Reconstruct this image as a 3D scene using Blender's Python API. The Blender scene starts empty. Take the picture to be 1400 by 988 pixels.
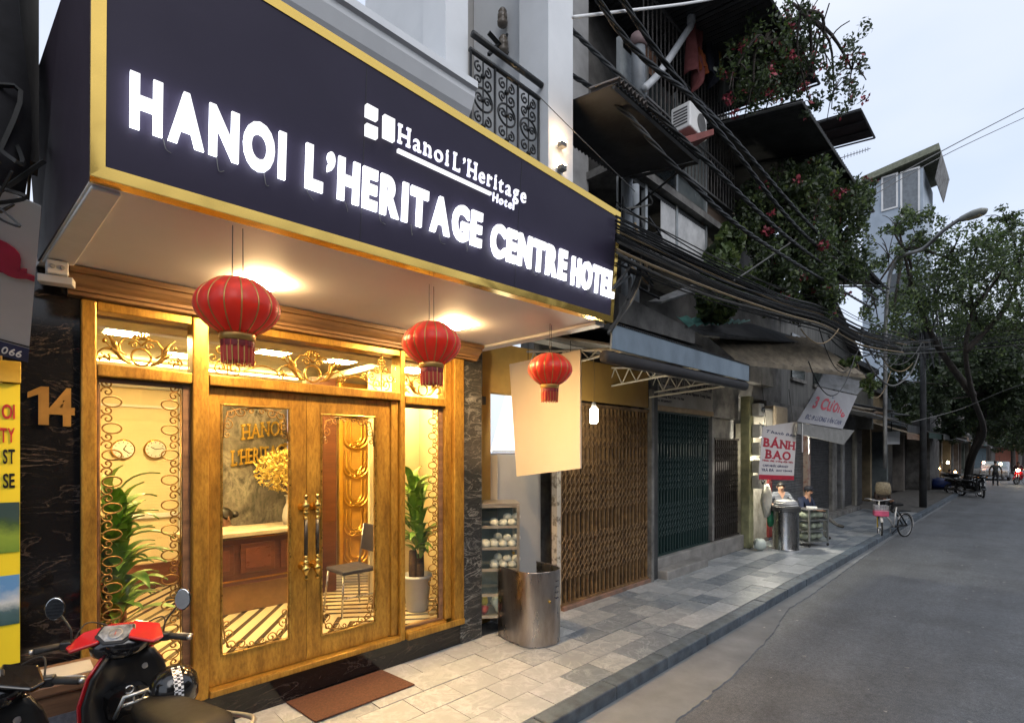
import bpy, math, random
import numpy as np
from mathutils import Vector, Matrix, noise as mnoise
random.seed(7); rng = np.random.default_rng(7)
R = math.radians
scene = bpy.context.scene
COL = scene.collection
# ------------------------------------------------------------------ camera (street runs along +X, facades look to -Y)
TH = R(45.4); CT, ST = math.cos(TH), math.sin(TH); EYE = 2.05
cam_d = bpy.data.cameras.new('camera'); cam = bpy.data.objects.new('camera', cam_d); COL.objects.link(cam)
cam_d.sensor_width = 36; cam_d.lens = 18; cam_d.shift_y = 124 / 1400; cam_d.clip_start = .05; cam_d.clip_end = 3000
cam.location = (0, 0, EYE); cam.rotation_euler = (R(90), 0, TH - R(90))
scene.camera = cam
# ------------------------------------------------------------------ sky, sun, exposure (overcast dusk)
world = bpy.data.worlds.new('World'); scene.world = world; world.use_nodes = True
wn = world.node_tree.nodes; wl = world.node_tree.links; wn.clear()
SUN_EL, SUN_ROT = R(38), R(205)
sky = wn.new('ShaderNodeTexSky'); sky.sky_type = 'NISHITA'; sky.sun_disc = False
sky.sun_elevation = SUN_EL; sky.sun_rotation = SUN_ROT; sky.air_density = 1.0; sky.dust_density = 2.2; sky.ozone_density = 1.6
wtc = wn.new('ShaderNodeTexCoord'); wno = wn.new('ShaderNodeTexNoise'); wno.inputs['Scale'].default_value = 1.6; wno.inputs['Detail'].default_value = 4
wmp = wn.new('ShaderNodeMapping'); wmp.inputs['Scale'].default_value = (1, 1, 2.6)
wl.new(wtc.outputs['Generated'], wmp.inputs['Vector']); wl.new(wmp.outputs[0], wno.inputs['Vector'])
wrp = wn.new('ShaderNodeValToRGB'); wrp.color_ramp.elements[0].position = .25; wrp.color_ramp.elements[1].position = .75
wrp.color_ramp.elements[0].color = (5.2, 6.0, 7.6, 1); wrp.color_ramp.elements[1].color = (7.4, 7.6, 8.0, 1)
wl.new(wno.outputs['Fac'], wrp.inputs['Fac'])
wmx = wn.new('ShaderNodeMix'); wmx.data_type = 'RGBA'; wmx.inputs[0].default_value = .8
wl.new(sky.outputs[0], wmx.inputs[6]); wl.new(wrp.outputs[0], wmx.inputs[7])
wbg = wn.new('ShaderNodeBackground'); wbg.inputs['Strength'].default_value = .102
wl.new(wmx.outputs[2], wbg.inputs['Color'])
wo = wn.new('ShaderNodeOutputWorld'); wl.new(wbg.outputs[0], wo.inputs['Surface'])
sd = bpy.data.lights.new('sun', 'SUN'); sd.energy = .6; sd.angle = R(40); sd.color = (1, .96, .92)
sun = bpy.data.objects.new('sun', sd); COL.objects.link(sun)
# direction towards the sun: behind the camera, over the far side of the street
sv = Vector((math.sin(SUN_ROT) * math.cos(SUN_EL), math.cos(SUN_ROT) * math.cos(SUN_EL), math.sin(SUN_EL)))
sun.rotation_euler = sv.to_track_quat('Z', 'Y').to_euler(); sun.location = sv * 40
vs = scene.view_settings; vs.view_transform = 'Standard'; vs.look = 'None'; vs.exposure = 0.62; vs.gamma = 1
scene.render.engine = 'CYCLES'
cy = scene.cycles; cy.use_denoising = True; cy.max_bounces = 7; cy.diffuse_bounces = 4; cy.glossy_bounces = 4; cy.transparent_max_bounces = 16
cy.sample_clamp_indirect = 4; cy.caustics_reflective = False; cy.caustics_refractive = False; cy.use_adaptive_sampling = True; cy.adaptive_threshold = .02
scene.render.film_transparent = False

# ------------------------------------------------------------------ helpers
def at(px, py, X=None, Y=None, Z=None, D=None):
    l = (px - 700) / 700; u = (618 - py) / 700
    dx = CT + l * ST; dy = ST - l * CT
    t = X / dx if X is not None else Y / dy if Y is not None else (Z - EYE) / u if Z is not None else D
    return Vector((dx * t, dy * t, EYE + u * t))

def link(o): COL.objects.link(o); return o
def tag(o, label=None, cat=None, group=None, kind=None):
    if label: o['label'] = label
    if cat: o['category'] = cat
    if group: o['group'] = group
    if kind: o['kind'] = kind
    return o
def thing(name, label, cat, loc=(0, 0, 0), rz=0, group=None):
    o = link(bpy.data.objects.new(name, None)); o.location = loc; o.rotation_euler = (0, 0, rz); o.empty_display_size = .1
    return tag(o, label, cat, group)
def worldm(p):
    if p is None: return Matrix()
    if p.type == 'EMPTY': return Matrix.LocRotScale(p.location, p.rotation_euler, p.scale)
    return Matrix()
def adopt(o, parent):
    if parent is not None:
        o.parent = parent; o.matrix_parent_inverse = worldm(parent).inverted()
    return o
def copy_tree(o, parent=None):
    c = link(o.copy()); c.parent = parent
    if parent is not None: c.matrix_parent_inverse = o.matrix_parent_inverse.copy()
    for ch in o.children: copy_tree(ch, c)
    return c

class MB:
    def __init__(s): s.v = []; s.f = []; s.m = []
    def add(s, vs_, fs, m=0):
        b = len(s.v); s.v += [tuple(p) for p in vs_]; s.f += [tuple(i + b for i in f) for f in fs]; s.m += [m] * len(fs); return s
    def box(s, c, d, rz=0, m=0, rot=None):
        cx, cy_, cz = c; hx, hy, hz = d[0] / 2, d[1] / 2, d[2] / 2
        mt = rot if rot is not None else Matrix.Rotation(rz, 3, 'Z')
        pts = [mt @ Vector((x, y, z)) + Vector(c) for z in (-hz, hz) for (x, y) in ((-hx, -hy), (hx, -hy), (hx, hy), (-hx, hy))]
        return s.add(pts, [(3, 2, 1, 0), (4, 5, 6, 7), (0, 1, 5, 4), (1, 2, 6, 5), (2, 3, 7, 6), (3, 0, 4, 7)], m)
    def bb(s, x0, x1, y0, y1, z0, z1, m=0): return s.box(((x0 + x1) / 2, (y0 + y1) / 2, (z0 + z1) / 2), (x1 - x0, y1 - y0, z1 - z0), 0, m)
    def slab(s, pts, th, m=0, n=None):           # planar polygon given a thickness along its normal
        P = [Vector(p) for p in pts]
        if n is None:
            n = Vector((0, 0, 0))
            for i in range(len(P)): n += (P[i] - P[0]).cross(P[(i + 1) % len(P)] - P[0])
            n.normalize()
        else: n = Vector(n).normalized()
        k = len(P); Q = [p + n * th for p in P]
        fs = [tuple(range(k - 1, -1, -1)), tuple(range(k, 2 * k))] + [(i, (i + 1) % k, k + (i + 1) % k, k + i) for i in range(k)]
        return s.add(P + Q, fs, m)
    def tube(s, pts, r, n=6, closed=False, m=0, caps=True):
        P = [Vector(p) for p in pts]; k = len(P); vs_ = []; fs = []; up = None
        for i, p in enumerate(P):
            if closed: t = P[(i + 1) % k] - P[i - 1]
            else: t = P[min(i + 1, k - 1)] - P[max(i - 1, 0)]
            if t.length < 1e-9: t = Vector((0, 0, 1))
            t.normalize()
            if up is None:
                up = Vector((0, 0, 1)) if abs(t.z) < .9 else Vector((1, 0, 0))
            a = t.cross(up)
            if a.length < 1e-6: a = t.orthogonal()
            a.normalize(); b = t.cross(a).normalized(); up = -b if False else a.cross(t).normalized()
            rr = r[i] if hasattr(r, '__len__') else r
            for j in range(n):
                q = 2 * math.pi * j / n
                vs_.append(p + a * (math.cos(q) * rr) + up * (math.sin(q) * rr))
        kk = k if closed else k - 1
        for i in range(kk):
            i2 = (i + 1) % k
            for j in range(n): fs.append((i * n + j, i * n + (j + 1) % n, i2 * n + (j + 1) % n, i2 * n + j))
        if caps and not closed: fs += [tuple(range(n - 1, -1, -1)), tuple(range((k - 1) * n, k * n))]
        return s.add(vs_, fs, m)
    def lathe(s, prof, n=16, c=(0, 0, 0), m=0, mt=None, caps=True):
        vs_ = []; fs = []; c = Vector(c)
        for (r, z) in prof:
            for j in range(n):
                q = 2 * math.pi * j / n; p = Vector((r * math.cos(q), r * math.sin(q), z))
                vs_.append((mt @ p if mt is not None else p) + c)
        for i in range(len(prof) - 1):
            for j in range(n): fs.append((i * n + j, i * n + (j + 1) % n, (i + 1) * n + (j + 1) % n, (i + 1) * n + j))
        if caps: fs += [tuple(range(n - 1, -1, -1)), tuple(range((len(prof) - 1) * n, len(prof) * n))]
        return s.add(vs_, fs, m)
    def loft(s, rings, m=0, caps=True):          # rings: equal-length point loops
        n = len(rings[0]); vs_ = [p for r_ in rings for p in r_]; fs = []
        for i in range(len(rings) - 1):
            for j in range(n): fs.append((i * n + j, i * n + (j + 1) % n, (i + 1) * n + (j + 1) % n, (i + 1) * n + j))
        if caps: fs += [tuple(range(n - 1, -1, -1)), tuple(range((len(rings) - 1) * n, len(rings) * n))]
        return s.add(vs_, fs, m)
    def build(s, name, mat, parent=None, smooth=False, bevel=0, seg=2, sub=0):
        me = bpy.data.meshes.new(name); me.from_pydata(s.v, [], s.f)
        for mm in (mat if isinstance(mat, (list, tuple)) else [mat]): me.materials.append(mm)
        if any(s.m): me.polygons.foreach_set('material_index', s.m)
        if smooth: me.polygons.foreach_set('use_smooth', [True] * len(s.f))
        me.update()
        o = link(bpy.data.objects.new(name, me))
        if bevel:
            b = o.modifiers.new('bevel', 'BEVEL'); b.width = bevel; b.segments = seg; b.limit_method = 'ANGLE'; b.angle_limit = R(40)
        if sub:
            q = o.modifiers.new('sub', 'SUBSURF'); q.levels = sub; q.render_levels = sub
        return adopt(o, parent)
def share(src, name, parent, loc=(0, 0, 0), rot=(0, 0, 0), scale=(1, 1, 1)):     # a further piece sharing mesh data
    o = link(bpy.data.objects.new(name, src.data)); o.location = loc; o.rotation_euler = rot; o.scale = scale
    return adopt(o, parent)
def quads(name, V, mat, parent=None, mi=None):   # V: (N,4,3) array of leaf faces
    V = np.asarray(V, dtype=np.float32); n = len(V); me = bpy.data.meshes.new(name)
    me.vertices.add(n * 4); me.vertices.foreach_set('co', V.reshape(-1))
    me.loops.add(n * 4); me.loops.foreach_set('vertex_index', np.arange(n * 4, dtype=np.int32))
    me.polygons.add(n); me.polygons.foreach_set('loop_start', np.arange(0, n * 4, 4, dtype=np.int32))
    for mm in (mat if isinstance(mat, (list, tuple)) else [mat]): me.materials.append(mm)
    if mi is not None: me.polygons.foreach_set('material_index', np.asarray(mi, dtype=np.int32))
    me.update(calc_edges=True)
    return adopt(link(bpy.data.objects.new(name, me)), parent)
def crv(pts, n=8):                               # Catmull-Rom through points
    P = [Vector(p) for p in pts]; out = []
    for i in range(len(P) - 1):
        p0, p1, p2, p3 = P[max(i - 1, 0)], P[i], P[i + 1], P[min(i + 2, len(P) - 1)]
        for j in range(n):
            t = j / n
            out.append(.5 * ((2 * p1) + (p2 - p0) * t + (2 * p0 - 5 * p1 + 4 * p2 - p3) * t * t + (3 * p1 - p0 - 3 * p2 + p3) * t ** 3))
    return out + [P[-1]]
def sag(a, b, d, n=14):
    a, b = Vector(a), Vector(b)
    return [a.lerp(b, i / n) - Vector((0, 0, d * 4 * (i / n) * (1 - i / n))) for i in range(n + 1)]

# ------------------------------------------------------------------ materials
def nodes(name):
    m = bpy.data.materials.new(name); m.use_nodes = True; nt = m.node_tree
    return m, nt, nt.nodes['Principled BSDF'], nt.nodes['Material Output']
def vec(nt, scale=(1, 1, 1)):
    tc = nt.nodes.new('ShaderNodeTexCoord'); oi = nt.nodes.new('ShaderNodeObjectInfo')
    ml = nt.nodes.new('ShaderNodeMath'); ml.operation = 'MULTIPLY'; ml.inputs[1].default_value = 37.0
    nt.links.new(oi.outputs['Random'], ml.inputs[0])
    mp = nt.nodes.new('ShaderNodeMapping'); mp.inputs['Scale'].default_value = scale
    nt.links.new(tc.outputs['Object'], mp.inputs['Vector']); nt.links.new(ml.outputs[0], mp.inputs['Location'])
    return mp.outputs[0], oi
def noise(nt, v, scale, detail=4, rough=.55, dist=0):
    n = nt.nodes.new('ShaderNodeTexNoise'); n.inputs['Scale'].default_value = scale; n.inputs['Detail'].default_value = detail
    n.inputs['Roughness'].default_value = rough; n.inputs['Distortion'].default_value = dist
    nt.links.new(v, n.inputs['Vector']); return n.outputs['Fac']
def ramp(nt, f, stops):
    r = nt.nodes.new('ShaderNodeValToRGB'); e = r.color_ramp.elements
    while len(e) < len(stops): e.new(.5)
    for i, (p, c_) in enumerate(stops): e[i].position = p; e[i].color = (*c_, 1) if len(c_) == 3 else c_
    nt.links.new(f, r.inputs['Fac']); return r.outputs['Color']
def mixc(nt, f, a, b, mode='MIX'):
    x = nt.nodes.new('ShaderNodeMix'); x.data_type = 'RGBA'; x.blend_type = mode
    for i, k in ((0, f), (6, a), (7, b)):
        if hasattr(k, 'is_output') or hasattr(k, 'links'): nt.links.new(k, x.inputs[i])
        else: x.inputs[i].default_value = k if i == 0 else ((*k, 1) if len(k) == 3 else k)
    return x.outputs[2]
def bumpn(nt, h, st, dist=.01):
    b = nt.nodes.new('ShaderNodeBump'); b.inputs['Strength'].default_value = st; b.inputs['Distance'].default_value = dist
    nt.links.new(h, b.inputs['Height']); return b.outputs[0]
def M(name, c, rough=.6, metal=0, c2=None, scale=6, lo=.35, hi=.65, bump=0, bscale=60, bdist=.004, rnd=0, rvar=.1, spec=.5, stretch=(1, 1, 1), coat=0, sheen=0, sss=0):
    m, nt, p, o = nodes(name); v, oi = vec(nt, stretch)
    if c2 is None: c2 = tuple(x * .72 for x in c)
    n1 = noise(nt, v, scale, 6, .62)
    col = ramp(nt, n1, [(lo, c2), (hi, c)])
    if rnd:
        mr = nt.nodes.new('ShaderNodeMapRange'); mr.inputs[3].default_value = 1 - rnd; mr.inputs[4].default_value = 1 + rnd
        nt.links.new(oi.outputs['Random'], mr.inputs[0])
        vm = nt.nodes.new('ShaderNodeVectorMath'); vm.operation = 'SCALE'; nt.links.new(col, vm.inputs[0]); nt.links.new(mr.outputs[0], vm.inputs['Scale']); col = vm.outputs[0]
    nt.links.new(col, p.inputs['Base Color'])
    p.inputs['Metallic'].default_value = metal; p.inputs['Specular IOR Level'].default_value = spec
    if rvar:
        mr = nt.nodes.new('ShaderNodeMapRange'); mr.inputs[3].default_value = max(rough - rvar, .02); mr.inputs[4].default_value = min(rough + rvar, 1)
        nt.links.new(noise(nt, v, scale * 2.3, 4), mr.inputs[0]); nt.links.new(mr.outputs[0], p.inputs['Roughness'])
    else: p.inputs['Roughness'].default_value = rough
    if bump: nt.links.new(bumpn(nt, noise(nt, v, bscale, 5), bump, bdist), p.inputs['Normal'])
    p.inputs['Coat Weight'].default_value = coat
    if sheen: p.inputs['Sheen Weight'].default_value = sheen
    if sss: p.inputs['Subsurface Weight'].default_value = sss; p.inputs['Subsurface Radius'].default_value = (.02, .008, .004)
    return m
def EM(name, c, s):
    m, nt, p, o = nodes(name); e = nt.nodes.new('ShaderNodeEmission'); e.inputs[0].default_value = (*c, 1); e.inputs[1].default_value = s
    nt.links.new(e.outputs[0], o.inputs[0]); return m
def GLASS(name, tint=(1, 1, 1), refl=1.0, rough=0.0, ior=1.5):
    m, nt, p, o = nodes(name); nt.nodes.remove(p)
    t = nt.nodes.new('ShaderNodeBsdfTransparent'); t.inputs[0].default_value = (*tint, 1)
    g = nt.nodes.new('ShaderNodeBsdfGlossy'); g.inputs['Roughness'].default_value = rough; g.inputs[0].default_value = (refl, refl, refl, 1)
    lw = nt.nodes.new('ShaderNodeLayerWeight'); pw = nt.nodes.new('ShaderNodeMath'); pw.operation = 'POWER'; pw.inputs[1].default_value = 5; nt.links.new(lw.outputs['Facing'], pw.inputs[0])
    f = nt.nodes.new('ShaderNodeMath'); f.operation = 'MULTIPLY_ADD'; f.inputs[1].default_value = .9; f.inputs[2].default_value = .045; nt.links.new(pw.outputs[0], f.inputs[0]); x = nt.nodes.new('ShaderNodeMixShader')
    nt.links.new(f.outputs[0], x.inputs[0]); nt.links.new(t.outputs[0], x.inputs[1]); nt.links.new(g.outputs[0], x.inputs[2]); nt.links.new(x.outputs[0], o.inputs[0]); return m
def MARBLE(name, base, vein, scale=2.2, rough=.12, thin=.035, rot=(0, .6, 0), stretch=(1, 1, 1)):
    m, nt, p, o = nodes(name); v, oi = vec(nt, stretch)
    mp = nt.nodes.new('ShaderNodeMapping'); mp.inputs['Rotation'].default_value = rot; mp.inputs['Scale'].default_value = (1, 1, 2.6); nt.links.new(v, mp.inputs[0]); v = mp.outputs[0]
    n = noise(nt, v, scale, 7, .6, 1.6); n2 = noise(nt, v, scale * 3.1, 6, .65, 1.0); n3 = noise(nt, v, scale * .9, 3)
    a = ramp(nt, n, [(.5 - thin, (0, 0, 0)), (.5, (1, 1, 1)), (.5 + thin, (0, 0, 0))])
    b = ramp(nt, n2, [(.5 - thin * .5, (0, 0, 0)), (.5, (.45, .45, .45)), (.5 + thin * .5, (0, 0, 0))])
    k = mixc(nt, 1.0, a, b, 'ADD'); k = mixc(nt, 1.0, k, ramp(nt, n3, [(.35, (.05, .05, .05)), (.7, (1, 1, 1))]), 'MULTIPLY')
    nt.links.new(mixc(nt, k, base, vein), p.inputs['Base Color']); p.inputs['Roughness'].default_value = rough; return m
# ------------------------------------------------------------------ palette
def asphalt():
    m, nt, p, o = nodes('asphalt'); v, oi = vec(nt)
    big = ramp(nt, noise(nt, v, .5, 6, .65), [(.3, (.12, .127, .134)), (.7, (.172, .18, .187))])
    fine = ramp(nt, noise(nt, v, 140, 3, .7), [(.3, (.4, .4, .4)), (.5, (.95, .95, .95)), (.66, (1.5, 1.5, 1.5)), (.75, (2.4, 2.4, 2.3))])
    st = ramp(nt, noise(nt, v, .9, 7, .75, .3), [(.33, (.72, .7, .68)), (.55, (1, 1, 1))])
    mid = ramp(nt, noise(nt, v, 22, 4, .75), [(.3, (.72, .72, .72)), (.5, (1, 1, 1)), (.7, (1.25, 1.25, 1.25))])
    mp2 = nt.nodes.new('ShaderNodeMapping'); mp2.inputs['Scale'].default_value = (.12, 1, 1); nt.links.new(v, mp2.inputs[0]); big = mixc(nt, 1.0, big, ramp(nt, noise(nt, mp2.outputs[0], 1.6, 5, .6), [(.35, (.82, .82, .82)), (.65, (1.12, 1.12, 1.12))]), 'MULTIPLY')
    c = mixc(nt, 1.0, mixc(nt, 1.0, mixc(nt, 1.0, big, fine, 'MULTIPLY'), st, 'MULTIPLY'), mid, 'MULTIPLY')
    nt.links.new(c, p.inputs['Base Color']); p.inputs['Roughness'].default_value = .62
    nt.links.new(bumpn(nt, noise(nt, v, 110, 4, .7), .6, .006), p.inputs['Normal']); return m
ASPH = asphalt()
CONC = M('concrete', (.3, .29, .275), .8, c2=(.15, .145, .14), scale=3, bump=.4, bscale=70, lo=.3, hi=.7)
CONC_D = M('sooty_concrete', (.2, .195, .185), .85, c2=(.07, .068, .065), scale=3.5, bump=.5, bscale=40)
KERB = M('kerb_granite', (.12, .15, .18), .55, c2=(.06, .075, .092), scale=9, bump=.3, bscale=160, rnd=.18)
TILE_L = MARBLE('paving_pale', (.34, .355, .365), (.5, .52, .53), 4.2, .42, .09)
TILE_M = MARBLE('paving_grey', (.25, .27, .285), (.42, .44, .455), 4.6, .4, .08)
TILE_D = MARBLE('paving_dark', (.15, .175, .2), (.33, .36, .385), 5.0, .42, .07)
GROUT = M('grout', (.13, .125, .115), .9, c2=(.06, .058, .055), scale=6)
MBLK = MARBLE('black_marble', (.007, .007, .008), (.13, .1, .085), 1.5, .1, .011, (0, .75, 0))
MBLK2 = MARBLE('dark_veined_marble', (.028, .031, .033), (.3, .31, .31), 2.6, .14, .03, (0, .95, 0))
def gildwood():
    m, nt, p, o = nodes('gilded_wood'); v, oi = vec(nt)
    v, oi = vec(nt, (1.6, 1.6, .45)); n = noise(nt, v, 4.5, 6, .6, .3); n2 = noise(nt, v, 34, 5, .7)
    c = ramp(nt, n, [(.2, (.15, .075, .015)), (.48, (.4, .225, .04)), (.8, (.6, .37, .07))])
    c = mixc(nt, 1.0, c, ramp(nt, n2, [(.3, (.6, .55, .5)), (.6, (1.1, 1.08, 1.05))]), 'MULTIPLY')
    nt.links.new(c, p.inputs['Base Color']); p.inputs['Metallic'].default_value = .5; p.inputs['Roughness'].default_value = .36
    nt.links.new(bumpn(nt, n2, .25, .004), p.inputs['Normal']); return m
GILD = gildwood()
GOLD = M('gold_scroll', (.62, .4, .1), .3, .85, c2=(.3, .17, .04), scale=20)
BRONZE = M('bronze_scroll', (.34, .2, .06), .4, .8, c2=(.16, .09, .03), scale=20)
def mirror_gold():
    m, nt, p, o = nodes('mirror_gold'); v, oi = vec(nt)
    p.inputs['Base Color'].default_value = (.78, .52, .13, 1); p.inputs['Metallic'].default_value = .9; p.inputs['Roughness'].default_value = .17
    nt.links.new(bumpn(nt, noise(nt, v, 2.2, 2, .45, .6), .22, .05), p.inputs['Normal']); return m
MGOLD = mirror_gold()
BRASS = M('polished_brass', (.8, .52, .14), .14, 1, c2=(.6, .36, .08), scale=9)
SIGNP = M('aubergine_panel', (.03, .024, .048), .5, c2=(.024, .019, .04), scale=1.5, rvar=.08, spec=.25)
SIGNS = M('aubergine_side', (.036, .026, .042), .5, c2=(.026, .02, .032), scale=1.2)
SOFF = M('soffit_paint', (.84, .8, .77), .6, c2=(.8, .76, .73), scale=1.2, rvar=.05)
WHITE = M('white_render', (.76, .78, .8), .6, c2=(.68, .7, .72), scale=1.6, bump=.06, bscale=40)
WHITE2 = M('white_paint', (.78, .78, .77), .5, c2=(.7, .7, .69), scale=4)
CREAM = M('cream_paint', (.78, .66, .42), .6, c2=(.74, .62, .38), scale=1.5)
CREAM2 = M('cream_board', (.84, .72, .55), .55, c2=(.8, .67, .5), scale=1.0, rvar=.05)
OCHRE = M('ochre_render', (.5, .31, .07), .75, c2=(.36, .21, .05), scale=2.5, bump=.2, bscale=30)
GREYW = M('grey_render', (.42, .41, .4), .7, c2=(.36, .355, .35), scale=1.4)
IRON = M('wrought_iron', (.018, .02, .022), .4, .3, scale=10)
STEEL = M('steel', (.55, .55, .54), .28, 1, c2=(.42, .42, .42), scale=7, stretch=(1, 1, .2))
STEEL_W = M('worn_steel', (.54, .5, .47), .3, 1, c2=(.3, .25, .22), scale=5, stretch=(1, 1, .25), rvar=.14)
ALU = M('aluminium', (.6, .6, .6), .4, .9, scale=8)
BLACKP = M('black_plastic', (.012, .012, .013), .35, scale=8)
BLACKG = M('black_gloss', (.01, .01, .011), .14, scale=3, coat=.6)
RUBBER = M('black_rubber', (.02, .02, .02), .8, scale=20)
REDP = M('red_paint', (.42, .012, .02), .18, c2=(.36, .01, .016), scale=3, coat=.8, rvar=.04)
VINYL = M('black_vinyl', (.011, .0105, .011), .55, scale=10, bump=.15, bscale=240, spec=.18)
DWOOD = M('dark_wood', (.13, .045, .02), .35, c2=(.07, .024, .012), scale=4, stretch=(.4, 1, 3))
BROWNW = M('brown_wood', (.2, .11, .06), .5, c2=(.09, .05, .028), scale=5, stretch=(.4, 1, 3), bump=.2)
COIR = M('coir_mat', (.15, .062, .032), .95, c2=(.07, .03, .017), scale=60, bump=1.0, bscale=260, bdist=.01, lo=.3, hi=.7)
GLAZE = GLASS('window_glass', (.97, .98, .97), .9)
CABGL = GLASS('cabinet_glass', (.95, .975, .96), .8)
DGLASS = M('dark_glazing', (.035, .042, .045), .08, c2=(.02, .025, .027), scale=1.5, rvar=.03, spec=.8)
BLUEGL = M('sky_blue_glazing', (.05, .16, .24), .06, c2=(.04, .13, .2), scale=1.5, rvar=.02, spec=.9)
def leafmat(n, c, c2):
    m = M('leaf_' + n, c, .5, c2=c2, scale=3, rvar=.1); nt = m.node_tree; p = nt.nodes['Principled BSDF']; o = nt.nodes['Material Output']
    t = nt.nodes.new('ShaderNodeBsdfTranslucent'); t.inputs[0].default_value = (c[0] * 1.3, c[1] * 1.3, c[2], 1); x = nt.nodes.new('ShaderNodeMixShader'); x.inputs[0].default_value = .3
    nt.links.new(p.outputs[0], x.inputs[1]); nt.links.new(t.outputs[0], x.inputs[2]); nt.links.new(x.outputs[0], o.inputs[0]); return m
LEAF = [leafmat(*a) for a in (('mid', (.1, .15, .05), (.055, .085, .03)), ('dark', (.055, .08, .042), (.035, .05, .027)), ('pale', (.17, .22, .08), (.1, .14, .05)))]
FLOWER = M('red_blossom', (.36, .045, .07), .6, c2=(.2, .03, .045), scale=8)
BARK = M('bark', (.06, .05, .042), .9, c2=(.025, .021, .018), scale=14, bump=.8, bscale=40, bdist=.02)
CABLE = M('cable_black', (.012, .013, .014), .55, scale=10)
CABLE2 = M('cable_grey', (.12, .12, .115), .6, scale=10)
CABLE3 = M('cable_tan', (.3, .22, .12), .6, scale=10)
TIN_D = M('sooty_tin', (.058, .06, .063), .7, .2, c2=(.028, .029, .03), scale=3)
TIN_G = M('grey_tin', (.25, .255, .26), .5, .4, c2=(.11, .11, .11), scale=2.5)
TIN_T = M('tan_tin', (.24, .2, .14), .7, .1, c2=(.11, .09, .065), scale=3, stretch=(1, 3, 1))
TIN_GR = M('green_tin', (.1, .28, .24), .55, .2, c2=(.05, .15, .13), scale=4)
TIN_B = M('blue_fascia', (.2, .26, .32), .55, .1, c2=(.12, .16, .2), scale=3, stretch=(1, 1, .5))
WARM = (1, .62, .22)
L_PANEL = EM('warm_light_panel', (1, .64, .3), 500)
L_ROOM = EM('room_light_panel', (1, .66, .25), 170)
L_LETTER = EM('lit_letter', (.97, .98, 1), 1.15); L_HALO = EM('letter_halo', (.86, .9, 1), 3.4)
L_LOGO = EM('lit_logo', (.97, .97, 1), .95); L_HALO2 = EM('logo_halo', (.75, .75, 1), 1.3)

# ------------------------------------------------------------------ ground, road, kerb, pavement
KY = 2.55; FY = 4.3; RZ = -.13
o = MB().slab([(-900, -900, RZ - .02), (900, -900, RZ - .02), (900, 900, RZ - .02), (-900, 900, RZ - .02)], -.05).build('ground', M('bare_ground', (.12, .11, .1), .9)); tag(o, 'flat city ground reaching the horizon', kind='structure')
mb = MB(); nx, ny = 60, 8
for i in range(nx + 1):
    for j in range(ny + 1):
        x = -12 + 132 * (i / nx) ** 1.5; y = -9 + (KY + 9) * j / ny
        mb.v.append((x, y, RZ + .04 * math.sin(math.pi * j / ny) + .006 * mnoise.noise((x * .6, y * .9, 0))))
for i in range(nx):
    for j in range(ny): a = i * (ny + 1) + j; mb.f.append((a, a + ny + 1, a + ny + 2, a + 1)); mb.m.append(0)
road = mb.build('road', ASPH, smooth=True); tag(road, 'worn grey asphalt street running into the distance', kind='structure')
# gutter strip of cast concrete, with a ragged outer edge
mb = MB(); xs = np.linspace(-3, 30, 700); vs_ = []
for x in xs:
    e = 2.0 + .05 * mnoise.noise((x * .7, 0, 3)) + .02 * mnoise.noise((x * 6, 0, 9)) + .014 * mnoise.noise((x * 17, 0, 4)) + .32 * min(1, max(0, (x - 5.0) / 2.6)) + max(0, (x - 7.6)) * .02
    e = min(e, KY - .06); zz = RZ + .02
    vs_ += [(x, e, RZ - .02), (x, e + .012, zz), (x, KY - .006, zz + .002), (x, KY - .006, RZ - .02)]
fs = []
for i in range(len(xs) - 1):
    for j in range(3): fs.append((i * 4 + j, i * 4 + j + 1, i * 4 + 5 + j, i * 4 + 4 + j)[::-1])
mb.add(vs_, fs); g = mb.build('gutter', M('gutter_concrete', (.23, .24, .245), .8, c2=(.13, .135, .14), scale=2.2, bump=.5, bscale=70, lo=.25, hi=.75)); tag(g, 'cracked pale concrete gutter strip along the kerb', kind='structure')
pave = MB().bb(-3, 120, KY + .01, FY + .6, RZ, -.014).build('pavement', GROUT); tag(pave, 'tiled pavement along the shop fronts', kind='structure')
ks = []
for i in range(34):
    x0 = -1.6 + i * .9
    if i == 0:
        s0 = MB().bb(.003, .894, 0, .165, RZ - .05, .004).build('kerb_stone', KERB, None, bevel=.012); k0 = s0
        k0.parent = pave; k0.location = (x0, KY, 0)
    else:
        ko = share(k0, 'kerb_stone', pave, (x0, KY + random.uniform(-.006, .006), random.uniform(-.004, .004)), (0, 0, random.uniform(-.004, .004)))
        bm = ko.modifiers.new('bevel', 'BEVEL'); bm.width = .012; bm.segments = 2
MB().bb(28.9, 120, KY, KY + .17, RZ, 0).build('kerb_strip', KERB, pave)
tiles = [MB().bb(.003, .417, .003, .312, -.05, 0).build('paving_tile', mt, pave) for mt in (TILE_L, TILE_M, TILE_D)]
nt_ = 0
for r_ in range(5):
    for i in range(54):
        x = -.6 + i * .42 + (r_ % 2) * .21; y = KY + .17 + r_ * .3155
        # mostly pale tiles before the hotel door, more grey and dark tiles further down
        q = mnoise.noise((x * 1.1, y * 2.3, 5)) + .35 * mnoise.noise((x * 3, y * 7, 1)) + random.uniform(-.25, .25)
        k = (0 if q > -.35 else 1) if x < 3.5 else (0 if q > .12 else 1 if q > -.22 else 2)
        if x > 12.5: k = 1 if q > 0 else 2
        sc = (1, 1, 1); zz = random.uniform(-.003, .003)
        if nt_ < 3 and k == nt_: pass
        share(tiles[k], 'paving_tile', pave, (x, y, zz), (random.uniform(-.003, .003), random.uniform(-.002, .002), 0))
for t_ in tiles: bpy.data.objects.remove(t_)

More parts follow.
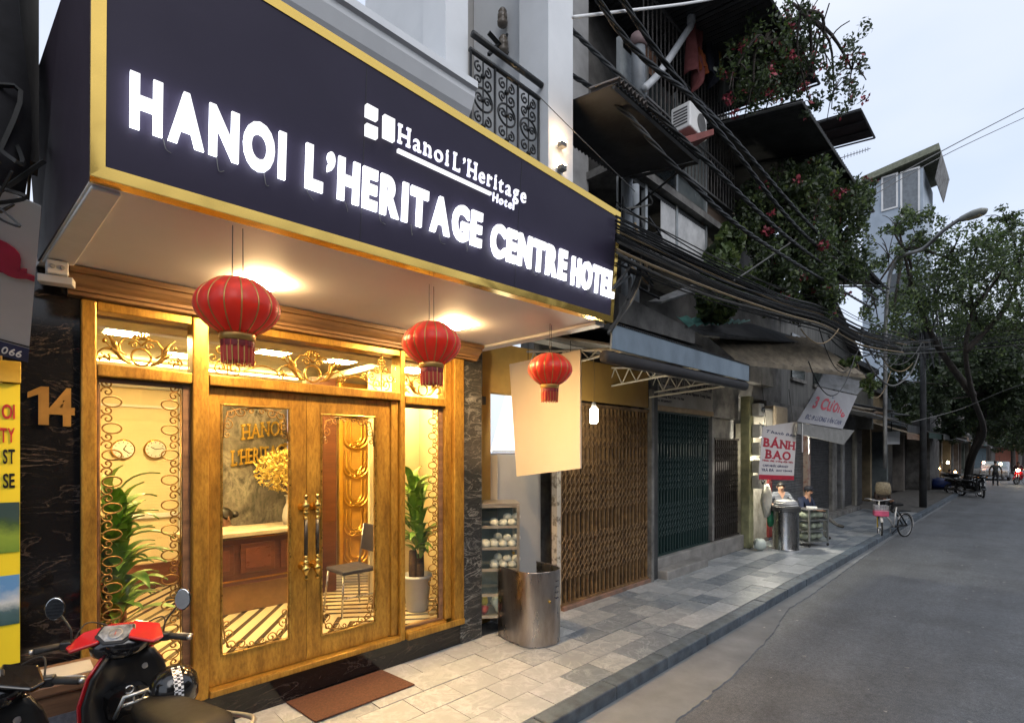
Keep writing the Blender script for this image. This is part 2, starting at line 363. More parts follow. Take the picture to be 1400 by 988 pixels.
# scraps of litter on the carriageway
V_ = []
for i in range(140):
    x, y = random.uniform(2.2, 16), random.uniform(-3, 2.5); s_ = random.uniform(.008, .028); a = random.uniform(0, 6)
    z_ = RZ + .04 * math.sin(math.pi * (y + 9) / (KY + 9)) + .024
    V_.append([(x + s_ * math.cos(a + k * 1.57) * (1 if k % 2 else .6), y + s_ * math.sin(a + k * 1.57), z_ + .006 * (k % 2)) for k in range(4)])
tag(quads('litter', V_, M('litter_scraps', (.5, .48, .44), .8, c2=(.2, .19, .17), scale=4)), 'tiny scraps of litter and grit on the carriageway', kind='stuff')
# ------------------------------------------------------------------ lettering
def glyphs(txt, size=1.0, off=0.0, sx=1.0, gap=.02, space=.3, shear=0, serif=None, depth=.03):
    """-> list of (char, verts, faces) laid out along x from 0, cap height about .73*size; also total width"""
    out = []; x = 0
    for ch in txt:
        if ch == ' ': x += space * size; continue
        c = bpy.data.curves.new('t', 'FONT'); c.body = ch; c.size = size; c.offset = off * size; c.extrude = depth / 2; c.shear = shear; c.resolution_u = 4
        ob = bpy.data.objects.new('t', c); COL.objects.link(ob); dg = bpy.context.evaluated_depsgraph_get()
        me = bpy.data.meshes.new_from_object(ob.evaluated_get(dg))
        vs_ = [v.co.copy() for v in me.vertices]; fs = [tuple(p.vertices) for p in me.polygons]
        bpy.data.objects.remove(ob); bpy.data.curves.remove(c); bpy.data.meshes.remove(me)
        x0 = min(v.x for v in vs_); w = (max(v.x for v in vs_) - x0) * sx
        for v in vs_: v.x = (v.x - x0) * sx
        if serif and ch in serif:
            capb = max(v.y for v in vs_); 
            for (fx, fy, fw) in serif[ch]:
                t_ = .095 * size; cx_ = fx * w; y0 = 0 if fy == 0 else (fy * size - t_)
                hw = fw * size * sx; b = len(vs_); d = depth / 2 * .98
                vs_ += [Vector((cx_ + a * hw, y0 + e * t_, z)) for z in (-d, d) for (a, e) in ((-1, 0), (1, 0), (1, 1), (-1, 1))]
                fs += [tuple(b + i for i in q) for q in ((3, 2, 1, 0), (4, 5, 6, 7), (0, 1, 5, 4), (1, 2, 6, 5), (2, 3, 7, 6), (3, 0, 4, 7))]
        out.append((ch, [Vector((v.x + x, v.y, v.z)) for v in vs_], fs)); x += w + gap * size
    return out, x - gap * size
def lettering(txt, O, U, V, w, h, mat, parent, name='letter', joined=False, off=.02, serif=None, depth=.03, gap=.06, space=.3, shear=0, capscale=.73, smooth=False):
    """write txt from point O along U (width w), cap height h along V"""
    size = h / capscale; g_, tw = glyphs(txt, size, off, 1.0, gap, space, shear, serif, depth); k = w / tw
    U = Vector(U).normalized(); V = Vector(V).normalized(); N = U.cross(V); O = Vector(O); mb = MB(); res = []
    for ch, vs_, fs in g_:
        q = [O + U * (v.x * k) + V * v.y + N * v.z for v in vs_]
        if joined: mb.add(q, fs)
        elif isinstance(mat, list):
            b = MB()
            for f in fs:
                fn = (q[f[1]] - q[f[0]]).cross(q[f[-1]] - q[f[0]]); b.f.append(f); b.m.append(0 if fn.normalized().dot(N) > .5 else 1)
            b.v = [tuple(p) for p in q]; res.append(b.build(name, mat, parent))
        else: res.append(MB().add(q, fs).build(name, mat, parent))
    if joined: res.append(mb.build(name, mat, parent))
    return res
SER = {'H': [(.12, 0, .15), (.88, 0, .15), (.12, .73, .15), (.88, .73, .15)], 'a': [(.9, 0, .1)], 'n': [(.14, 0, .13), (.86, 0, .13), (.1, .5, .1)],
       'i': [(.5, 0, .13), (.3, .5, .06)], 'L': [(.16, 0, .14), (.16, .73, .15), (.95, .16, .035)], 'r': [(.25, 0, .14), (.2, .5, .1)], 'e': [], 'o': [],
       'B': [(.1, 0, .1), (.1, .73, .1)], 'A': [(.06, 0, .12), (.94, 0, .12)], 'Á': [(.06, 0, .12), (.94, 0, .12)], 'N': [(.1, 0, .13), (.1, .73, .13), (.9, .73, .13)],
       'I': [(.5, 0, .13), (.5, .73, .13)], 'E': [(.1, 0, .1), (.1, .73, .1)], 'R': [(.12, 0, .12), (.12, .73, .12), (.95, 0, .1)], 'T': [(.5, 0, .13)], 'G': []}
SER2 = {k: [(a, b, c * .72) for a, b, c in v] for k, v in SER.items()}
# ------------------------------------------------------------------ the hotel: ground-floor front
hotel = thing('hotel_building', 'white narrow hotel with gilded timber shop front, black marble columns and a recessed balcony', 'hotel', (1.9, FY, 0))
def hp(name, mb, mat, **k): return mb.build(name, mat, hotel, **k)
ZF = .3          # hotel floor level
hp('plinth', MB().bb(.34, 3.45, FY - .012, FY + .2, 0, .235), MBLK, bevel=.004)
hp('column', MB().bb(-.02, .335, FY - .02, FY + .3, 0, 3.19), MBLK, bevel=.004)
hp('column', MB().bb(3.45, 3.752, FY - .02, FY + .35, 0, 3.19), MBLK2, bevel=.004)
for i, (x0, x1, y0, y1, z0, z1) in enumerate((
        (.335, .415, 4.25, 4.38, .235, 3.03), (.955, 1.06, 4.25, 4.42, .235, 3.03), (2.69, 2.745, 4.25, 4.42, .235, 3.03), (3.32, 3.452, 4.22, 4.4, .235, 3.03), (3.235, 3.318, 4.27, 4.4, .312, 3.03))):
    hp('stile', MB().bb(x0, x1, y0, y1, z0, z1), GILD, bevel=.01)
for (x0, x1, z0, z1) in ((.417, .953, 2.545, 2.625), (1.062, 2.688, 2.545, 2.625), (2.747, 3.233, 2.52, 2.6)):
    hp('transom_bar', MB().bb(x0, x1, 4.245, 4.4, z0, z1), GILD, bevel=.01)
for (x0, x1) in ((.417, .953), (1.062, 2.688), (2.747, 3.233)):
    hp('head_rail', MB().bb(x0, x1, 4.26, 4.4, 2.972, 3.03), GILD, bevel=.006)
    hp('window_sill' if x0 != 1.062 else 'threshold', MB().bb(x0, x1, 4.235, 4.44, .237, .312 if x0 != 1.062 else .286), GILD, bevel=.008)
hp('outer_sill', MB().bb(2.747, 3.45, 4.205, 4.233, .238, .3), GILD, bevel=.006)
# moulded cornice in four stepped courses
mb = MB()
prof = [(4.27, 3.032), (4.22, 3.04), (4.215, 3.06), (4.195, 3.065), (4.19, 3.085), (4.165, 3.1), (4.14, 3.125), (4.13, 3.15), (4.105, 3.155), (4.1, 3.19), (4.4, 3.19), (4.4, 3.032)]
mb.slab([(.27, y, z) for (y, z) in prof], 3.36, n=(1, 0, 0)); hp('cornice', mb, M('carved_cornice', (.26, .15, .06), .5, c2=(.12, .065, .03), scale=7, stretch=(.3, 1, 4), bump=.3))
# glazing
for nm, x0, x1, z0, z1 in (('window_pane', .418, .952, .314, 2.543), ('transom_pane', .418, .952, 2.627, 2.97), ('transom_pane', 1.063, 2.687, 2.627, 2.97),
                           ('window_pane', 2.748, 3.232, .314, 2.518), ('transom_pane', 2.748, 3.232, 2.602, 2.97)):
    hp(nm, MB().bb(x0, x1, 4.335, 4.341, z0, z1), GLAZE)
# inner dark bead around the side windows
for (x0, x1, z0, z1) in ((.418, .952, .314, 2.543), (2.748, 3.232, .314, 2.518)):
    w = .026
    for b in ((x0, x0 + .014, z0, z1), (x1 - .05, x1, z0, z1), (x0 + .015, x1 - .051, z1 - w * 1.2, z1), (x0 + .015, x1 - .051, z0, z0 + w)):
        hp('bead', MB().bb(b[0], b[1], 4.3, 4.333, b[2], b[3]), BROWNW, bevel=.004)
# ---- scrollwork helpers (x,z curves at depth y)
def spiral(cx, cz, r, a0, turns, n=22, grow=.12, flip=1):
    return [(cx + r * (grow + (1 - grow) * (1 - t / n)) * math.cos(a0 + flip * turns * 2 * math.pi * t / n), cz + r * (grow + (1 - grow) * (1 - t / n)) * math.sin(a0 + flip * turns * 2 * math.pi * t / n)) for t in range(n + 1)]
def xz(mb, pts, r, y=4.315, n=5): mb.tube([(p[0], y, p[1]) for p in pts], r, n)
def border(x, sgn, z0, z1, step=.178):
    mb = MB(); k = int((z1 - z0) / step)
    for i in range(k):
        z = z0 + (i + .5) * step
        xz(mb, [(x + sgn * (.012 + .052 * (1 - math.cos(q))), z - .004 + .034 * math.sin(q)) for q in np.linspace(0, 2 * math.pi, 22)], .0055)
        xz(mb, spiral(x + sgn * .04, z + step * .34, .035, math.pi if sgn > 0 else 0, 1.25, flip=-sgn), .0055)
        xz(mb, spiral(x + sgn * .04, z + step * .66, .032, math.pi if sgn > 0 else 0, 1.25, flip=sgn), .0055)
    xz(mb, [(x, z0), (x, z1)], .005); return mb
hp('scrollwork', border(.436, 1, .345, 2.5), BRONZE, smooth=True)
hp('scrollwork', border(.893, -1, .345, 2.5), BRONZE, smooth=True)
hp('scrollwork', border(3.175, -1, .345, 2.48, .15), BRONZE, smooth=True)
def crest(cx, z0, s, wide):
    mb = MB(); z0 += .012
    xz(mb, [(cx + .075 * s * math.cos(q), z0 + .085 * s + .078 * s * math.sin(q)) for q in np.linspace(0, 2 * math.pi, 30)], .011 * s, n=6)
    for g in (1, -1):
        xz(mb, [(cx + g * a * s, z0 + b * s) for a, b in ((.0, .19), (.05, .25), (.12, .25), (.165, .19), (.16, .12), (.11, .09))], .009 * s)
        xz(mb, spiral(cx + g * .06 * s, z0 + .19 * s, .035 * s, 0 if g > 0 else math.pi, 1.3, flip=g), .007 * s)
        # acanthus arm sweeping out with a grape cluster
        arm = crv([(cx + g * a * s, 0, z0 + b * s) for a, b in ((.07, .02), (.13, .045), (.175, .1), (.23, .135), (.29, .12), (.325, .06), (.3, .02))], 6)
        mb.tube([(p.x, 4.315, p.z) for p in arm], [.006 + .016 * math.sin(math.pi * min(1, i / 22)) * s for i in range(len(arm))], 6)
        st = crv([(cx + g * a * s, 0, z0 + b * s) for a, b in ((.16, .08), (.19, .16), (.22, .22), (.27, .275))], 6)
        mb.tube([(p.x, 4.315, p.z) for p in st], [.013 * s * (1 - i / (len(st))) + .003 + .012 * s * math.exp(-((i - 8) / 4) ** 2) for i in range(len(st))], 5)
        st = crv([(cx + g * a * s, 0, z0 + b * s) for a, b in ((.19, .12), (.235, .16), (.265, .195))], 5); mb.tube([(p.x, 4.315, p.z) for p in st], .004, 5)
        mb.lathe([(.004, -.02 * s), (.019 * s, -.01 * s), (.017 * s, .01 * s), (.003, .024 * s)], 7, (cx + g * .27 * s, 4.315, z0 + .2 * s))
        for _ in range(16):
            a = random.uniform(0, 2 * math.pi); q = random.uniform(0, .05) * s; rr = .011 * s
            mb.lathe([(.001, -rr), (rr * .8, -rr * .6), (rr, 0), (rr * .8, rr * .6), (.001, rr)], 6, (cx + g * .265 * s + q * math.cos(a), 4.315 + random.uniform(-.008, .008), z0 + .055 * s + .8 * q * math.sin(a)))
        if wide:
            xz(mb, [(cx + g * (.33 * s + t), z0 + .07 * s + .035 * math.sin(t * 15)) for t in np.linspace(0, wide, 26)], .007)
            xz(mb, spiral(cx + g * (.33 * s + wide), z0 + .06, .045, math.pi / 2, 1.3, flip=-g), .006)
            xz(mb, spiral(cx + g * (.33 * s + wide * .5), z0 + .11, .035, -math.pi / 2, 1.3, flip=g), .006)
    for k in range(7):   # fan shell on top
        a = R(20 + k * 23.3); mb.tube([(cx + .01 * math.cos(a), 4.315, z0 + .245 * s), (cx + .075 * s * math.cos(a), 4.315, z0 + .25 * s + .06 * s * math.sin(a))], [.004, .013 * s], 5)
    return mb
hp('crest_ornament', crest(.66, 2.63, .74, 0), GOLD, smooth=True)
hp('crest_ornament', crest(1.86, 2.63, .9, .36), GOLD, smooth=True)
hp('crest_ornament', crest(2.99, 2.605, .72, 0), GOLD, smooth=True)
for cx in (1.2, 2.52):
    s = MB()
    for g in (1, -1):
        for dx, dz, r_, a in ((.045, .06, .05, -90), (.1, .13, .045, 180 if g > 0 else 0), (.05, .2, .05, 90), (.02, .28, .03, 90)): xz(s, spiral(cx + g * dx, 2.63 + dz, r_, R(a), 1.35, flip=g), .0065)
    xz(s, [(cx, 2.64), (cx, 2.95)], .006); s.lathe([(.002, -.02), (.018, -.008), (.018, .008), (.002, .03)], 8, (cx, 4.315, 2.94)); hp('scroll_ornament', s, GOLD, smooth=True)
# ---- double door
def leaf(x0, x1, gx0, gx1, gz0, gz1, hx, sgn):
    d = MB(); y0, y1 = 4.315, 4.365
    d.bb(x0, gx0, y0, y1, .292, 2.54); d.bb(gx1, x1, y0, y1, .292, 2.54); d.bb(gx0, gx1, y0, y1, .292, gz0); d.bb(gx0, gx1, y0, y1, gz1, 2.54)
    dr = hp('door', d, GILD); 
    for b in ((gx0, gx0 + .016, gz0, gz1), (gx1 - .016, gx1, gz0, gz1), (gx0 + .017, gx1 - .017, gz0, gz0 + .016), (gx0 + .017, gx1 - .017, gz1 - .016, gz1)):
        MB().bb(b[0], b[1], 4.305, 4.335, b[2], b[3]).build('bead', GOLD, dr, bevel=.004)
    MB().bb(gx0 + .002, gx1 - .002, 4.34, 4.346, gz0 + .002, gz1 - .002).build('glass_pane', GLAZE, dr)
    s = MB(); y = 4.326
    for cx, sx in ((gx0 + .02, 1), (gx1 - .02, -1)):
        for cz, sz in ((gz0 + .02, 1), (gz1 - .02, -1)):
            f = -sx * sz
            for (dx, dz, r_, a, fl) in ((.05, .05, .045, -math.pi / 2 * sz, -f), (.13, .035, .04, math.pi if sx > 0 else 0, f), (.035, .14, .04, -math.pi / 2 * sz, -f), (.2, .025, .03, math.pi if sx > 0 else 0, -f), (.03, .215, .03, -math.pi / 2 * sz, f)):
                xz(s, spiral(cx + sx * dx, cz + sz * dz, r_, a, 1.3, flip=fl), .005, y)
            xz(s, [(cx, cz + sz * .26), (cx + sx * .012, cz + sz * .12), (cx + sx * .04, cz + sz * .04), (cx + sx * .12, cz + sz * .012), (cx + sx * .25, cz)], .006, y)
    xz(s, [(gx0 + .018, gz0 + .018), (gx1 - .018, gz0 + .018), (gx1 - .018, gz1 - .018), (gx0 + .018, gz1 - .018), (gx0 + .018, gz0 + .018)], .003, y)
    s.build('scrollwork', BRONZE, dr, smooth=True)
    # long turned pull handle
    pr = [(.004, -.36), (.014, -.35), (.02, -.335), (.01, -.32), (.018, -.3), (.032, -.275), (.034, -.255), (.02, -.235), (.014, -.225), (.024, -.21), (.024, -.2), (.017, -.19), (.016, -.17), (.021, -.165), (.021, -.155), (.014, -.15)]
    hb = MB(); hb.lathe(pr + [(.013, 0)] + [(r_, -z) for r_, z in pr][::-1], 14, (hx, 4.225, 1.345))
    for z in (-.245, .245):
        hb.lathe([(.034, 0), (.036, .01), (.016, .03), (.013, .09)], 12, (hx, 4.313, 1.345 + z), mt=Matrix.Rotation(R(90), 3, 'X'))
        hb.lathe([(.002, -.075), (.02, -.068), (.026, -.05), (.02, -.035), (.012, -.03)], 10, (hx, 4.225, 1.345 + z), mt=Matrix.Rotation(R(90), 3, 'X') @ Matrix.Rotation(R(180), 3, 'X')) if False else None
    h = hb.build('handle', BRASS, dr, smooth=True)
    MB().lathe([(.015, -.15), (.016, 0), (.015, .15)], 12, (hx, 4.225, 1.345)).build('grip', M('dark_grip', (.03, .025, .02), .3), h, smooth=True)
    return dr
leaf(1.064, 1.805, 1.15, 1.676, .5, 2.42, 1.765, 1)
leaf(1.809, 2.612, 1.93, 2.465, .455, 2.385, 1.862, -1)
hp('door_jamb', MB().bb(2.614, 2.688, 4.29, 4.42, .29, 2.543), GILD, bevel=.006)
hp('door_head', MB().bb(1.064, 2.612, 4.32, 4.42, 2.5405, 2.5445), DWOOD)
# ---- house number and soffit
MB().slab([(.113 + a * 1.15, 4.272, at(40, 580, Y=4.272).z + b) for a, b in ((.02, 0), (.062, 0), (.062, .235), (.03, .235), (-.022, .195), (-.022, .16), (.02, .185))], -.012, n=(0, 1, 0)).build('house_number', M('dull_gold_one', (.34, .18, .04), .5, .6), hotel)
for ch, x in (('4', .18),):
    lettering(ch, at(65, 580, Y=4.272), (1, 0, 0), (0, 0, 1), .128, .235, M('dull_gold', (.34, .18, .04), .5, .6), hotel, 'house_number', off=.03, depth=.016)
SZ = 3.2
A0 = Vector((.245, 2.74, SZ)); B0 = Vector((3.82, 2.6, SZ))
hp('soffit', MB().slab([(A0.x + .005, A0.y + .075, SZ), (B0.x - .005, B0.y + .075, SZ), (3.78, 4.45, SZ), (.12, 4.45, SZ)], .06), SOFF)
hp('soffit_trim', MB().slab([(3.68, 2.69, SZ - .03), (3.81, 2.685, SZ - .03), (3.775, 4.3, SZ - .03), (3.65, 4.3, SZ - .03)], .029), WHITE2, bevel=.006)
hp('soffit_trim', MB().slab([(.256, 2.83, SZ - .02), (.36, 2.83, SZ - .02), (.29, 4.09, SZ - .02), (.15, 4.15, SZ - .02)], .019), WHITE2, bevel=.006)
for x, y, lab in ((1.23, 3.63, 'nearest the left column'), (2.87, 3.63, 'nearest the right column')):
    l = thing('soffit_light', 'square warm downlight in the entrance soffit, ' + ('above the first lantern' if x < 2 else 'above the middle lantern'), 'ceiling light', (x, y, SZ - .04), group='square downlights in the entrance soffit')
    MB().bb(x - .07, x + .07, y - .07, y + .07, SZ - .02, SZ - .001).build('housing', WHITE2, l)
    MB().bb(x - .09, x + .09, y - .09, y + .09, SZ - .028, SZ - .021).build('diffuser', L_PANEL, l)
# ---- upper storey: white bay with moulded window, recessed balcony, corner pier
WY = 3.12
hp('bay_wall', MB().bb(.3, 1.12, WY, WY + .3, 3.25, 4.858), WHITE); hp('bay_wall', MB().bb(.14, .299, WY, WY + .3, 4.4, 4.86), WHITE)
hp('bay_wall', MB().bb(.2, 2.59, WY, WY + .3, 3.25, 4.858), WHITE) if False else hp('bay_wall', MB().bb(1.122, 2.59, WY, WY + .3, 3.25, 4.95), WHITE)
hp('bay_wall', MB().bb(2.37, 2.59, WY + .002, WY + .3, 4.952, 8.5), WHITE)
hp('bay_wall', MB().bb(.13, .5, WY + .002, WY + .3, 4.862, 8.5), WHITE)
hp('bay_return', MB().bb(2.4, 2.588, WY + .302, 4.4, 3.25, 8.5), WHITE)
ml = [(WY, 4.36), (WY - .02, 4.37), (WY - .025, 4.41), (WY - .055, 4.43), (WY - .06, 4.47), (WY - .1, 4.52), (WY - .105, 4.56), (WY - .16, 4.62), (WY - .2, 4.7), (WY - .205, 4.74), (WY - .235, 4.75), (WY - .235, 4.8), (WY, 4.83)]
hp('sill_moulding', MB().slab([(.3, y, z) for y, z in ml][::-1], 2.19, n=(1, 0, 0)), WHITE)
w = thing('bay_window', 'tall blue-tinted window above the hotel sign', 'window', (1.4, WY, 4.95)); adopt(w, hotel); w.parent = hotel; del w['category']
MB().bb(.5, 2.28, WY + .1, WY + .12, 4.96, 8.5).build('pane', BLUEGL, w)
for (x0, x1) in ((2.2, 2.28), (2.285, 2.37)): MB().bb(x0, x1, WY + (.05 if x0 < 2.25 else .0), WY + .2, 4.955, 8.5).build('frame', M('anthracite', (.05, .055, .065), .4) if x0 < 2.25 else WHITE, w)
pier_w = hp('corner_pier', MB().bb(3.41, 3.755, 3.0, 3.36, 3.25, 9), WHITE)
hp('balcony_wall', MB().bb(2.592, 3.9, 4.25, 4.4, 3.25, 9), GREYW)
hp('balcony_floor', MB().bb(2.592, 3.405, 3.06, 4.24, 4.0, 4.12), WHITE)
hp('side_wall', MB().bb(3.6, 3.752, 3.362, 4.24, 3.25, 9), WHITE)
bd = MB().bb(2.75, 3.3, 4.2, 4.248, 4.14, 6.9).build('balcony_door', DGLASS, hotel)
for x in (2.72, 3.02, 3.32): MB().bb(x - .03, x + .03, 4.18, 4.249, 4.13, 6.95).build('door_frame', WHITE2, bd)
# balcony railing
rl = thing('balcony_railing', 'black wrought iron railing', 'railing', (3.0, 3.1, 4.12)); del rl['category']; rl.parent = hotel; rl.matrix_parent_inverse = worldm(hotel).inverted()
ry = 3.1; zt = at(643, 44, Y=ry - .03).z
def rbuild(n, mb, smooth=True):
    o_ = mb.build(n, IRON, None, smooth=smooth); o_.parent = rl; o_.matrix_parent_inverse = Matrix.Translation(rl.location).inverted(); return o_
rbuild('handrail', MB().tube([(2.592, ry - .03, zt), (3.4, ry - .03, zt)], .026, 10))
rbuild('handrail', MB().tube([(2.592, ry, zt - .105), (3.4, ry, zt - .105)], .02, 10))
rbuild('bottom_rail', MB().tube([(2.592, ry, 4.2), (3.4, ry, 4.2)], .014, 8))
for i, x in enumerate((2.6, 2.86, 3.13, 3.39)): rbuild('baluster', MB().tube([(x, ry, 4.14), (x, ry, zt - .105)], .011, 8))
for cx in (2.73, 2.995, 3.26):
    s = MB(); zz = zt - .15
    while zz > 4.3:
        for g in (1, -1):
            for dz, fl in ((-.05, 1), (-.15, -1)):
                s.tube([(p[0], ry, p[1]) for p in spiral(cx + g * .05, zz + dz, .045, math.pi / 2 * (1 if fl > 0 else -1), 1.35, flip=-g * fl)], .008, 5)
            s.tube([(cx + g * .1 * math.sin(q), ry, zz - .29 - .09 * math.cos(q)) for q in np.linspace(0, math.pi, 12)], .009, 5)
            s.tube([(p[0], ry, p[1]) for p in spiral(cx + g * .045, zz - .29, .04, 0 if g > 0 else math.pi, 1.35, flip=g)], .008, 5)
        s.lathe([(.003, -.022), (.02, -.012), (.022, 0), (.02, .012), (.003, .022)], 8, (cx, ry, zz - .1)); s.lathe([(.003, -.022), (.02, -.012), (.022, 0), (.02, .012), (.003, .022)], 8, (cx, ry, zz - .29))
        zz -= .4
    s.tube([(cx, ry, 4.2), (cx, ry, zt - .105)], .007, 5); rbuild('scroll_panel', s)
# iron bracket and insulators, modelled in place of a reflection in the balcony door
br = thing('insulator_bracket', 'black iron bracket with two brown insulators behind the balcony railing', 'bracket', (3.2, 3.75, zt))
MB().tube([at(668, 45, Y=3.75), at(712, 95, Y=3.7)], .03, 4).build('beam', IRON, br); MB().tube([at(668, 75, Y=3.75), at(712, 30, Y=3.7)], .02, 4).build('beam', IRON, br)
for px, py in ((687, 25), (688, 62)):
    MB().lathe([(.02, -.09), (.05, -.07), (.055, -.04), (.03, -.03), (.05, -.01), (.05, .03), (.03, .04), (.045, .06), (.03, .09)], 12, at(px, py, Y=3.72)).build('insulator', M('brown_porcelain', (.2, .17, .14), .2), br, smooth=True)
# wall sconces on the corner pier
for px, py, nm in ((765, 200, 'upper'), (765, 232, 'lower')):
    p = at(px, py, Y=2.99); s = thing('wall_sconce', nm + ' of the two small lit sconces on the white corner pier', 'wall lamp', p, group='sconces on the corner pier')
    MB().box(p + Vector((0, -.03, 0)), (.07, .06, .05)).build('body', TIN_G, s, bevel=.01)
    MB().box(p + Vector((0, -.035, .031)), (.06, .045, .008)).build('lens', EM('sconce_light_' + nm, (1, .66, .34), 110 if nm == 'upper' else 60), s)
# ------------------------------------------------------------------ the big sign
SU = (B0 - A0).normalized(); SV = Vector((-.0035, -.0896, .996)).normalized(); SN = SU.cross(SV)
def sp(u, v, n=0): return A0 + SU * u + SV * v + SN * n
sign = thing('hotel_sign', 'long aubergine fascia sign with lit white letters and mirror-gold border', 'sign', A0)
LW = 3.578
def vtop(u): return 1.132 - .0525 * u
MB().slab([sp(.05, .05, -.05), sp(LW - .04, .05, -.05), sp(LW - .04, vtop(LW) - .05, -.05), sp(.05, vtop(0) - .05, -.05)], .045).build('panel', SIGNP, sign)
fb = MB()
for q in ([(0, 0), (LW, 0), (LW - .04, .05), (.05, .05)], [(0, vtop(0)), (.05, vtop(0) - .05), (LW - .04, vtop(LW) - .05), (LW, vtop(LW))], [(0, 0), (.05, .05), (.05, vtop(0) - .05), (0, vtop(0))], [(LW, 0), (LW, vtop(LW)), (LW - .04, vtop(LW) - .05), (LW - .04, .05)]):
    MB().slab([sp(u, v, 0) for u, v in q], -.07).build('gold_border', MGOLD, sign)
MB().slab([A0 + Vector((0, .003, -.002)), B0 + Vector((0, .003, -.002)), B0 + Vector((-.002, .075, -.002)), A0 + Vector((.004, .075, -.002))], .012).build('gold_return', MGOLD, sign)
MB().slab([sp(0, .002, -.071), Vector((.13, 4.2, SZ)), Vector((.08, 4.2, 4.12)), Vector((.185, 3.3, 4.24)), sp(0, vtop(0), -.071)], .03).build('side_panel', SIGNS, sign)
MB().slab([sp(LW, .002, -.071), sp(LW, vtop(LW), -.071), Vector((3.79, 4.2, 4.1)), Vector((3.79, 4.2, SZ + .062))], .03).build('side_panel', SIGNS, sign)
MB().slab([sp(.01, vtop(0) - .004, -.072), sp(LW, vtop(LW) - .004, -.072), Vector((3.75, 3.1, 4.15)), Vector((.22, 3.1, 4.3))], .02).build('top_panel', SIGNS, sign)
for txt, u0, u1, v0, hgt in (('HANOI', .128, .765, .252, .212), ('L’HERITAGE', .866, 2.045, .25, .21), ('CENTRE', 2.13, 2.908, .222, .212), ('HOTEL', 2.972, 3.532, .208, .208)):
    n0 = len(sign.children)
    for o_ in lettering(txt, sp(u0, v0, .02), SU, SV - SU * 0, u1 - u0, hgt, [L_LETTER, L_HALO], sign, 'letter', off=.05, depth=.018, gap=.12): pass
for q in ([(1.181, .725), (1.248, .725), (1.247, .785), (1.18, .788)], [(1.185, .625), (1.252, .628), (1.25, .687), (1.183, .685)], [(1.292, .656), (1.358, .654), (1.354, .776), (1.288, .777)]):
    MB().slab([sp(u, v, .012) for u, v in q], .03).build('logo_block', L_LOGO, sign)
MB().slab([sp(u, v, .012) for u, v in ((1.389, .612), (2.101, .6), (2.101, .618), (1.389, .631))], .02).build('logo_bar', L_LOGO, sign)
sl = Vector(SU) - SV * .012
lettering('Hanoi', sp(1.392, .668, .02), sl, SV, .353, .108, [L_LOGO, L_HALO2], sign, 'logo_letter', off=.004, serif=SER2, depth=.01, gap=.2)
lettering('L’Heritage', sp(1.789, .658, .02), sl, SV, .64, .108, [L_LOGO, L_HALO2], sign, 'logo_letter', off=.004, serif=SER2, depth=.01, gap=.2)
lettering('Hotel', sp(2.124, .572, .02), SU, SV, .195, .06, [L_LOGO, L_HALO2], sign, 'logo_letter', off=.008, depth=.01, gap=.16)
SEAM = M('panel_seam', (.012, .011, .016), .5)
for u in (1.19, 2.39): MB().slab([sp(u, .052, -.0045), sp(u + .004, .052, -.0045), sp(u + .004, vtop(u) - .052, -.0045), sp(u, vtop(u) - .052, -.0045)], .001).build('panel_seam', SEAM, sign)
for i in range(16):
    u = .25 + i * .21; c_ = MB().tube(crv([sp(u, .24, .004), sp(u + .01, .2 + .02 * math.sin(i * 5), .006), sp(u + .03 + .02 * math.sin(i * 3), .19, .004)], 4), .0022, 4).build('letter_lead', CABLE2, sign)
# small white junction box with camera under the soffit's left end
jb = thing('junction_box', 'small white junction box under the soffit beside the black column', 'junction box', (.2, 4.05, 3.06))
p = at(78, 368, Y=4.05)
MB().box(p, (.1, .1, .08)).build('box', WHITE2, jb, bevel=.008)
for d in (-.022, .022): MB().lathe([(.012, 0), (.013, .004), (.009, .006)], 10, p + Vector((d, -.051, 0)), mt=Matrix.Rotation(R(90), 3, 'X')).build('knockout', GREYW, jb)
MB().box(p + Vector((.0, .02, -.065)), (.16, .09, .045), R(-12)).build('bracket', WHITE2, jb, bevel=.005)
# ------------------------------------------------------------------ hotel lobby seen through the glass
def stripes():
    m, nt, p, o = nodes('lobby_floor'); tc = nt.nodes.new('ShaderNodeTexCoord'); mp = nt.nodes.new('ShaderNodeMapping'); mp.inputs['Rotation'].default_value = (0, 0, R(-8)); nt.links.new(tc.outputs['Object'], mp.inputs[0])
    sx = nt.nodes.new('ShaderNodeSeparateXYZ'); nt.links.new(mp.outputs[0], sx.inputs[0])
    pp = nt.nodes.new('ShaderNodeMath'); pp.operation = 'PINGPONG'; pp.inputs[1].default_value = 1.6; nt.links.new(sx.outputs[0], pp.inputs[0])
    ad = nt.nodes.new('ShaderNodeMath'); ad.operation = 'ADD'; nt.links.new(pp.outputs[0], ad.inputs[0]); nt.links.new(sx.outputs[1], ad.inputs[1])
    fr = nt.nodes.new('ShaderNodeMath'); fr.operation = 'MULTIPLY'; fr.inputs[1].default_value = 4.6; nt.links.new(ad.outputs[0], fr.inputs[0])
    f2 = nt.nodes.new('ShaderNodeMath'); f2.operation = 'FRACT'; nt.links.new(fr.outputs[0], f2.inputs[0])
    c = ramp(nt, f2.outputs[0], [(.0, (.6, .5, .32)), (.66, (.6, .5, .32)), (.67, (.06, .045, .03)), (.98, (.06, .045, .03))])
    nt.links.new(c, p.inputs['Base Color']); p.inputs['Roughness'].default_value = .12; return m
IY0 = 4.44
lob = thing('hotel_lobby', 'warm cream hotel lobby with striped marble floor behind the glass', 'lobby', (2, 5.5, ZF))
def lp(n, mb, mat, **k): return mb.build(n, mat, lob, **k)
lp('lobby_floor', MB().bb(-.3, 3.72, 4.445, 9, ZF - .1, ZF), stripes())
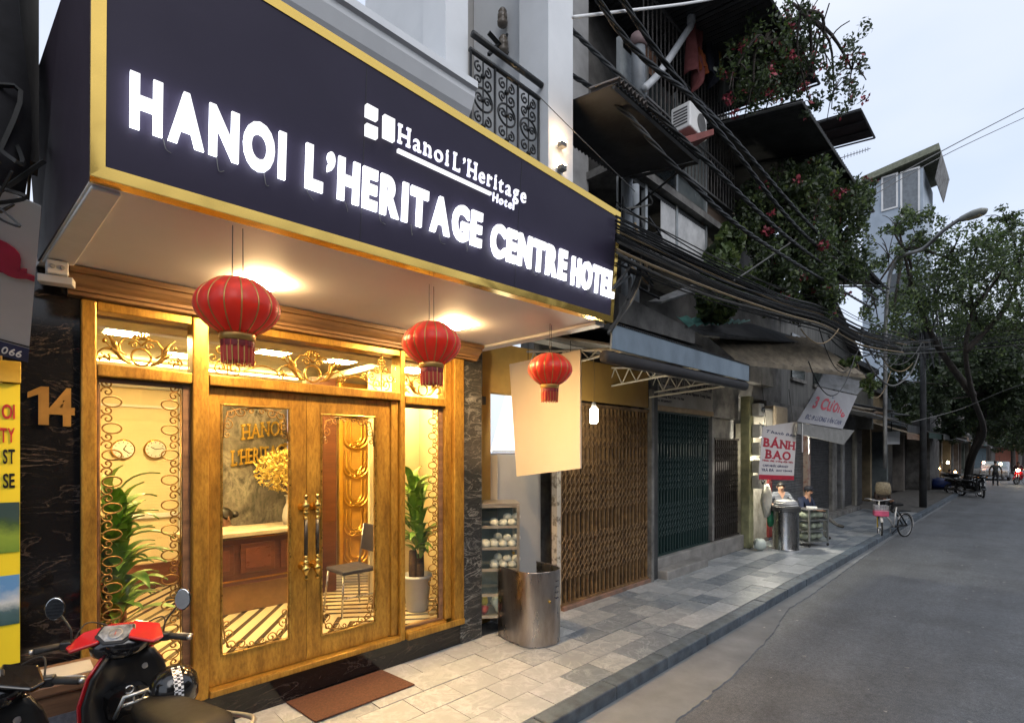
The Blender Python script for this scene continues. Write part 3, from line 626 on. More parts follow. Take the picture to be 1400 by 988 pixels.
lp('back_wall', MB().bb(-.3, 1.7, 8.0, 8.1, ZF + .002, 3.12), CREAM)
lp('side_wall', MB().bb(-.4, -.3, 4.45, 8.1, ZF + .002, 3.12), CREAM)
lp('side_wall', MB().bb(3.66, 3.72, 4.66, 9, ZF + .002, 3.12), CREAM)
lp('lobby_ceiling', MB().bb(-.3, 3.66, 4.45, 8, 3.13, 3.19), M('lobby_ceiling_paint', (.8, .72, .55), .6))
# dropped border with cove
for b in ((-.29, .25, 4.6, 7.98), (.252, 2.95, 7.2, 7.98), (2.952, 3.65, 4.6, 7.98), (.252, 2.95, 4.6, 4.95)):
    lp('ceiling_border', MB().bb(*b, 2.99, 3.06), M('cove_paint', (.8, .72, .56), .6), bevel=.01)
cov = thing('cove_light', 'glowing yellow cove strip along the lobby ceiling', 'light strip', (.8, 7.16, 3.08), group='lobby cove strips')
MB().bb(.27, 2.9, 7.21, 7.235, 3.065, 3.085).build('strip', EM('cove_glow', (1, .72, .25), 30), cov)
lp('chair_rail', MB().bb(-.29, 1.7, 7.965, 7.998, 1.2, 1.26), WHITE2, bevel=.006)
lp('skirting', MB().bb(-.29, 1.7, 7.95, 7.997, ZF + .003, .62), DWOOD, bevel=.006)
lp('wall_corner_trim', MB().bb(1.62, 1.72, 7.93, 7.996, .63, 2.98), WHITE2)
lp('crown_moulding', MB().bb(-.29, 1.61, 7.92, 7.997, 2.86, 2.98), WHITE2, bevel=.02)
lp('picture_rail', MB().bb(-.29, 1.61, 7.97, 7.996, 2.62, 2.65), WHITE2)
for i, (x, y) in enumerate(((.75, 5.6), (2.0, 5.6), (1.35, 6.5), (2.75, 5.6), (3.3, 4.98))):
    l = thing('lobby_light', ('square warm ceiling light inside the lobby, %s' % ('seen through the small left transom' , 'seen over the double door', 'over the reception desk', 'behind the right door leaf', 'above the plant by the right window')[i]), 'ceiling light', (x, y, 3.1), group='lobby ceiling lights'); zo = -.112 if i == 4 else 0
    MB().bb(x - .16, x + .16, y - .16, y + .16, 3.1 + zo, 3.128 + zo - (.028 if i == 4 else 0) + (.0 if i != 4 else .001)).build('housing', WHITE2, l); MB().bb(x - .14, x + .14, y - .14, y + .14, 3.094 + zo - .003 * (i == 4), 3.0995 + zo).build('diffuser', L_ROOM, l)
dl = thing('lobby_downlight', 'small round lit downlight near the lobby back wall', 'downlight', (.85, 7.5, 2.98)); q = at(184, 555, Z=2.985)
MB().lathe([(.05, 0), (.055, -.006), (.04, -.01)], 14, (.62, 7.4, 2.988)).build('rim', WHITE2, dl); MB().lathe([(.036, -.011), (.034, -.014)], 12, (.62, 7.4, 2.988)).build('lens', EM('downlight_glow', (1, .8, .45), 20), dl)
# clocks
CLK = M('clock_face', (.88, .88, .86), .4)
for px, lab in ((168, 'left'), (212, 'right')):
    p = at(px, 614, Y=7.99); c = thing('wall_clock', lab + ' of two round white wall clocks on the lobby back wall', 'clock', p, group='lobby wall clocks')
    RX = Matrix.Rotation(R(90), 3, 'X')
    MB().lathe([(.118, 0), (.126, .01), (.122, .03), (.11, .035)], 28, p, mt=RX).build('case', BRASS, c, smooth=True)
    MB().lathe([(.109, .03), (.109, .037)], 28, p, mt=RX).build('dial', CLK, c)
    for a, ln in ((R(60 if px < 200 else 150), .06), (R(-40 if px < 200 else 10), .085)):
        MB().box(p + Vector((math.cos(a) * ln / 2, -.042, math.sin(a) * ln / 2)), (ln, .004, .01), rot=Matrix.Rotation(-a, 3, 'Y')).build('hand', BLACKP, c)
    t = MB()
    for k in range(12):
        a = k * math.pi / 6; t.box(p + Vector((math.cos(a) * .09, -.039, math.sin(a) * .09)), (.02, .003, .006), rot=Matrix.Rotation(-a, 3, 'Y'))
    t.build('hour_marks', BLACKP, c)
# reception desk
desk = thing('reception_desk', 'dark panelled wooden reception desk with cream top', 'desk', (1.9, 6.2, ZF))
def dk(n, mb, mat, **k): return mb.build(n, mat, desk, **k)
DY = 6.0
dk('carcass', MB().bb(1.32, 2.62, DY, DY + .5, .62, 1.14), DWOOD, bevel=.006)
dk('foot', MB().bb(1.36, 2.58, DY + .07, DY + .46, ZF + .002, .618), M('amber_foot', (.36, .2, .06), .35), bevel=.004)
dk('gold_strip', MB().bb(1.318, 2.622, DY - .006, DY - .001, .66, .68), BRASS)
dk('gold_strip', MB().bb(1.318, 2.622, DY - .006, DY - .001, 1.115, 1.128), BRASS)
dk('top', MB().bb(1.28, 2.66, DY - .05, DY + .54, 1.142, 1.19), M('cream_marble', (.72, .62, .45), .2), bevel=.006)
for i in range(3):
    x = 1.37 + i * .42
    dk('panel_moulding', MB().bb(x, x + .36, DY - .02, DY - .001, .74, 1.06), DWOOD, bevel=.008); dk('panel', MB().bb(x + .05, x + .31, DY - .026, DY - .0205, .79, 1.01), M('mahogany', (.16, .055, .03), .3, c2=(.1, .035, .018)), bevel=.006)
# marble feature wall with raised gold lettering
lp('feature_wall', MB().bb(1.72, 2.75, 7.2, 7.3, ZF + .002, 2.98), MARBLE('grey_flow_marble', (.05, .048, .045), (.28, .26, .22), 1.6, .14, .16, (0, .2, 0), (2.2, 1, .5)))
gl = thing('lobby_lettering', 'raised gold serif hotel name on the grey marble lobby wall', 'lettering', (2.2, 7.17, 2.2))
o1 = at(331, 601, Y=7.17); o2 = at(317, 637, Y=7.17); gu = (1, 0, .16)
GOLDL = M('gold_letters', (.75, .5, .08), .3, .7)
gm = GOLDL.node_tree.nodes['Principled BSDF']
lettering('HANOI', o1, gu, (0, 0, 1), (at(386, 590, Y=7.17) - o1).x, .2, GOLDL, gl, 'letter', off=.005, serif=SER, depth=.03, gap=.1)
lettering('L’HERITAGE', o2, gu, (0, 0, 1), (at(396, 620, Y=7.17) - o2).x, .2, GOLDL, gl, 'letter', off=.005, serif=SER, depth=.03, gap=.08)
# gold fretwork screen
SCR = M('gold_screen', (.72, .42, .06), .35, .5, c2=(.55, .3, .04), scale=4)
scr = thing('fretwork_screen', 'tall gilded fretwork screen behind the right door leaf', 'screen', (3.05, 6.2, ZF))
x0, x1, sy = at(464, 700, Y=6.2).x, at(520, 700, Y=6.2).x, 6.2
MB().bb(x0, x1 + .3, sy + .05, sy + .08, .5, 2.95).build('backing', M('screen_backing', (.6, .33, .06), .5), scr)
for (a, b) in ((x0, x0 + .05), (x1 + .25, x1 + .3)): MB().bb(a, b, sy, sy + .048, .5, 2.95).build('post', SCR, scr, bevel=.006)
cw = (x1 + .3 - x0 - .1) / 2
for k in range(2):
    cx = x0 + .05 + cw * (k + .5); s = MB()
    for z in np.arange(.62, 2.9, .38):
        for j in range(3):
            r_ = cw * (.46 - .13 * j); s.tube([(cx + r_ * math.cos(q), sy + .03, z + .12 - r_ * .9 * math.sin(q)) for q in np.linspace(0, math.pi, 12)], .012, 4)
            for g in (1, -1): s.tube([(cx + g * r_, sy + .03, z + .12), (cx + g * r_, sy + .03, z + .31)], .012, 4)
        for g in (1, -1): s.tube([(p[0], sy + .025, p[1]) for p in spiral(cx + g * .06, z + .0, .05, math.pi / 2, 1.4, flip=g)], .01, 4)
    s.build('fret_panel', SCR, scr)
MB().bb(x0 - .36, x0 - .04, 6.2, 6.36, ZF, 2.98).build('lobby_post', DWOOD, lob)
# chair by the screen
ch = thing('lobby_chair', 'metal chair with dark padded seat inside the right door leaf', 'chair', (2.6, 5.4, ZF)); cxx, cyy = 2.72, 5.3
MB().bb(cxx - .2, cxx + .2, cyy - .2, cyy + .2, .74, .785).build('seat', M('navy_pad', (.03, .03, .05), .5), ch, bevel=.015)
for a, b in ((-.18, -.18), (.18, -.18), (-.18, .18), (.18, .18)): MB().tube([(cxx + a, cyy + b, .745), (cxx + a * 1.2, cyy + b * 1.2, ZF + .001)], .012, 8).build('leg', STEEL, ch, smooth=True)
for b in (-.18, .18): MB().tube([(cxx + .19, cyy + b, .76), (cxx + .25, cyy + b, 1.22)], .012, 8).build('back_post', STEEL, ch, smooth=True)
MB().box((cxx + .235, cyy, 1.08), (.03, .34, .3), rot=Matrix.Rotation(R(7), 3, 'Y')).build('backrest', M('navy_pad2', (.03, .03, .05), .5), ch, bevel=.012)
MB().tube([(cxx - .2, cyy - .2, .5), (cxx + .2, cyy - .2, .5)], .008, 6).build('stretcher', STEEL, ch)
# cream alcove behind the right window
lp('alcove_wall', MB().bb(2.98, 3.655, 5.35, 5.4, ZF + .002, 2.985), CREAM)
# vase of yellow blossom on the desk
vz = thing('flower_vase', 'white vase of yellow blossom on the reception desk', 'vase', (2.2, 6.2, 1.19)); vx = at(391, 700, Y=6.2).x + .05
MB().lathe([(.05, 0), (.075, .01), (.09, .1), (.075, .19), (.045, .26), (.05, .33), (.07, .35)], 18, (vx, 6.2, 1.191)).build('vase', WHITE2, vz, smooth=True)
N = 1500; a = rng.normal(size=(N, 3)); a /= np.linalg.norm(a, axis=1)[:, None]; r_ = .33 * rng.random(N) ** .4
cen = a * r_[:, None] * np.array([1, .8, .8]) + np.array([vx - .07, 6.2, 1.84]); e1 = rng.normal(size=(N, 3)) * .012; e2 = rng.normal(size=(N, 3)) * .012
quads('blossom', np.stack([cen - e1, cen - e2, cen + e1, cen + e2], 1), M('yellow_blossom', (.75, .55, .12), .6), vz)
s = MB()
for k in range(14): s.tube([(vx, 6.2, 1.5), (vx - .07 + random.uniform(-.2, .2), 6.2 + random.uniform(-.15, .15), 1.9 + random.uniform(-.1, .15))], .004, 4)
s.build('stems', BROWNW, vz)
# potted dracaenas
def dracaena(root, x, y, zb, h0, stems, nl, ll, mats, pot):
    if pot:
        MB().lathe([(.001, .01), (.1, 0), (.118, .02), (.15, .36), (.165, .37), (.165, .4), (.15, .4), (.14, .36), (.001, .36)], 24, (x, y, zb)).build('pot', WHITE2, root, smooth=True)
    lm = None
    for (dx, dy, hh) in stems:
        MB().lathe([(.042, 0), (.045, hh * .5), (.04, hh)], 12, (x + dx, y + dy, zb + .33 if pot else zb)).build('cane', M('cane_bark', (.12, .07, .03), .8, c2=(.06, .035, .018), scale=20, bump=.6), root, smooth=True)
        for k in range(nl):
            if lm is None:
                mb = MB(); n = 7; vs_ = []; fs = []
                for i in range(n + 1):
                    t = i / n; w = .047 * math.sin(math.pi * min(1, t * .88 + .1)) + .002; z = .42 * t - .75 * t * t * .42 * 1.1; xx = t * .36
                    vs_ += [(xx, -w, z + .006), (xx, 0, z - .006), (xx, w, z + .006)]
                for i in range(n): fs += [(i * 3, i * 3 + 1, i * 3 + 4, i * 3 + 3), (i * 3 + 1, i * 3 + 2, i * 3 + 5, i * 3 + 4)]
                lf = mb.add(vs_, fs).build('leaf', mats, root, smooth=True); lm = lf
                lf.location = (x + dx, y + dy, zb + h0)
            else: lf = share(lm, 'leaf', root)
            t = random.random(); hz = zb + (.33 if pot else 0) + hh + h0 * t
            ang = random.uniform(0, 2 * math.pi); tilt = R(random.uniform(-35, 25) - 30 * t); sc = ll * random.uniform(.7, 1.2)
            lf.location = (x + dx + .03 * math.cos(ang), y + dy + .03 * math.sin(ang), hz); lf.rotation_euler = (0, tilt, ang); lf.scale = (sc, sc, sc)
            lf.matrix_parent_inverse = worldm(root).inverted()
DRAC = M('dracaena_leaf', (.2, .38, .06), .35, c2=(.09, .2, .03), scale=9, rvar=.08)
p1_ = thing('potted_dracaena', 'bushy green dracaena in a white pot behind the right window', 'plant', (3.24, 4.78, ZF), group='lobby dracaenas'); dracaena(p1_, 3.24, 4.78, ZF + .002, .7, ((-.06, 0, .34), (.05, .02, .28), (0, -.05, .2)), 30, .85, DRAC, True)
p2_ = thing('potted_dracaena', 'tall arching dracaena behind the left window beside the scooter', 'plant', (.55, 4.8, ZF), group='lobby dracaenas'); dracaena(p2_, .56, 4.8, ZF + .002, .62, ((-.03, 0, .42), (.05, .06, .25), (.0, -.07, .12)), 40, .92, DRAC, True)
# ------------------------------------------------------------------ red silk lanterns
def silk():
    m, nt, p, o = nodes('red_silk'); v, oi = vec(nt); c = ramp(nt, noise(nt, v, 4, 4), [(.3, (.72, .03, .012)), (.7, (.88, .06, .022))])
    nt.links.new(c, p.inputs['Base Color']); p.inputs['Roughness'].default_value = .38; p.inputs['Sheen Weight'].default_value = .2
    tr = nt.nodes.new('ShaderNodeBsdfTranslucent'); tr.inputs[0].default_value = (.95, .08, .02, 1); x = nt.nodes.new('ShaderNodeMixShader'); x.inputs[0].default_value = .35
    nt.links.new(p.outputs[0], x.inputs[1]); nt.links.new(tr.outputs[0], x.inputs[2]); nt.links.new(x.outputs[0], o.inputs[0]); return m
SILK = silk(); LGOLD = M('lantern_gold', (.62, .36, .1), .35, .6); TASS = M('lantern_fringe', (.42, .03, .02), .7, c2=(.5, .16, .03), scale=60, stretch=(1, 1, .05), lo=.3, hi=.42)
lroot = thing('red_lantern', '', 'lantern', (0, 0, 0), group='red lanterns under the hotel sign')
n = 96; rows = 15; vs_ = []; fs = []
def lr(t, a):      # ribbed oblate profile
    w = math.sin(math.pi * (.09 + .82 * t)); b = abs(math.sin(a * 8)) ** .6
    return .218 * (w ** .62) * (.965 + .035 * b)
for i in range(rows + 1):
    t = i / rows
    for j in range(n):
        a = 2 * math.pi * j / n; r_ = lr(t, a); vs_.append((r_ * math.cos(a), r_ * math.sin(a), -.142 + .284 * t))
for i in range(rows):
    for j in range(n): fs.append((i * n + j, i * n + (j + 1) % n, (i + 1) * n + (j + 1) % n, (i + 1) * n + j))
MB().add(vs_, fs).build('silk_body', SILK, lroot, smooth=True)
for k in range(16):
    a = math.pi * k / 8; q = [(lr(t, 0) * 1.003 * math.cos(a), lr(t, 0) * 1.003 * math.sin(a), -.142 + .284 * t) for t in np.linspace(0, 1, 18)]
    MB().tube(q, .0042, 5).build('rib', LGOLD, lroot, smooth=True)
MB().lathe([(.085, -.182), (.09, -.178), (.092, -.15), (.086, -.136)], 32).build('collar', LGOLD, lroot, smooth=True)
MB().lathe([(.045, .135), (.062, .14), (.06, .152), (.02, .156)], 24).build('top_cap', LGOLD, lroot, smooth=True)
fr_ = MB()
for k in range(84):
    a = 2 * math.pi * k / 84; r0_ = .08 + .003 * math.sin(k * 7.3); e_ = -.3 + .012 * math.sin(k * 3.7); fr_.tube([(r0_ * math.cos(a), r0_ * math.sin(a), -.183), (r0_ * math.cos(a), r0_ * math.sin(a), -.24), (r0_ * .97 * math.cos(a + .02), r0_ * .97 * math.sin(a + .02), e_)], .0034, 4, m=1 if k % 5 == 2 else 0)
fr_.lathe([(.076, -.29), (.078, -.183)], 32, caps=False)
fr_.build('fringe', [TASS, LGOLD], lroot)
MB().lathe([(.0845, -.215), (.0855, -.2), (.0845, -.184)], 32, caps=False).build('fringe_band', M('dark_red_band', (.2, .012, .012), .6), lroot)
for s_ in (-1, 1): MB().tube([(s_ * .03, 0, .15), (s_ * .028, 0, .43)], .003, 4).build('hanging_wire', BLACKP, lroot)
for i, (px, py, D, lab) in enumerate(((325, 420, 2.56, 'red silk lantern hanging over the left window, nearest the sign corner'), (590, 470, 3.42, 'red silk lantern hanging at the middle of the entrance canopy'), (752, 505, 4.5, 'red silk lantern in front of the blank cream board'))):
    l = lroot if i == 0 else copy_tree(lroot); p = at(px, py, D=D); l.location = p; l['label'] = lab; l.rotation_euler = (R((2, -1.5, 1)[i]), R((-1, 2, 0)[i]), .2 + i * .13); l.scale = (.9, .9, .92)
    for c_ in l.children:
        if c_.name.startswith('hanging_wire'): c_.scale = (1, 1, 1)
# ------------------------------------------------------------------ door mat
q = [Vector((1.62, 4.27, 0)), Vector((1.66, 3.8, 0)), Vector((2.55, 3.8, 0)), Vector((2.5, 4.27, 0))]
mt_ = MB().slab([p + Vector((0, 0, .004)) for p in q], .016).build('door_mat', COIR, bevel=.006); tag(mt_, 'rectangular reddish brown coir mat before the double door', 'mat')
# ------------------------------------------------------------------ curved steel windbreak
wb = thing('steel_windbreak', 'curved open stainless steel sheet standing by the display cabinet', 'windbreak', (4.05, 3.8, 0))
path = crv([(3.9, 4.17, 0), (3.875, 4.02, 0), (3.86, 3.8, 0), (3.9, 3.67, 0), (4.02, 3.59, 0), (4.16, 3.56, 0), (4.3, 3.62, 0), (4.36, 3.78, 0), (4.36, 4.02, 0)], 8)
vs_ = []; fs = []; k = len(path)
for i, p in enumerate(path):
    t = (path[min(i + 1, k - 1)] - path[max(i - 1, 0)]).normalized(); nn = Vector((t.y, -t.x, 0)); tp = .79 + .004 * math.sin(i * .9)
    for off in (0, .006):
        for z in (.012, tp): vs_.append(p + nn * off + Vector((0, 0, z)))
for i in range(k - 1):
    a, b = i * 4, i * 4 + 4
    fs += [(a, b, b + 1, a + 1), (a + 3, b + 3, b + 2, a + 2), (a + 1, b + 1, b + 3, a + 3), (a + 2, b + 2, b, a)]
fs += [(0, 1, 3, 2), (b, b + 2, b + 3, b + 1)]
MB().add(vs_, fs).build('sheet', STEEL_W, wb, smooth=True).modifiers.new('e', 'EDGE_SPLIT')
for z in (.015, .785): MB().tube([p + Vector((0, 0, z)) for p in path], .008, 6).build('rolled_edge', STEEL_W, wb, smooth=True)
MB().slab([(4.372, 3.72, .45), (4.372, 3.95, .45), (4.372, 3.95, .79), (4.372, 3.72, .79)], .006).build('burnt_patch', M('burnt_steel', (.05, .025, .02), .5, .4), wb)
for z in (.5, .56, .62, .68): MB().box((4.18, 3.552, z), (.05, .012, .006), .25).build('vent_slot', BLACKP, wb)
MB().lathe([(.012, 0), (.014, .02), (.006, .025)], 8, (4.06, 3.566, .48), mt=Matrix.Rotation(R(90), 3, 'X')).build('catch', BRASS, wb)
# ------------------------------------------------------------------ glazed steamed-bun cabinet
cab = thing('display_cabinet', 'tall steel and glass cabinet with steamed buns beside the marble column', 'cabinet', (4.06, 4.32, 0), R(-38))
cab.location = (4.03, 4.36, .0)
CB = M('cabinet_steel', (.55, .5, .4), .35, .8, c2=(.4, .34, .26), scale=6)
def cb(n, mb, mat, par=cab, **k):
    o_ = mb.build(n, mat, None, **k); o_.parent = par; return o_
W2, D2, Z0, Z1 = .24, .2, .2, 1.46
for a in (-1, 1):
    for b in (-1, 1):
        cb('post', MB().bb(a * W2 - .016, a * W2 + .016, b * D2 - .016, b * D2 + .016, Z0, Z1), CB, bevel=.004)
        cb('foot', MB().tube([(a * W2, b * D2, .0), (a * W2, b * D2, Z0)], .014, 8), M('foot_black', (.03, .03, .03), .5))
for z in (Z0, .44, .72, .96, 1.2, Z1 - .03): 
    cb('shelf_rail', MB().bb(-W2 + .017, W2 - .017, -D2 - .014, -D2 + .014, z, z + .03), CB)
    cb('shelf_rail', MB().bb(-W2 + .017, W2 - .017, D2 - .014, D2 + .014, z, z + .03), CB)
    cb('shelf_rail', MB().bb(W2 - .014, W2 + .014, -D2 + .017, D2 - .017, z, z + .012), CB)
    cb('shelf', MB().bb(-W2 + .016, W2 - .016, -D2 + .016, D2 - .016, z + .012, z + .018), GLAZE if z > .3 and z < 1.4 else CB)
cb('top', MB().bb(-W2 - .02, W2 + .02, -D2 - .02, D2 + .02, Z1 + .002, Z1 + .02), CB)
cb('back_panel', MB().bb(-W2 + .017, W2 - .017, D2 + .016, D2 + .024, Z0, Z1), M('cabinet_back', (.3, .34, .32), .4))
cb('glass_pane', MB().bb(-W2 + .017, W2 - .017, -D2 - .004, -D2, Z0 + .03, Z1 - .03), CABGL)
cb('glass_pane', MB().bb(W2 - .002, W2 + .002, -D2 + .017, D2 - .017, Z0 + .03, Z1 - .03), CABGL)
cb('catch', MB().lathe([(.012, 0), (.012, .03), (.018, .04)], 8, (W2 - .06, -D2 - .015, .93), mt=Matrix.Rotation(R(90), 3, 'X')), BRASS)
BUN = M('steamed_bun', (.74, .7, .62), .7, c2=(.66, .6, .5), scale=9)
cmx = Matrix.LocRotScale(cab.location, cab.rotation_euler, (1, 1, 1)); b0 = None; nb = 0
def bun(p, r_=.052):
    global b0
    if b0 is None:
        b0 = MB().lathe([(.03, -.036), (.046, -.03), (.052, -.006), (.045, .018), (.026, .034), (.008, .038), (.001, .033)], 14).build('steamed_bun', BUN, smooth=True); o_ = b0
    else: o_ = link(b0.copy())
    o_.location = p; o_.rotation_euler = (random.uniform(-.2, .2), random.uniform(-.2, .2), random.uniform(0, 6)); o_.scale = (r_ / .052,) * 3
    return o_
for zi, (z, nm, cnt) in enumerate(((1.218, 'third', 6), (.978, 'second', 8), (.738, 'lowest', 8))):
    for k in range(cnt):
        lay = 0 if k < cnt * .6 else 1; kk = k if lay == 0 else k - int(cnt * .6)
        loc = Vector((-.02 + .1 * (kk % 3) + (.05 if lay else 0), -.1 + .1 * (kk // 3) + .03 * lay, z + .037 + .06 * lay))
        tag(bun(cmx @ loc), 'white steamed bun heaped on the %s bun shelf of the glass cabinet' % nm, 'bun', 'steamed buns on the %s shelf' % nm)
tag(bun(cmx @ Vector((-.13, -.13, .978 + .045)), .064), 'large lone steamed bun at the left of the middle cabinet shelf', 'bun')
def bag(name, lab, c, r_, mat, sq=(1, 1, 1), seed=0, cat='bag'):
    mb = MB(); n, m_ = 14, 8; vs_ = []; fs = []
    for i in range(m_ + 1):
        for j in range(n):
            th = math.pi * i / m_; a = 2 * math.pi * j / n; d = Vector((math.sin(th) * math.cos(a), math.sin(th) * math.sin(a), math.cos(th)))
            k = r_ * (1 + .28 * mnoise.noise(d * 2.1 + Vector((seed, 0, 0))) + .12 * mnoise.noise(d * 6 + Vector((0, seed, 0)))); vs_.append(Vector(c) + Vector((d.x * k * sq[0], d.y * k * sq[1], d.z * k * sq[2])))
    for i in range(m_):
        for j in range(n): fs.append((i * n + j, i * n + (j + 1) % n, (i + 1) * n + (j + 1) % n, (i + 1) * n + j)[::-1])
    o_ = mb.add(vs_, fs).build(name, mat, smooth=True); return tag(o_, lab, cat)
BAGW = M('white_plastic_bag', (.55, .6, .56), .35, c2=(.42, .48, .44), scale=6, bump=.3, bscale=18)
bag('plastic_bag', 'crumpled pale plastic bag on the cabinet floor', cmx @ Vector((.06, -.06, .34)), .125, BAGW, (1, .8, 1), 1)
bag('yellow_packet', 'yellow packet on the left of the cabinet floor', cmx @ Vector((-.14, -.13, .38)), .05, M('yellow_wrap', (.6, .45, .03), .4), (1, .7, 1.2), 2, 'packet')
bag('red_packet', 'red packet at the bottom left of the cabinet', cmx @ Vector((-.14, -.12, .275)), .055, M('red_wrap', (.5, .06, .04), .4), (1, .8, 1), 3, 'packet')
# ------------------------------------------------------------------ passage wall beside the hotel
ph = thing('shop_passage', 'ochre and grey plastered passage front between the hotel and the rusty gate', 'passage front', (4.4, FY + .1, 0))
def pp_(n, mb, mat, **k): return mb.build(n, mat, ph, **k)
pp_('ochre_wall', MB().bb(3.755, 4.19, 4.62, 4.75, .0, 3.4), OCHRE); pp_('ochre_wall', MB().bb(4.19, 5.0, 4.622, 4.75, 2.78, 3.4), OCHRE)
pp_('grey_door', MB().bb(4.2, 5.02, 4.55, 4.62, .0, 2.02), GREYW, bevel=.006)
pp_('grey_reveal', MB().bb(4.192, 4.199, 4.5, 4.62, 0, 2.02), GREYW)
pp_('fanlight', MB().slab([(4.2, 4.63, 2.06), (5.0, 4.63, 2.06), (5.0, 4.63, 2.76), (4.45, 4.63, 2.76)], -.012, n=(0, 1, 0)), EM('lit_fanlight', (1, .97, .9), 1.5))
gr = MB()
for i in range(40): gr.tube([(4.2 + i * .02, 4.6, 2.02), (4.21 + i * .02, 4.6, 2.07)], .004, 4)
gr.tube([(4.2, 4.6, 2.07), (5.0, 4.6, 2.07)], .006, 5); pp_('vent_grille', gr, CONC)
pp_('vent_louvre', MB().bb(3.84, 4.1, 4.605, 4.618, 2.62, 2.72), TIN_D); pp_('pilaster', MB().bb(3.9, 4.03, 4.59, 4.619, 2.83, 3.3), CONC)
pp_('door_post', MB().bb(5.022, 5.1, 4.27, 4.36, 0.0, 2.7), M('peeling_white', (.55, .5, .42), .8, c2=(.2, .17, .13), scale=7, bump=.4, lo=.4, hi=.5))
# blank hanging board
hb = thing('hanging_board', 'large blank cream board hanging at right angles to the wall', 'hanging board', at(745, 560, X=4.35))
c4 = [at(698, 498, X=4.38), at(795, 478, X=4.32), at(795, 640, X=4.32), at(708, 651, X=4.38)]
MB().slab(c4, -.02).build('board', CREAM2, hb)
for px, py in ((722, 492), (780, 481)): MB().tube([at(px, py, X=4.36), at(px, py, X=4.36) + Vector((0, 0, .5))], .004, 5).build('hanging_cord', CABLE, hb)
# hanging energy-saving bulb
p = at(812, 565, Y=3.75); bl = thing('hanging_bulb', 'bare lit white bulb hanging before the rusty gate', 'bulb', p)
pr = [(.001, -.125), (.035, -.118), (.046, -.1), (.046, .05), (.036, .068), (.026, .07)]
MB().lathe(pr, 18, p).build('glass', EM('bulb_glow', (1, .88, .66), 95), bl, smooth=True)
MB().lathe([(.026, .07), (.028, .08), (.026, .12), (.016, .14), (.005, .145)], 14, p).build('cap', WHITE2, bl, smooth=True)
MB().tube([p + Vector((0, 0, .14)), p + Vector((.01, 0, .5)), p + Vector((0, .02, .78))], .004, 5).build('flex', CABLE3, bl)
# ------------------------------------------------------------------ shop house with the rusty gate and the green gate
RUST = M('rusty_gate_paint', (.3, .18, .075), .6, .2, c2=(.09, .05, .026), scale=9, bump=.4, bscale=60, lo=.3, hi=.7)
GREENG = M('green_gate_paint', (.018, .044, .042), .55, .2, c2=(.018, .042, .04), scale=7, bump=.2)
def gate(name, lab, x0, x1, y, z0, z1, step, mat, back):
    g = thing(name, lab, 'gate', ((x0 + x1) / 2, y, z0)); n = int((x1 - x0) / step); b0_ = None
    for i in range(n + 1):
        x = x0 + i * (x1 - x0) / n
        if b0_ is None:
            b0_ = MB().bb(-.014, .014, -.02, .02, z0, z1).build('bar', mat, None); b0_.parent = g; b0_.matrix_parent_inverse = worldm(g).inverted(); b0_.location = (x, y, 0)
        else: share(b0_, 'bar', g, (x, y + random.uniform(-.008, .008), 0), (0, 0, random.uniform(-.1, .1)))
        if i < n:
            b1 = MB().bb(-.006, .006, -.014, .014, z0, z1) if i == 0 else None
            if i == 0: s1 = b1.build('thin_bar', mat, None); s1.parent = g; s1.matrix_parent_inverse = worldm(g).inverted(); s1.location = (x + step / 2, y + .03, 0)
            else: share(s1, 'thin_bar', g, (x + step / 2, y + .03, 0))
    lt = MB(); st = (x1 - x0) / n; H_ = z1 - z0
    for f0, f1 in ((.12, .32), (.45, .68), (.78, .93)):
        for i in range(n):
            x = x0 + i * st
            for zz in np.arange(z0 + f0 * H_, z0 + f1 * H_, .12):
                for a, b in ((0, 1), (1, 0)):
                    lt.tube([(x + a * st, y - .024 - .006 * a, zz), (x + b * st, y - .024 - .006 * a, zz + .12)], .0065, 4, caps=False)
    tag(lt.build('scissor_lattice', mat, g), kind='stuff')
    for z in (z0 - .02, z1): MB().bb(x0 - .03, x1 + .03, y - .045, y + .045, z, z + .04).build('track', mat, g)
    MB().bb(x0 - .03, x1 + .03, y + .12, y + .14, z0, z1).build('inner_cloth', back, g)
    return g
sh = thing('shop_house', 'soot-stained shop house over the two folding gates with glazed upper storey', 'building', (7.3, 4.5, 0))
def sp_(n, mb, mat, **k): return mb.build(n, mat, sh, **k)
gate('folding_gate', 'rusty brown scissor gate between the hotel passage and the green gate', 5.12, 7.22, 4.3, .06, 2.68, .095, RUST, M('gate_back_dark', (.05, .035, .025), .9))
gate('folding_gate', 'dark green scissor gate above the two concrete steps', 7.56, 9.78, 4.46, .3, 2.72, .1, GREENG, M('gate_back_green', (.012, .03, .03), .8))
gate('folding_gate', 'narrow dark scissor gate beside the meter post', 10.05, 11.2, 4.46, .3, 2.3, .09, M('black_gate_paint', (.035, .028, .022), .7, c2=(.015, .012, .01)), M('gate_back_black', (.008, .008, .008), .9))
sp_('threshold', MB().bb(5.1, 7.3, 4.22, 4.4, -.02, .055), M('red_threshold', (.26, .14, .1), .8, c2=(.14, .1, .08)), bevel=.01)
sp_('door_step', MB().bb(7.5, 11.25, 4.32, 5.0, -.02, .29), CONC, bevel=.02); sp_('door_step', MB().bb(7.52, 9.0, 4.08, 4.319, -.02, .14), CONC, bevel=.02)
sp_('wall_post', MB().bb(7.24, 7.32, 4.2, 4.34, 0, 3.05), CONC_D, bevel=.01); sp_('wall_post', MB().bb(7.34, 7.5, 4.24, 4.5, 0, 3.3), TIN_D, bevel=.01); sp_('wall_post', MB().bb(9.82, 9.92, 4.38, 4.5, .3, 3.0), CONC_D, bevel=.01)
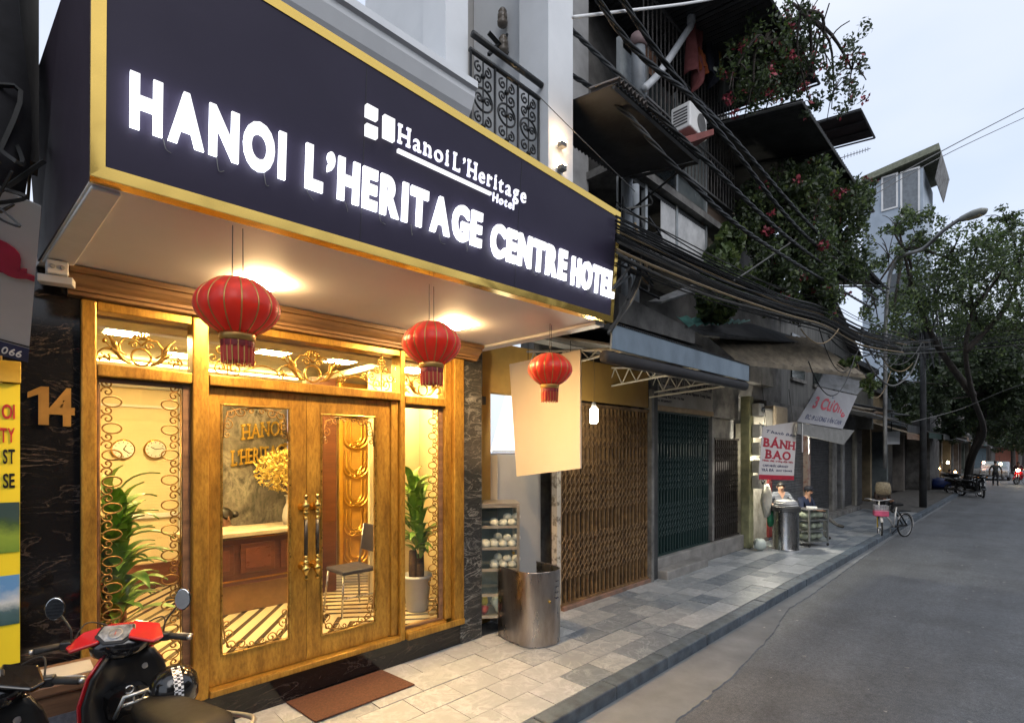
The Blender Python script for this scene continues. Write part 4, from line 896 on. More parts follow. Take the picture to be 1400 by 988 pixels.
sp_('ochre_board', MB().bb(5.1, 7.2, 4.24, 4.28, 2.75, 3.3), M('ochre_fascia', (.36, .22, .05), .6, c2=(.28, .16, .04), scale=1.5))
sp_('lower_wall', MB().bb(5.0, 11.4, 4.65, 4.9, 0, 3.6), CONC_D); sp_('lintel', MB().bb(7.36, 11.4, 4.5, 4.649, 2.76, 3.6), CONC_D)
# faded shop sign over the green gate
fs_ = thing('faded_shop_sign', 'faded grey shop sign with dark lettering above the green gate', 'sign', (8.7, 4.35, 2.8))
sg = [at(890, 568, Y=4.4), at(983, 578, Y=4.4), at(983, 528, Y=4.4), at(890, 508, Y=4.4)]
fz0, fz1 = 2.84, 3.42; MB().bb(7.58, 9.86, 4.38, 4.42, fz0, fz1).build('board', M('weathered_sign', (.3, .27, .23), .7, c2=(.2, .18, .15), scale=2), fs_)
MB().bb(7.58, 9.86, 4.37, 4.42, fz0 - .09, fz0 - .002).build('sill_strip', M('tan_strip', (.3, .2, .1), .7), fs_)
FD = M('sign_dark_ink', (.03, .025, .03), .7)
lettering('PHO CUTS TUYEN TU HOC CU TRUYEN BANG TRUC VAN', (7.7, 4.377, 3.2), (1, 0, 0), (0, 0, 1), 2.1, .15, FD, fs_, 'sign_writing', joined=True, off=.012, depth=.005, gap=.05)[0]['kind'] = 'stuff'
lettering('Thu nghiem duoc 17 ngan an va Nguyen Trung Giang', (7.75, 4.377, 3.09), (1, 0, 0), (0, 0, 1), 2.0, .06, FD, fs_, 'sign_writing', joined=True, off=.01, depth=.005)[0]['kind'] = 'stuff'
lettering('17 B Luong Van Can - Ha Noi', (7.7, 4.377, 2.98), (1, 0, 0), (0, 0, 1), .95, .045, FD, fs_, 'sign_writing', joined=True, off=.01, depth=.005)[0]['kind'] = 'stuff'
lettering('04 39289577', (7.7, 4.377, 2.9), (1, 0, 0), (0, 0, 1), .5, .04, FD, fs_, 'sign_writing', joined=True, off=.01, depth=.005)[0]['kind'] = 'stuff'
# blue-grey awning fascia with rolled edge, brackets
aw = thing('tin_awning', 'long blue-grey fascia awning over the folding gates', 'awning', (5.6, 2.8, 3.2))
ay = 2.72; f0, f1 = at(838, 443, Y=ay), at(1024, 500, Y=ay); g0, g1 = at(836, 476, Y=ay), at(1024, 521, Y=ay)
MB().slab([f0, f1, g1, g0], .02).build('fascia', TIN_B, aw)
MB().slab([g0 + Vector((0, .021, .03)), g1 + Vector((0, .021, .02)), Vector((g1.x + .3, 4.4, g1.z + .55)), Vector((g0.x, 4.4, g0.z + .5))], .02).build('sheet', TIN_D, aw)
MB().tube([g0 + Vector((-.02, .06, -.07)), g1 + Vector((0, .06, -.06))], .062, 10).build('rolled_blind', M('rolled_canvas', (.03, .03, .034), .8), aw, smooth=True)
mb = MB(); nn = 90
for i in range(nn):
    a = f0.lerp(f1, i / nn); b = f0.lerp(f1, (i + .55) / nn); mb.slab([a + Vector((0, -.01, 0)), b + Vector((0, -.01, 0)), b + Vector((0, .12, .05)), a + Vector((0, .12, .05))], .015)
mb.build('corrugated_lip', TIN_D, aw)
WSTEEL = M('white_bracket', (.6, .58, .5), .5, c2=(.4, .38, .32))
for x in (4.5, 6.2, 7.35):
    t = MB(); z = 3.22
    a, b = Vector((x, 2.85, z - .12)), Vector((x, 4.3, z - .22)); t.tube([a, b], .014, 6); t.tube([a, Vector((x, 4.3, z + .05))], .014, 6)
    for k in range(5):
        p_ = a.lerp(b, .2 + .16 * k); q_ = a.lerp(Vector((x, 4.3, z + .05)), .28 + .16 * k); t.tube([p_, q_], .009, 5); t.tube([q_, a.lerp(b, .2 + .16 * (k + 1))], .009, 5)
    t.build('bracket', WSTEEL, aw)
MB().tube([at(888, 543, Y=4.2), at(990, 528, Y=3.0)], .014, 6).build('stay', WSTEEL, aw)
# ------------------------------------------------------------------ upper storeys of the shop house (X 3.8 - 12.5)
def corr(mb, a, b, c, d, n, amp, m=0, th=.006):
    """corrugated sheet: a->b is the ridge run (corrugations counted along it), d,c the opposite edge"""
    a, b, c, d = map(Vector, (a, b, c, d)); nn = (b - a).cross(d - a).normalized(); vs_ = []; fs = []; k = n * 4
    for i in range(k + 1):
        t = i / k; h = nn * (amp * math.sin(t * n * 2 * math.pi)); p, q = a.lerp(b, t) + h, d.lerp(c, t) + h
        vs_ += [p, q, p + nn * th, q + nn * th]
    for i in range(k):
        s0, s1 = i * 4, i * 4 + 4
        fs += [(s0, s0 + 1, s1 + 1, s1), (s0 + 2, s1 + 2, s1 + 3, s0 + 3), (s0, s1, s1 + 2, s0 + 2), (s0 + 1, s0 + 3, s1 + 3, s1 + 1)]
    fs += [(0, 2, 3, 1), (k * 4, k * 4 + 1, k * 4 + 3, k * 4 + 2)]
    return mb.add(vs_, fs, m)
DKW = M('soot_wall', (.15, .145, .14), .85, c2=(.05, .048, .046), scale=2.2, bump=.3, bscale=25)
sp_('upper_wall', MB().bb(3.78, 5.46, 4.1, 4.3, 3.4, 9.6), M('grey_upper_wall', (.34, .34, .34), .8, c2=(.2, .2, .2), scale=1.8))
sp_('upper_wall', MB().bb(5.46, 13.0, 4.3, 4.5, 3.6, 8.6), DKW)
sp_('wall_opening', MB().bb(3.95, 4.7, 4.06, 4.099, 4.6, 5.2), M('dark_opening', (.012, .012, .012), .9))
sp_('slab_edge', MB().bb(3.85, 7.2, 3.35, 4.29, 3.42, 3.6), CONC_D, bevel=.02)
# lower lean-to: sooty parapet, broken tiles and green tin flap
sp_('parapet', MB().slab([at(846, 400, Y=2.95), at(950, 452, Y=2.95), at(950, 470, Y=2.95), at(846, 440, Y=2.95)], .12), CONC_D)
ta = thing('tin_canopy', 'large dark corrugated tin canopy just above the corner pier of the hotel', 'canopy', (4.6, 3.1, 5.3))
c1, c2_, c3, c4_ = Vector((3.8, 2.55, 5.28)), Vector((5.44, 2.557, 5.28)), Vector((5.44, 3.6, 5.47)), Vector((3.8, 3.6, 5.47))
corr(MB(), c1, c2_, c3, c4_, 26, .012).build('sheet', [TIN_D], ta)
c_l = MB(); corr(c_l, c1 + Vector((0, -.02, .03)), c2_ + Vector((0, -.02, .03)), c2_ + Vector((0, .3, .1)), c1 + Vector((0, .3, .1)), 26, .022).build('fibre_lip', M('fibre_cement', (.2, .17, .15), .9, c2=(.1, .085, .075)), ta)
MB().tube([c2_ + Vector((0, .02, -.03)), c3 + Vector((0, 0, -.03))], .022, 4).build('edge_bar', TIN_D, ta); MB().tube([c1 + Vector((0, .03, -.02)), c2_ + Vector((0, .03, -.02))], .02, 4).build('edge_bar', TIN_D, ta)
MB().tube([Vector((5.44, 3.6, 4.9)), c3], .025, 4).build('post', IRON, ta); MB().tube([Vector((5.44, 3.6, 4.95)), c2_ + Vector((0, .15, 0))], .014, 6).build('stay', IRON, ta)
# glazed balcony box
gb = thing('glazed_balcony', 'enclosed balcony of tall dirty panes above ribbed white panels', 'balcony', (6.6, 3.6, 4.9))
gy = 3.6; zb, zt_ = at(965, 345, Y=gy).z - .35, at(965, 175, Y=gy).z
xs_ = [at(x, 300, Y=gy).x for x in (850, 884, 926, 966)]
for i in range(3): MB().bb(xs_[i] + .03, xs_[i + 1] - .03, gy + .02, gy + .03, zb + .75, zt_).build('pane', (M('dusty_pane', (.2, .22, .22), .25, c2=(.08, .095, .1), scale=1.1, spec=.6) if i == 2 else M('pale_pane', (.34, .38, .4), .3, c2=(.2, .22, .24)) if i == 0 else DGLASS), gb)
MB().bb(xs_[3] + .002, xs_[3] + .012, gy + .05, 4.3, zb + .75, zt_).build('pane', DGLASS, gb)
for i, x in enumerate(xs_): MB().bb(x - .028, x + .028, gy, gy + .06, zb, zt_ + .1).build('mullion', M('galvanised', (.42, .45, .46), .4, .5), gb)
MB().bb(xs_[0], xs_[3], gy + .005, gy + .055, zb + .7, zb + .748).build('sill_rail', TIN_D, gb)
corr(MB(), (xs_[1] + .4, gy + .02, zb + .0), (xs_[3] - .03, gy + .02, zb + .0), (xs_[3] - .03, gy + .02, zb + .7), (xs_[1] + .4, gy + .02, zb + .7), 26, .008).build('ribbed_panel', M('white_ribbed', (.5, .51, .52), .5, c2=(.34, .35, .36)), gb)
MB().bb(xs_[0], xs_[3] + .1, gy - .05, 4.3, zb - .15, zb - .01).build('slab', CONC_D, gb)
for x, r_ in ((at(868, 260, Y=3.5).x, .055), (at(857, 255, Y=3.5).x, .07)): MB().tube([(x, 3.5, 3.9), (x, 3.5, 5.4)], r_, 10).build('drain_pipe', M('pvc_grey', (.3, .33, .36), .5), sh, smooth=True)
# upper veranda: barred cage, washing, pipes, air conditioner
cg = thing('window_cage', 'barred veranda cage high on the shop house', 'cage', (6.5, 3.5, 7))
vy = 3.55; zc0, zc1 = 6.0, 8.1
xa, xb = at(880, 100, Y=vy).x, at(1004, 100, Y=vy).x; nb_ = 26; bb0 = None
for i in range(nb_ + 1):
    x = xa + (xb - xa) * i / nb_
    if bb0 is None: bb0 = MB().bb(-.007, .007, -.007, .007, zc0 + .1, zc1).build('bar', M('cage_paint', (.16, .15, .14), .6, c2=(.07, .06, .055)), cg); bb0.location = (x, vy, 0); bb0.matrix_parent_inverse = worldm(cg).inverted()
    else: share(bb0, 'bar', cg, (x, vy, 0))
for z in (zc0 + .1, 6.7, 7.4, zc1): MB().bb(xa, xb, vy - .015, vy + .015, z, z + .03).build('rail', TIN_G, cg)
for k in range(7): MB().bb(xa, xb, vy + .03 + .02 * k, vy + .05 + .02 * k, 5.75 + .05 * k, 5.78 + .05 * k).build('slat', M('old_boards', (.1, .07, .05), .8), cg)
MB().bb(xa - .5, xb + .2, vy - .05, 4.3, 5.62, 5.72).build('floor_slab', CONC_D, cg); MB().bb(xa + .1, xa + .5, vy + .1, vy + .15, 6.7, 7.6).build('brick_panel', M('brick_infill', (.2, .1, .06), .9, c2=(.1, .05, .03), scale=9), cg)
pv = thing('drain_pipe', 'pale diagonal drain pipe crossing the barred veranda', 'pipe', at(920, 100, Y=3.35))
PVC = M('pvc_white', (.5, .52, .54), .45, c2=(.36, .38, .4))
MB().tube(crv([at(945, -6, Y=3.35), at(945, 32, Y=3.35), at(938, 45, Y=3.35), at(903, 98, Y=3.35), at(880, 122, Y=3.35)], 5), .045, 10).build('pipe', PVC, pv, smooth=True)
MB().tube([at(945, 20, Y=3.35), at(945, 32, Y=3.35)], .058, 10).build('coupling', PVC, pv, smooth=True)
pv2 = thing('vent_stack', 'thick vertical grey vent pipe behind the tin canopy', 'pipe', at(873, 120, Y=3.45))
MB().tube([at(873, 52, Y=3.45), at(873, 150, Y=3.45)], .085, 12).build('pipe', M('pvc_dull', (.2, .22, .24), .5), pv2, smooth=True); MB().tube([at(873, 50, Y=3.45), at(873, 66, Y=3.45)], .1, 12).build('collar', M('pvc_red', (.18, .12, .12), .6), pv2, smooth=True)
acp = at(942, 172, Y=3.3); ac = thing('air_conditioner', 'white air conditioner unit on the red ledge below the barred veranda', 'air conditioner', acp)
MB().box(acp, (.5, .28, .34)).build('case', WHITE2, ac, bevel=.02)
MB().lathe([(.12, 0), (.125, .006), (.02, .012)], 20, acp + Vector((.08, -.141, 0)), mt=Matrix.Rotation(R(90), 3, 'X')).build('fan_grille', M('grille_grey', (.12, .12, .12), .5), ac)
for k in range(6): MB().box(acp + Vector((-.251, 0, -.1 + .04 * k)), (.004, .2, .02)).build('vent', M('vent_dark', (.05, .05, .05), .6), ac)
lg = MB().slab([at(925, 190, Y=3.15), at(976, 176, Y=2.95), at(976, 184, Y=2.95), at(925, 201, Y=3.15)], .5, n=(0.3, 1, 0)).build('ledge', M('red_oxide', (.24, .07, .06), .8, c2=(.14, .045, .04)), sh)
# washing
def cloth(name, lab, px, py, w, h, Y, mat, seed):
    p = at(px, py, Y=Y); mb = MB(); n, m_ = 10, 10; vs_ = []; fs = []
    for j in range(m_ + 1):
        for i in range(n + 1):
            u, v = i / n - .5, j / m_; ww = w * (1 - .25 * v * (seed % 2)) ; vs_.append(p + Vector((u * ww, .06 * math.sin(u * 11 + seed) * (.4 + v) + .03 * mnoise.noise((u * 3, v * 3, seed)), -h * v * (1 + .12 * math.sin(u * 7 + seed)))))
    for j in range(m_):
        for i in range(n): a = j * (n + 1) + i; fs.append((a, a + 1, a + n + 2, a + n + 1))
    o_ = mb.add(vs_, fs).build(name, mat, smooth=True); sd_ = o_.modifiers.new('solid', 'SOLIDIFY'); sd_.thickness = .006
    return tag(o_, lab, 'laundry', 'washing on the barred veranda')
cloth('hanging_cloth', 'pink cloth hanging on the barred veranda', 951, 22, .4, .95, 3.4, M('cloth_pink', (.28, .09, .09), .9, c2=(.18, .05, .05)), 1)
cloth('hanging_cloth', 'dark blue garment hanging on the barred veranda', 974, 45, .35, .75, 3.4, M('cloth_navy', (.05, .055, .08), .9), 2)
cloth('hanging_cloth', 'yellow strip of cloth among the dark washing', 981, 55, .1, .55, 3.38, M('cloth_yellow', (.4, .25, .03), .9), 3)
cloth('hanging_cloth', 'grey shirt hanging at the end of the washing', 990, 60, .3, .85, 3.4, M('cloth_grey', (.16, .17, .16), .9), 4)
cloth('hanging_cloth', 'small orange towel hanging below the pink cloth', 958, 70, .2, .3, 3.38, M('cloth_orange', (.4, .1, .03), .9), 5)
# sheet roofs projecting over the street, seen from below
def roof(name, lab, P, mat, n=24, amp=.012, rim=None):
    r_ = thing(name, lab, 'canopy', (Vector(P[0]) + Vector(P[2])) / 2)
    corr(MB(), *P, n, amp).build('sheet', mat, r_)
    a, b, c_, d = map(Vector, P); dn = Vector((0, 0, -.04))
    for p, q in ((a, b), (b, c_), (d, a)): MB().tube([p + dn, q + dn], .02, 4).build('edge_bar', rim or mat, r_)
    for t in (.35, .7): MB().tube([a.lerp(b, t) + dn, d.lerp(c_, t) + dn], .025, 4).build('rafter', mat, r_)
    return r_
roof('sheet_roof', 'topmost dark sheet roof over the barred veranda', [(5.6, 2.4, 8.03), (9.34, 2.4, 8.03), (9.34, 4.3, 8.3), (5.6, 4.3, 8.3)], TIN_D, 40)
roof('sheet_roof', 'broad dark sheet roof jutting over the street below the bougainvillea', [(7.75, 2.2, 6.88), (12.3, 2.2, 6.88), (12.3, 4.3, 7.3), (7.75, 4.3, 7.3)], TIN_D, 48, rim=TIN_G)
roof('sheet_roof', 'small dark sheet roof over the pink chimney wall', [(12.2, 2.4, 8.95), (13.5, 2.4, 8.95), (13.5, 3.6, 9.1), (12.2, 3.6, 9.1)], TIN_D, 14)
roof('sheet_roof', 'low dark sheet flap half hidden by red blossom', [(11.6, 2.3, 5.75), (13.6, 2.25, 5.7), (13.6, 4, 6.1), (11.6, 4, 6.1)], TIN_D, 16)
b2 = thing('weathered_house', 'dark weathered house behind the bougainvillea', 'building', (11, 4.6, 0))
b2p = lambda n, mb, mat, **k: mb.build(n, mat, b2, **k)
b2p('wall', MB().bb(9.4, 13.2, 4.35, 8, 7.35, 8.9), DKW); b2p('roof_room', MB().bb(12.4, 13.3, 3.3, 5, 7.4, 8.94), M('pink_wall', (.28, .13, .12), .8)); b2p('wall', MB().bb(9.3, 14.2, 4.52, 8, 3.3, 7.28), DKW)
an = thing('tv_antenna', 'small rooftop television antenna against the sky', 'antenna', at(1160, 212, Y=3.4)); a_, b_ = at(1150, 216, Y=3.4), at(1190, 203, Y=3.4)
MB().tube([a_, b_], .012, 5).build('boom', IRON, an)
for k in range(9): p_ = a_.lerp(b_, .1 + k * .1); MB().tube([p_ - Vector((0, .0, .06)), p_ + Vector((0, 0, .06))], .007, 4).build('element', IRON, an)
MB().tube([a_ + Vector((.1, 0, 0)), a_ + Vector((.1, 0, -1.2))], .014, 5).build('mast', IRON, an)
# tan tin awning and green flap beyond the blue fascia
ta2 = thing('tan_awning', 'wide sagging tan tin awning beyond the blue fascia', 'awning', (9.5, 3, 3.6))
corr(MB(), at(958, 452, Y=3.6), at(1105, 461, Y=3.3), at(1182, 512, Y=2.4), at(1004, 490, Y=3.0), 16, .015).build('sheet', TIN_T, ta2)
MB().slab([at(1004, 490, Y=3.0), at(1182, 512, Y=2.4), at(1184, 517, Y=2.4), at(1006, 497, Y=3.0)], .03).build('front_batten', TIN_T, ta2)
gf = thing('green_tin_flap', 'bluish green corrugated tin flap on the roof behind the cables', 'roof sheet', at(970, 438, Y=3.6))
corr(MB(), at(925, 432, Y=3.2), at(1026, 438, Y=4.2), at(1015, 441, Y=3.6), at(940, 445, Y=2.9), 9, .02).build('sheet', TIN_GR, gf)
rf = thing('sooty_lean_to', 'sooty lean-to roof above the tan awning', 'roof', at(1010, 446, Y=3.8))
MB().slab([at(940, 447, Y=2.95), at(1027, 442, Y=3.6), at(1120, 470, Y=3.3), at(960, 458, Y=3.0)], .03).build('sheet', TIN_D, rf)
cl = thing('grey_awning_sheet', 'pale grey patched roof sheet tucked under the cable bundle', 'roof sheet', at(920, 405, Y=3.3))
MB().slab([at(886, 412, Y=3.2), at(958, 384, Y=3.5), at(962, 394, Y=3.4), at(905, 412, Y=3.1)], .03).build('sheet', TIN_G, cl)

# ------------------------------------------------------------------ the light blue house
bh = thing('blue_house', 'tall light blue house with green sheet roof above the trees', 'house', (22, 3.6, 0))
BLUE = M('pale_blue_render', (.42, .49, .57), .7, c2=(.33, .39, .46), scale=1.2)
bx = 36.0; fy_ = at(1262, 300, X=bx).y; zr = at(1262, 228, X=bx).z
bhp = lambda n, mb, mat, **k: mb.build(n, mat, bh, **k)
bhp('wall', MB().bb(bx, bx + 4, fy_, 7, 0, zr), BLUE)
ra, rb = at(1172, 237, X=bx - .2), at(1277, 203, X=bx - .2)
bhp('roof', MB().slab([Vector((bx - .3, fy_ - .75, zr + .55)), Vector((bx + 4.3, fy_ - .75, zr + .55)), Vector((bx + 4.3, 7, zr + .05)), Vector((bx - .3, 7, zr + .05))], .35), M('moss_sheet', (.26, .27, .2), .7, c2=(.15, .16, .11)))
corr(MB(), (bx + .1, fy_ - .5, zr - .8), (bx + 4, fy_ - .5, zr - .8), (bx + 4, fy_ - .75, zr + .5), (bx + .1, fy_ - .75, zr + .5), 26, .03).build('eave_sheet', TIN_G, bh)
for (p0, p1, z0_, z1_) in (((1205), (1228), 290, 243), ((1231), (1258), 300, 236)):
    q0, q1 = at(p0, 270, X=bx), at(p1, 270, X=bx); za, zz_ = at(p0, z0_, X=bx).z, at(p0, z1_, X=bx).z
    wd = MB().bb(bx - .03, bx + .01, q1.y, q0.y, za, zz_).build('window', M('grey_pane', (.2, .22, .24), .2), bh)
    for b in ((q1.y, q1.y + .09, za, zz_), (q0.y - .09, q0.y, za, zz_), (q1.y + .091, q0.y - .091, zz_ - .09, zz_), (q1.y + .091, q0.y - .091, za, za + .09)): MB().bb(bx - .06, bx - .031, *b).build('frame', WHITE2, wd)
for z in (9.0, 12.2): bhp('window', MB().bb(bx - .03, bx + .01, fy_ + .5, fy_ + 1.6, z - 2.1, z), DGLASS)
bhp('shop_front', MB().bb(bx - .02, bx + 4.02, fy_ - .3, fy_ + 2.5, 0, 4.6), DKW); bhp('balcony_slab', MB().bb(bx + .2, bx + 3.8, fy_ - .8, fy_ - .002, 5.0, 5.2), CONC); bhp('pink_balcony', MB().bb(bx + .2, bx + 3.8, fy_ - .9, fy_ - .81, 5.2, 6.2), M('pink_render', (.36, .22, .18), .8))

# ------------------------------------------------------------------ next shop fronts: lit wall, shutters, doorways
SHUT = M('shutter_steel', (.16, .165, .17), .5, .5, c2=(.08, .082, .085), scale=5)
SHUT_D = M('shutter_dark', (.06, .06, .062), .55, .4, c2=(.025, .025, .026), scale=5)
def shutter(parent, x0, x1, y, z0, z1, mat, p=.075, name='roller_shutter'):
    mb = MB(); n = int((z1 - z0) / p); vs_ = []; fs = []
    for i in range(n + 1):
        z = z0 + (z1 - z0) * i / n
        for dz, dy in ((0, 0), (p * .25, -.02), (p * .7, -.02), (p * .95, 0)): vs_ += [(x0, y + dy, min(z + dz, z1)), (x1, y + dy, min(z + dz, z1))]
    for i in range(len(vs_) // 2 - 1): fs.append((i * 2, i * 2 + 1, i * 2 + 3, i * 2 + 2))
    o_ = mb.add(vs_, fs).build(name, mat, parent); m_ = o_.modifiers.new('s', 'SOLIDIFY'); m_.thickness = .01; m_.offset = 1; return o_
gh = thing('gabled_house', 'small grey gabled house above the tan awning', 'house', (18, 4.6, 3.3))
MB().slab([(14.3, 4.6, 3.31), (21.9, 4.6, 3.31), (21.9, 4.6, 5.6), (18.1, 4.6, 7.0), (14.3, 4.6, 5.6)], 3, n=(0, 1, 0)).build('wall', M('grey_boards', (.16, .16, .155), .8, c2=(.07, .07, .068), scale=3, stretch=(4, 1, .3)), gh)
for a_, b_ in (((14.0, 5.5), (18.1, 7.02)), ((22.2, 5.5), (18.1, 7.02))): MB().slab([(a_[0], 4.3, a_[1]), (b_[0], 4.3, b_[1]), (b_[0], 8, b_[1]), (a_[0], 8, a_[1])], .06 if a_[0] > 16 else -.06).build('roof', TIN_D, gh)
for x in (15.2, 17.2, 19.4): wq = MB().bb(x, x + 1.1, 4.56, 4.599, 4.1, 5.3).build('window', DGLASS, gh); MB().bb(x - .06, x + 1.16, 4.52, 4.559, 4.0, 4.09).build('sill', CONC_D, wq)
pa_ = thing('patched_awning', 'ragged awning of overlapping dark boards beyond the tilted sign', 'awning', (19, 4, 3))
for k in range(11):
    x = 16.2 + k * .52; z = 2.95 + .35 * random.random(); MB().slab([(x, 4.5, z + .45), (x + .7, 4.5, z + .45 + random.uniform(-.06, .06)), (x + .7, 3.0 + random.uniform(-.2, .4), z), (x, 3.0 + random.uniform(-.2, .4), z)], .025).build('board', random.choice([TIN_D, TIN_D, BROWNW, TIN_G, TIN_T]), pa_)
bs = thing('bun_shop', 'small shop front with lit peeling wall and grey roller shutters behind the bun seller', 'shop', (14, 4.6, 0))
bsp = lambda n, mb, mat, **k: mb.build(n, mat, bs, **k)
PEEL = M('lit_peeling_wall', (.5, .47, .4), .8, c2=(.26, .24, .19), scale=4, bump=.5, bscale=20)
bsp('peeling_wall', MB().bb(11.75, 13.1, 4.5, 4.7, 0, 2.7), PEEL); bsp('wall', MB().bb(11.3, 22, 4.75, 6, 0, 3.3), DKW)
bsp('red_post', MB().bb(13.1, 13.3, 4.44, 4.74, 0, 2.7), M('red_post', (.25, .04, .035), .6)); shutter(bs, 13.3, 16.2, 4.6, .05, 2.75, SHUT); bsp('post', MB().bb(16.2, 16.42, 4.45, 4.74, 0, 2.9), M('flaking_post', (.3, .24, .2), .8, c2=(.2, .05, .04), lo=.3, hi=.5))
shutter(bs, 16.45, 18.9, 4.62, .05, 2.8, SHUT_D); bsp('post', MB().bb(18.95, 19.5, 4.5, 4.74, 0, 3), CONC_D); bsp('post', MB().bb(20.2, 20.5, 4.5, 4.74, 0, 3), TIN_G)
bsp('step', MB().bb(13.3, 21.8, 4.3, 4.6, 0, .14), CONC_D, bevel=.01); bsp('header', MB().bb(13.1, 22, 4.5, 4.749, 2.85, 3.3), DKW)
shutter(bs, 20.5, 21.9, 4.62, .05, 2.8, SHUT_D)
for (x, z, w_, h_, c_) in ((12.35, 2.8, .55, .5, (.45, .42, .36)), (13.2, 2.85, .9, .6, (.33, .27, .2))): 
    b_ = thing('meter_cabinet', ('white' if w_ < .6 else 'tan stained') + ' box on the wall above the hanging bun banner', 'box', (x, 4.3, z)); MB().bb(x - w_ / 2, x + w_ / 2, 4.2, 4.44, z - h_ / 2, z + h_ / 2).build('case', M('box_paint', c_, .6), b_, bevel=.03); MB().bb(x - w_ / 2 + .05, x + w_ / 2 - .05, 4.185, 4.199, z - h_ / 2 + .05, z + h_ / 2 - .05).build('lid', M('box_lid', c_, .6), b_, bevel=.006)
# meter post in mottled yellow-green
mp_ = thing('meter_post', 'greenish concrete post carrying white electricity meters', 'post', (11.35, 4.3, 0))
MB().bb(11.24, 11.46, 4.2, 4.4, 0, 3.25).build('post', M('mossy_post', (.3, .3, .16), .8, c2=(.18, .18, .1)), mp_, bevel=.02)
for k, (z, dy) in enumerate(((2.95, 0), (2.5, -.02), (2.12, 0), (1.75, -.03), (1.42, 0))):
    MB().bb(11.3, 11.62, 4.02 + dy, 4.19, z - .14, z + .14).build('meter', M('meter_case', (.5, .5, .47), .5), mp_, bevel=.03); MB().lathe([(.06, 0), (.07, .02), (.04, .04)], 12, (11.46, 4.02 + dy, z), mt=Matrix.Rotation(R(90), 3, 'X')).build('dial', DGLASS, mp_)
for k in range(9):
    z = random.uniform(1.2, 2.6); MB().tube(crv([(11.3 + random.uniform(0, .3), 4.05, z + .3), (11.3 + random.uniform(-.2, .5), 3.9 + random.uniform(-.1, .1), z), (11.3 + random.uniform(0, .3), 4.05, z - .25)], 6), .008, 4).build('loose_wire', CABLE, mp_)
# hidden bulb that lights the seller's wall
p = Vector((11.72, 3.98, 2.02)); sb = thing('shop_bulb', 'lit bare bulb behind the hanging bun banner', 'bulb', p)
MB().lathe([(.001, -.06), (.03, -.05), (.042, -.02), (.035, .02), (.015, .05)], 14, p).build('glass', EM('shop_bulb_glow', (1, .93, .75), 1500), sb, smooth=True); MB().lathe([(.016, .05), (.016, .09)], 10, p).build('cap', BLACKP, sb); MB().tube([p + Vector((0, 0, .09)), p + Vector((0, .1, .8))], .005, 4).build('flex', CABLE, sb)
# hanging bun banner
def plane4(c0, c1, c2_, c3_): return [Vector(c) for c in (c0, c1, c2_, c3_)]
bn = thing('bun_banner', 'white and red hanging banner advertising steamed buns', 'banner', at(1063, 620, Y=3.6))
B = [at(1037, 655, Y=3.55), at(1085, 656, Y=3.45), at(1090, 576, Y=3.45), at(1043, 583, Y=3.55)]
BU, BV = (B[1] - B[0]), (B[3] - B[0]); BN = BU.cross(BV).normalized(); BWI, BHE = BU.length, BV.length
MB().slab(B, -.012).build('sheet', M('banner_white', (.66, .62, .6), .6, c2=(.6, .56, .54), scale=2), bn)
def bq(u, v, n=.003): return B[0] + BU * u + BV * v + BN * n
RINK = M('banner_red', (.5, .015, .04), .5); NINK = M('banner_navy', (.04, .05, .13), .6)
MB().slab([bq(0, 0), bq(1, 0), bq(1, .09), bq(0, .09)], .002).build('red_band', RINK, bn)
lettering('BÁNH', bq(.05, .63), BU, BV, BWI * .9, BHE * .17, RINK, bn, 'banner_letter', off=.03, serif=SER, depth=.004, gap=.1); lettering('BAO', bq(.13, .41), BU, BV, BWI * .72, BHE * .17, RINK, bn, 'banner_letter', off=.03, serif=SER, depth=.004, gap=.1)
for txt, v, h, m_, a, b in (('Thanh Béo', .9, .06, NINK, .1, .95), ('Nhân thịt trứng đặc biệt', .35, .035, RINK, .06, .94), ('CAFE NƯỚC GIẢI KHÁT', .25, .04, NINK, .08, .8), ('TRÀ ĐÁ', .16, .05, NINK, .05, .38), ('GIAO TẬN NƠI', .17, .03, NINK, .45, .92), ('LƯƠNG VĂN CAN', .025, .05, M('banner_pale', (.8, .7, .7), .6), .06, .9)):
    lettering(txt, bq(a, v), BU, BV, BWI * (b - a), BHE * h, m_, bn, 'banner_writing', joined=True, off=.01, depth=.004, shear=.3 if txt[0] == 'T' and txt[1] == 'h' else 0)
for u in (.1, .9): MB().tube([bq(u, 1), bq(u, 1) + Vector((0, .1, .9))], .005, 4).build('cord', CABLE, bn)
# tilted shop sign with red lettering
ts = thing('tilted_shop_sign', 'tilted grey sign with red word hanging above the roller shutter', 'sign', at(1135, 565, Y=3.3))
T = [at(1090, 576, Y=3.35), at(1152, 586, Y=2.95), at(1172, 541, Y=2.95), at(1118, 529, Y=3.35)]
TU, TV = T[1] - T[0], T[3] - T[0]; TN = TU.cross(TV).normalized(); tq = lambda u, v: T[0] + TU * u + TV * v + TN * .003
MB().slab(T, -.03).build('board', M('grey_sign', (.36, .36, .38), .6, c2=(.28, .28, .3), scale=2), ts)
lettering('3 Cường', tq(.12, .42), TU, TV - TU * .1, TU.length * .78, TV.length * .3, RINK, ts, 'sign_writing', joined=True, off=.03, depth=.004); lettering('BÁN BUÔN', tq(.42, .78), TU, TV, TU.length * .45, TV.length * .13, NINK, ts, 'sign_writing', joined=True, off=.02, depth=.004)
lettering('ĐC: 19 LƯƠNG VĂN CAN', tq(.1, .1), TU, TV, TU.length * .8, TV.length * .12, NINK, ts, 'sign_writing', joined=True, off=.02, depth=.004)
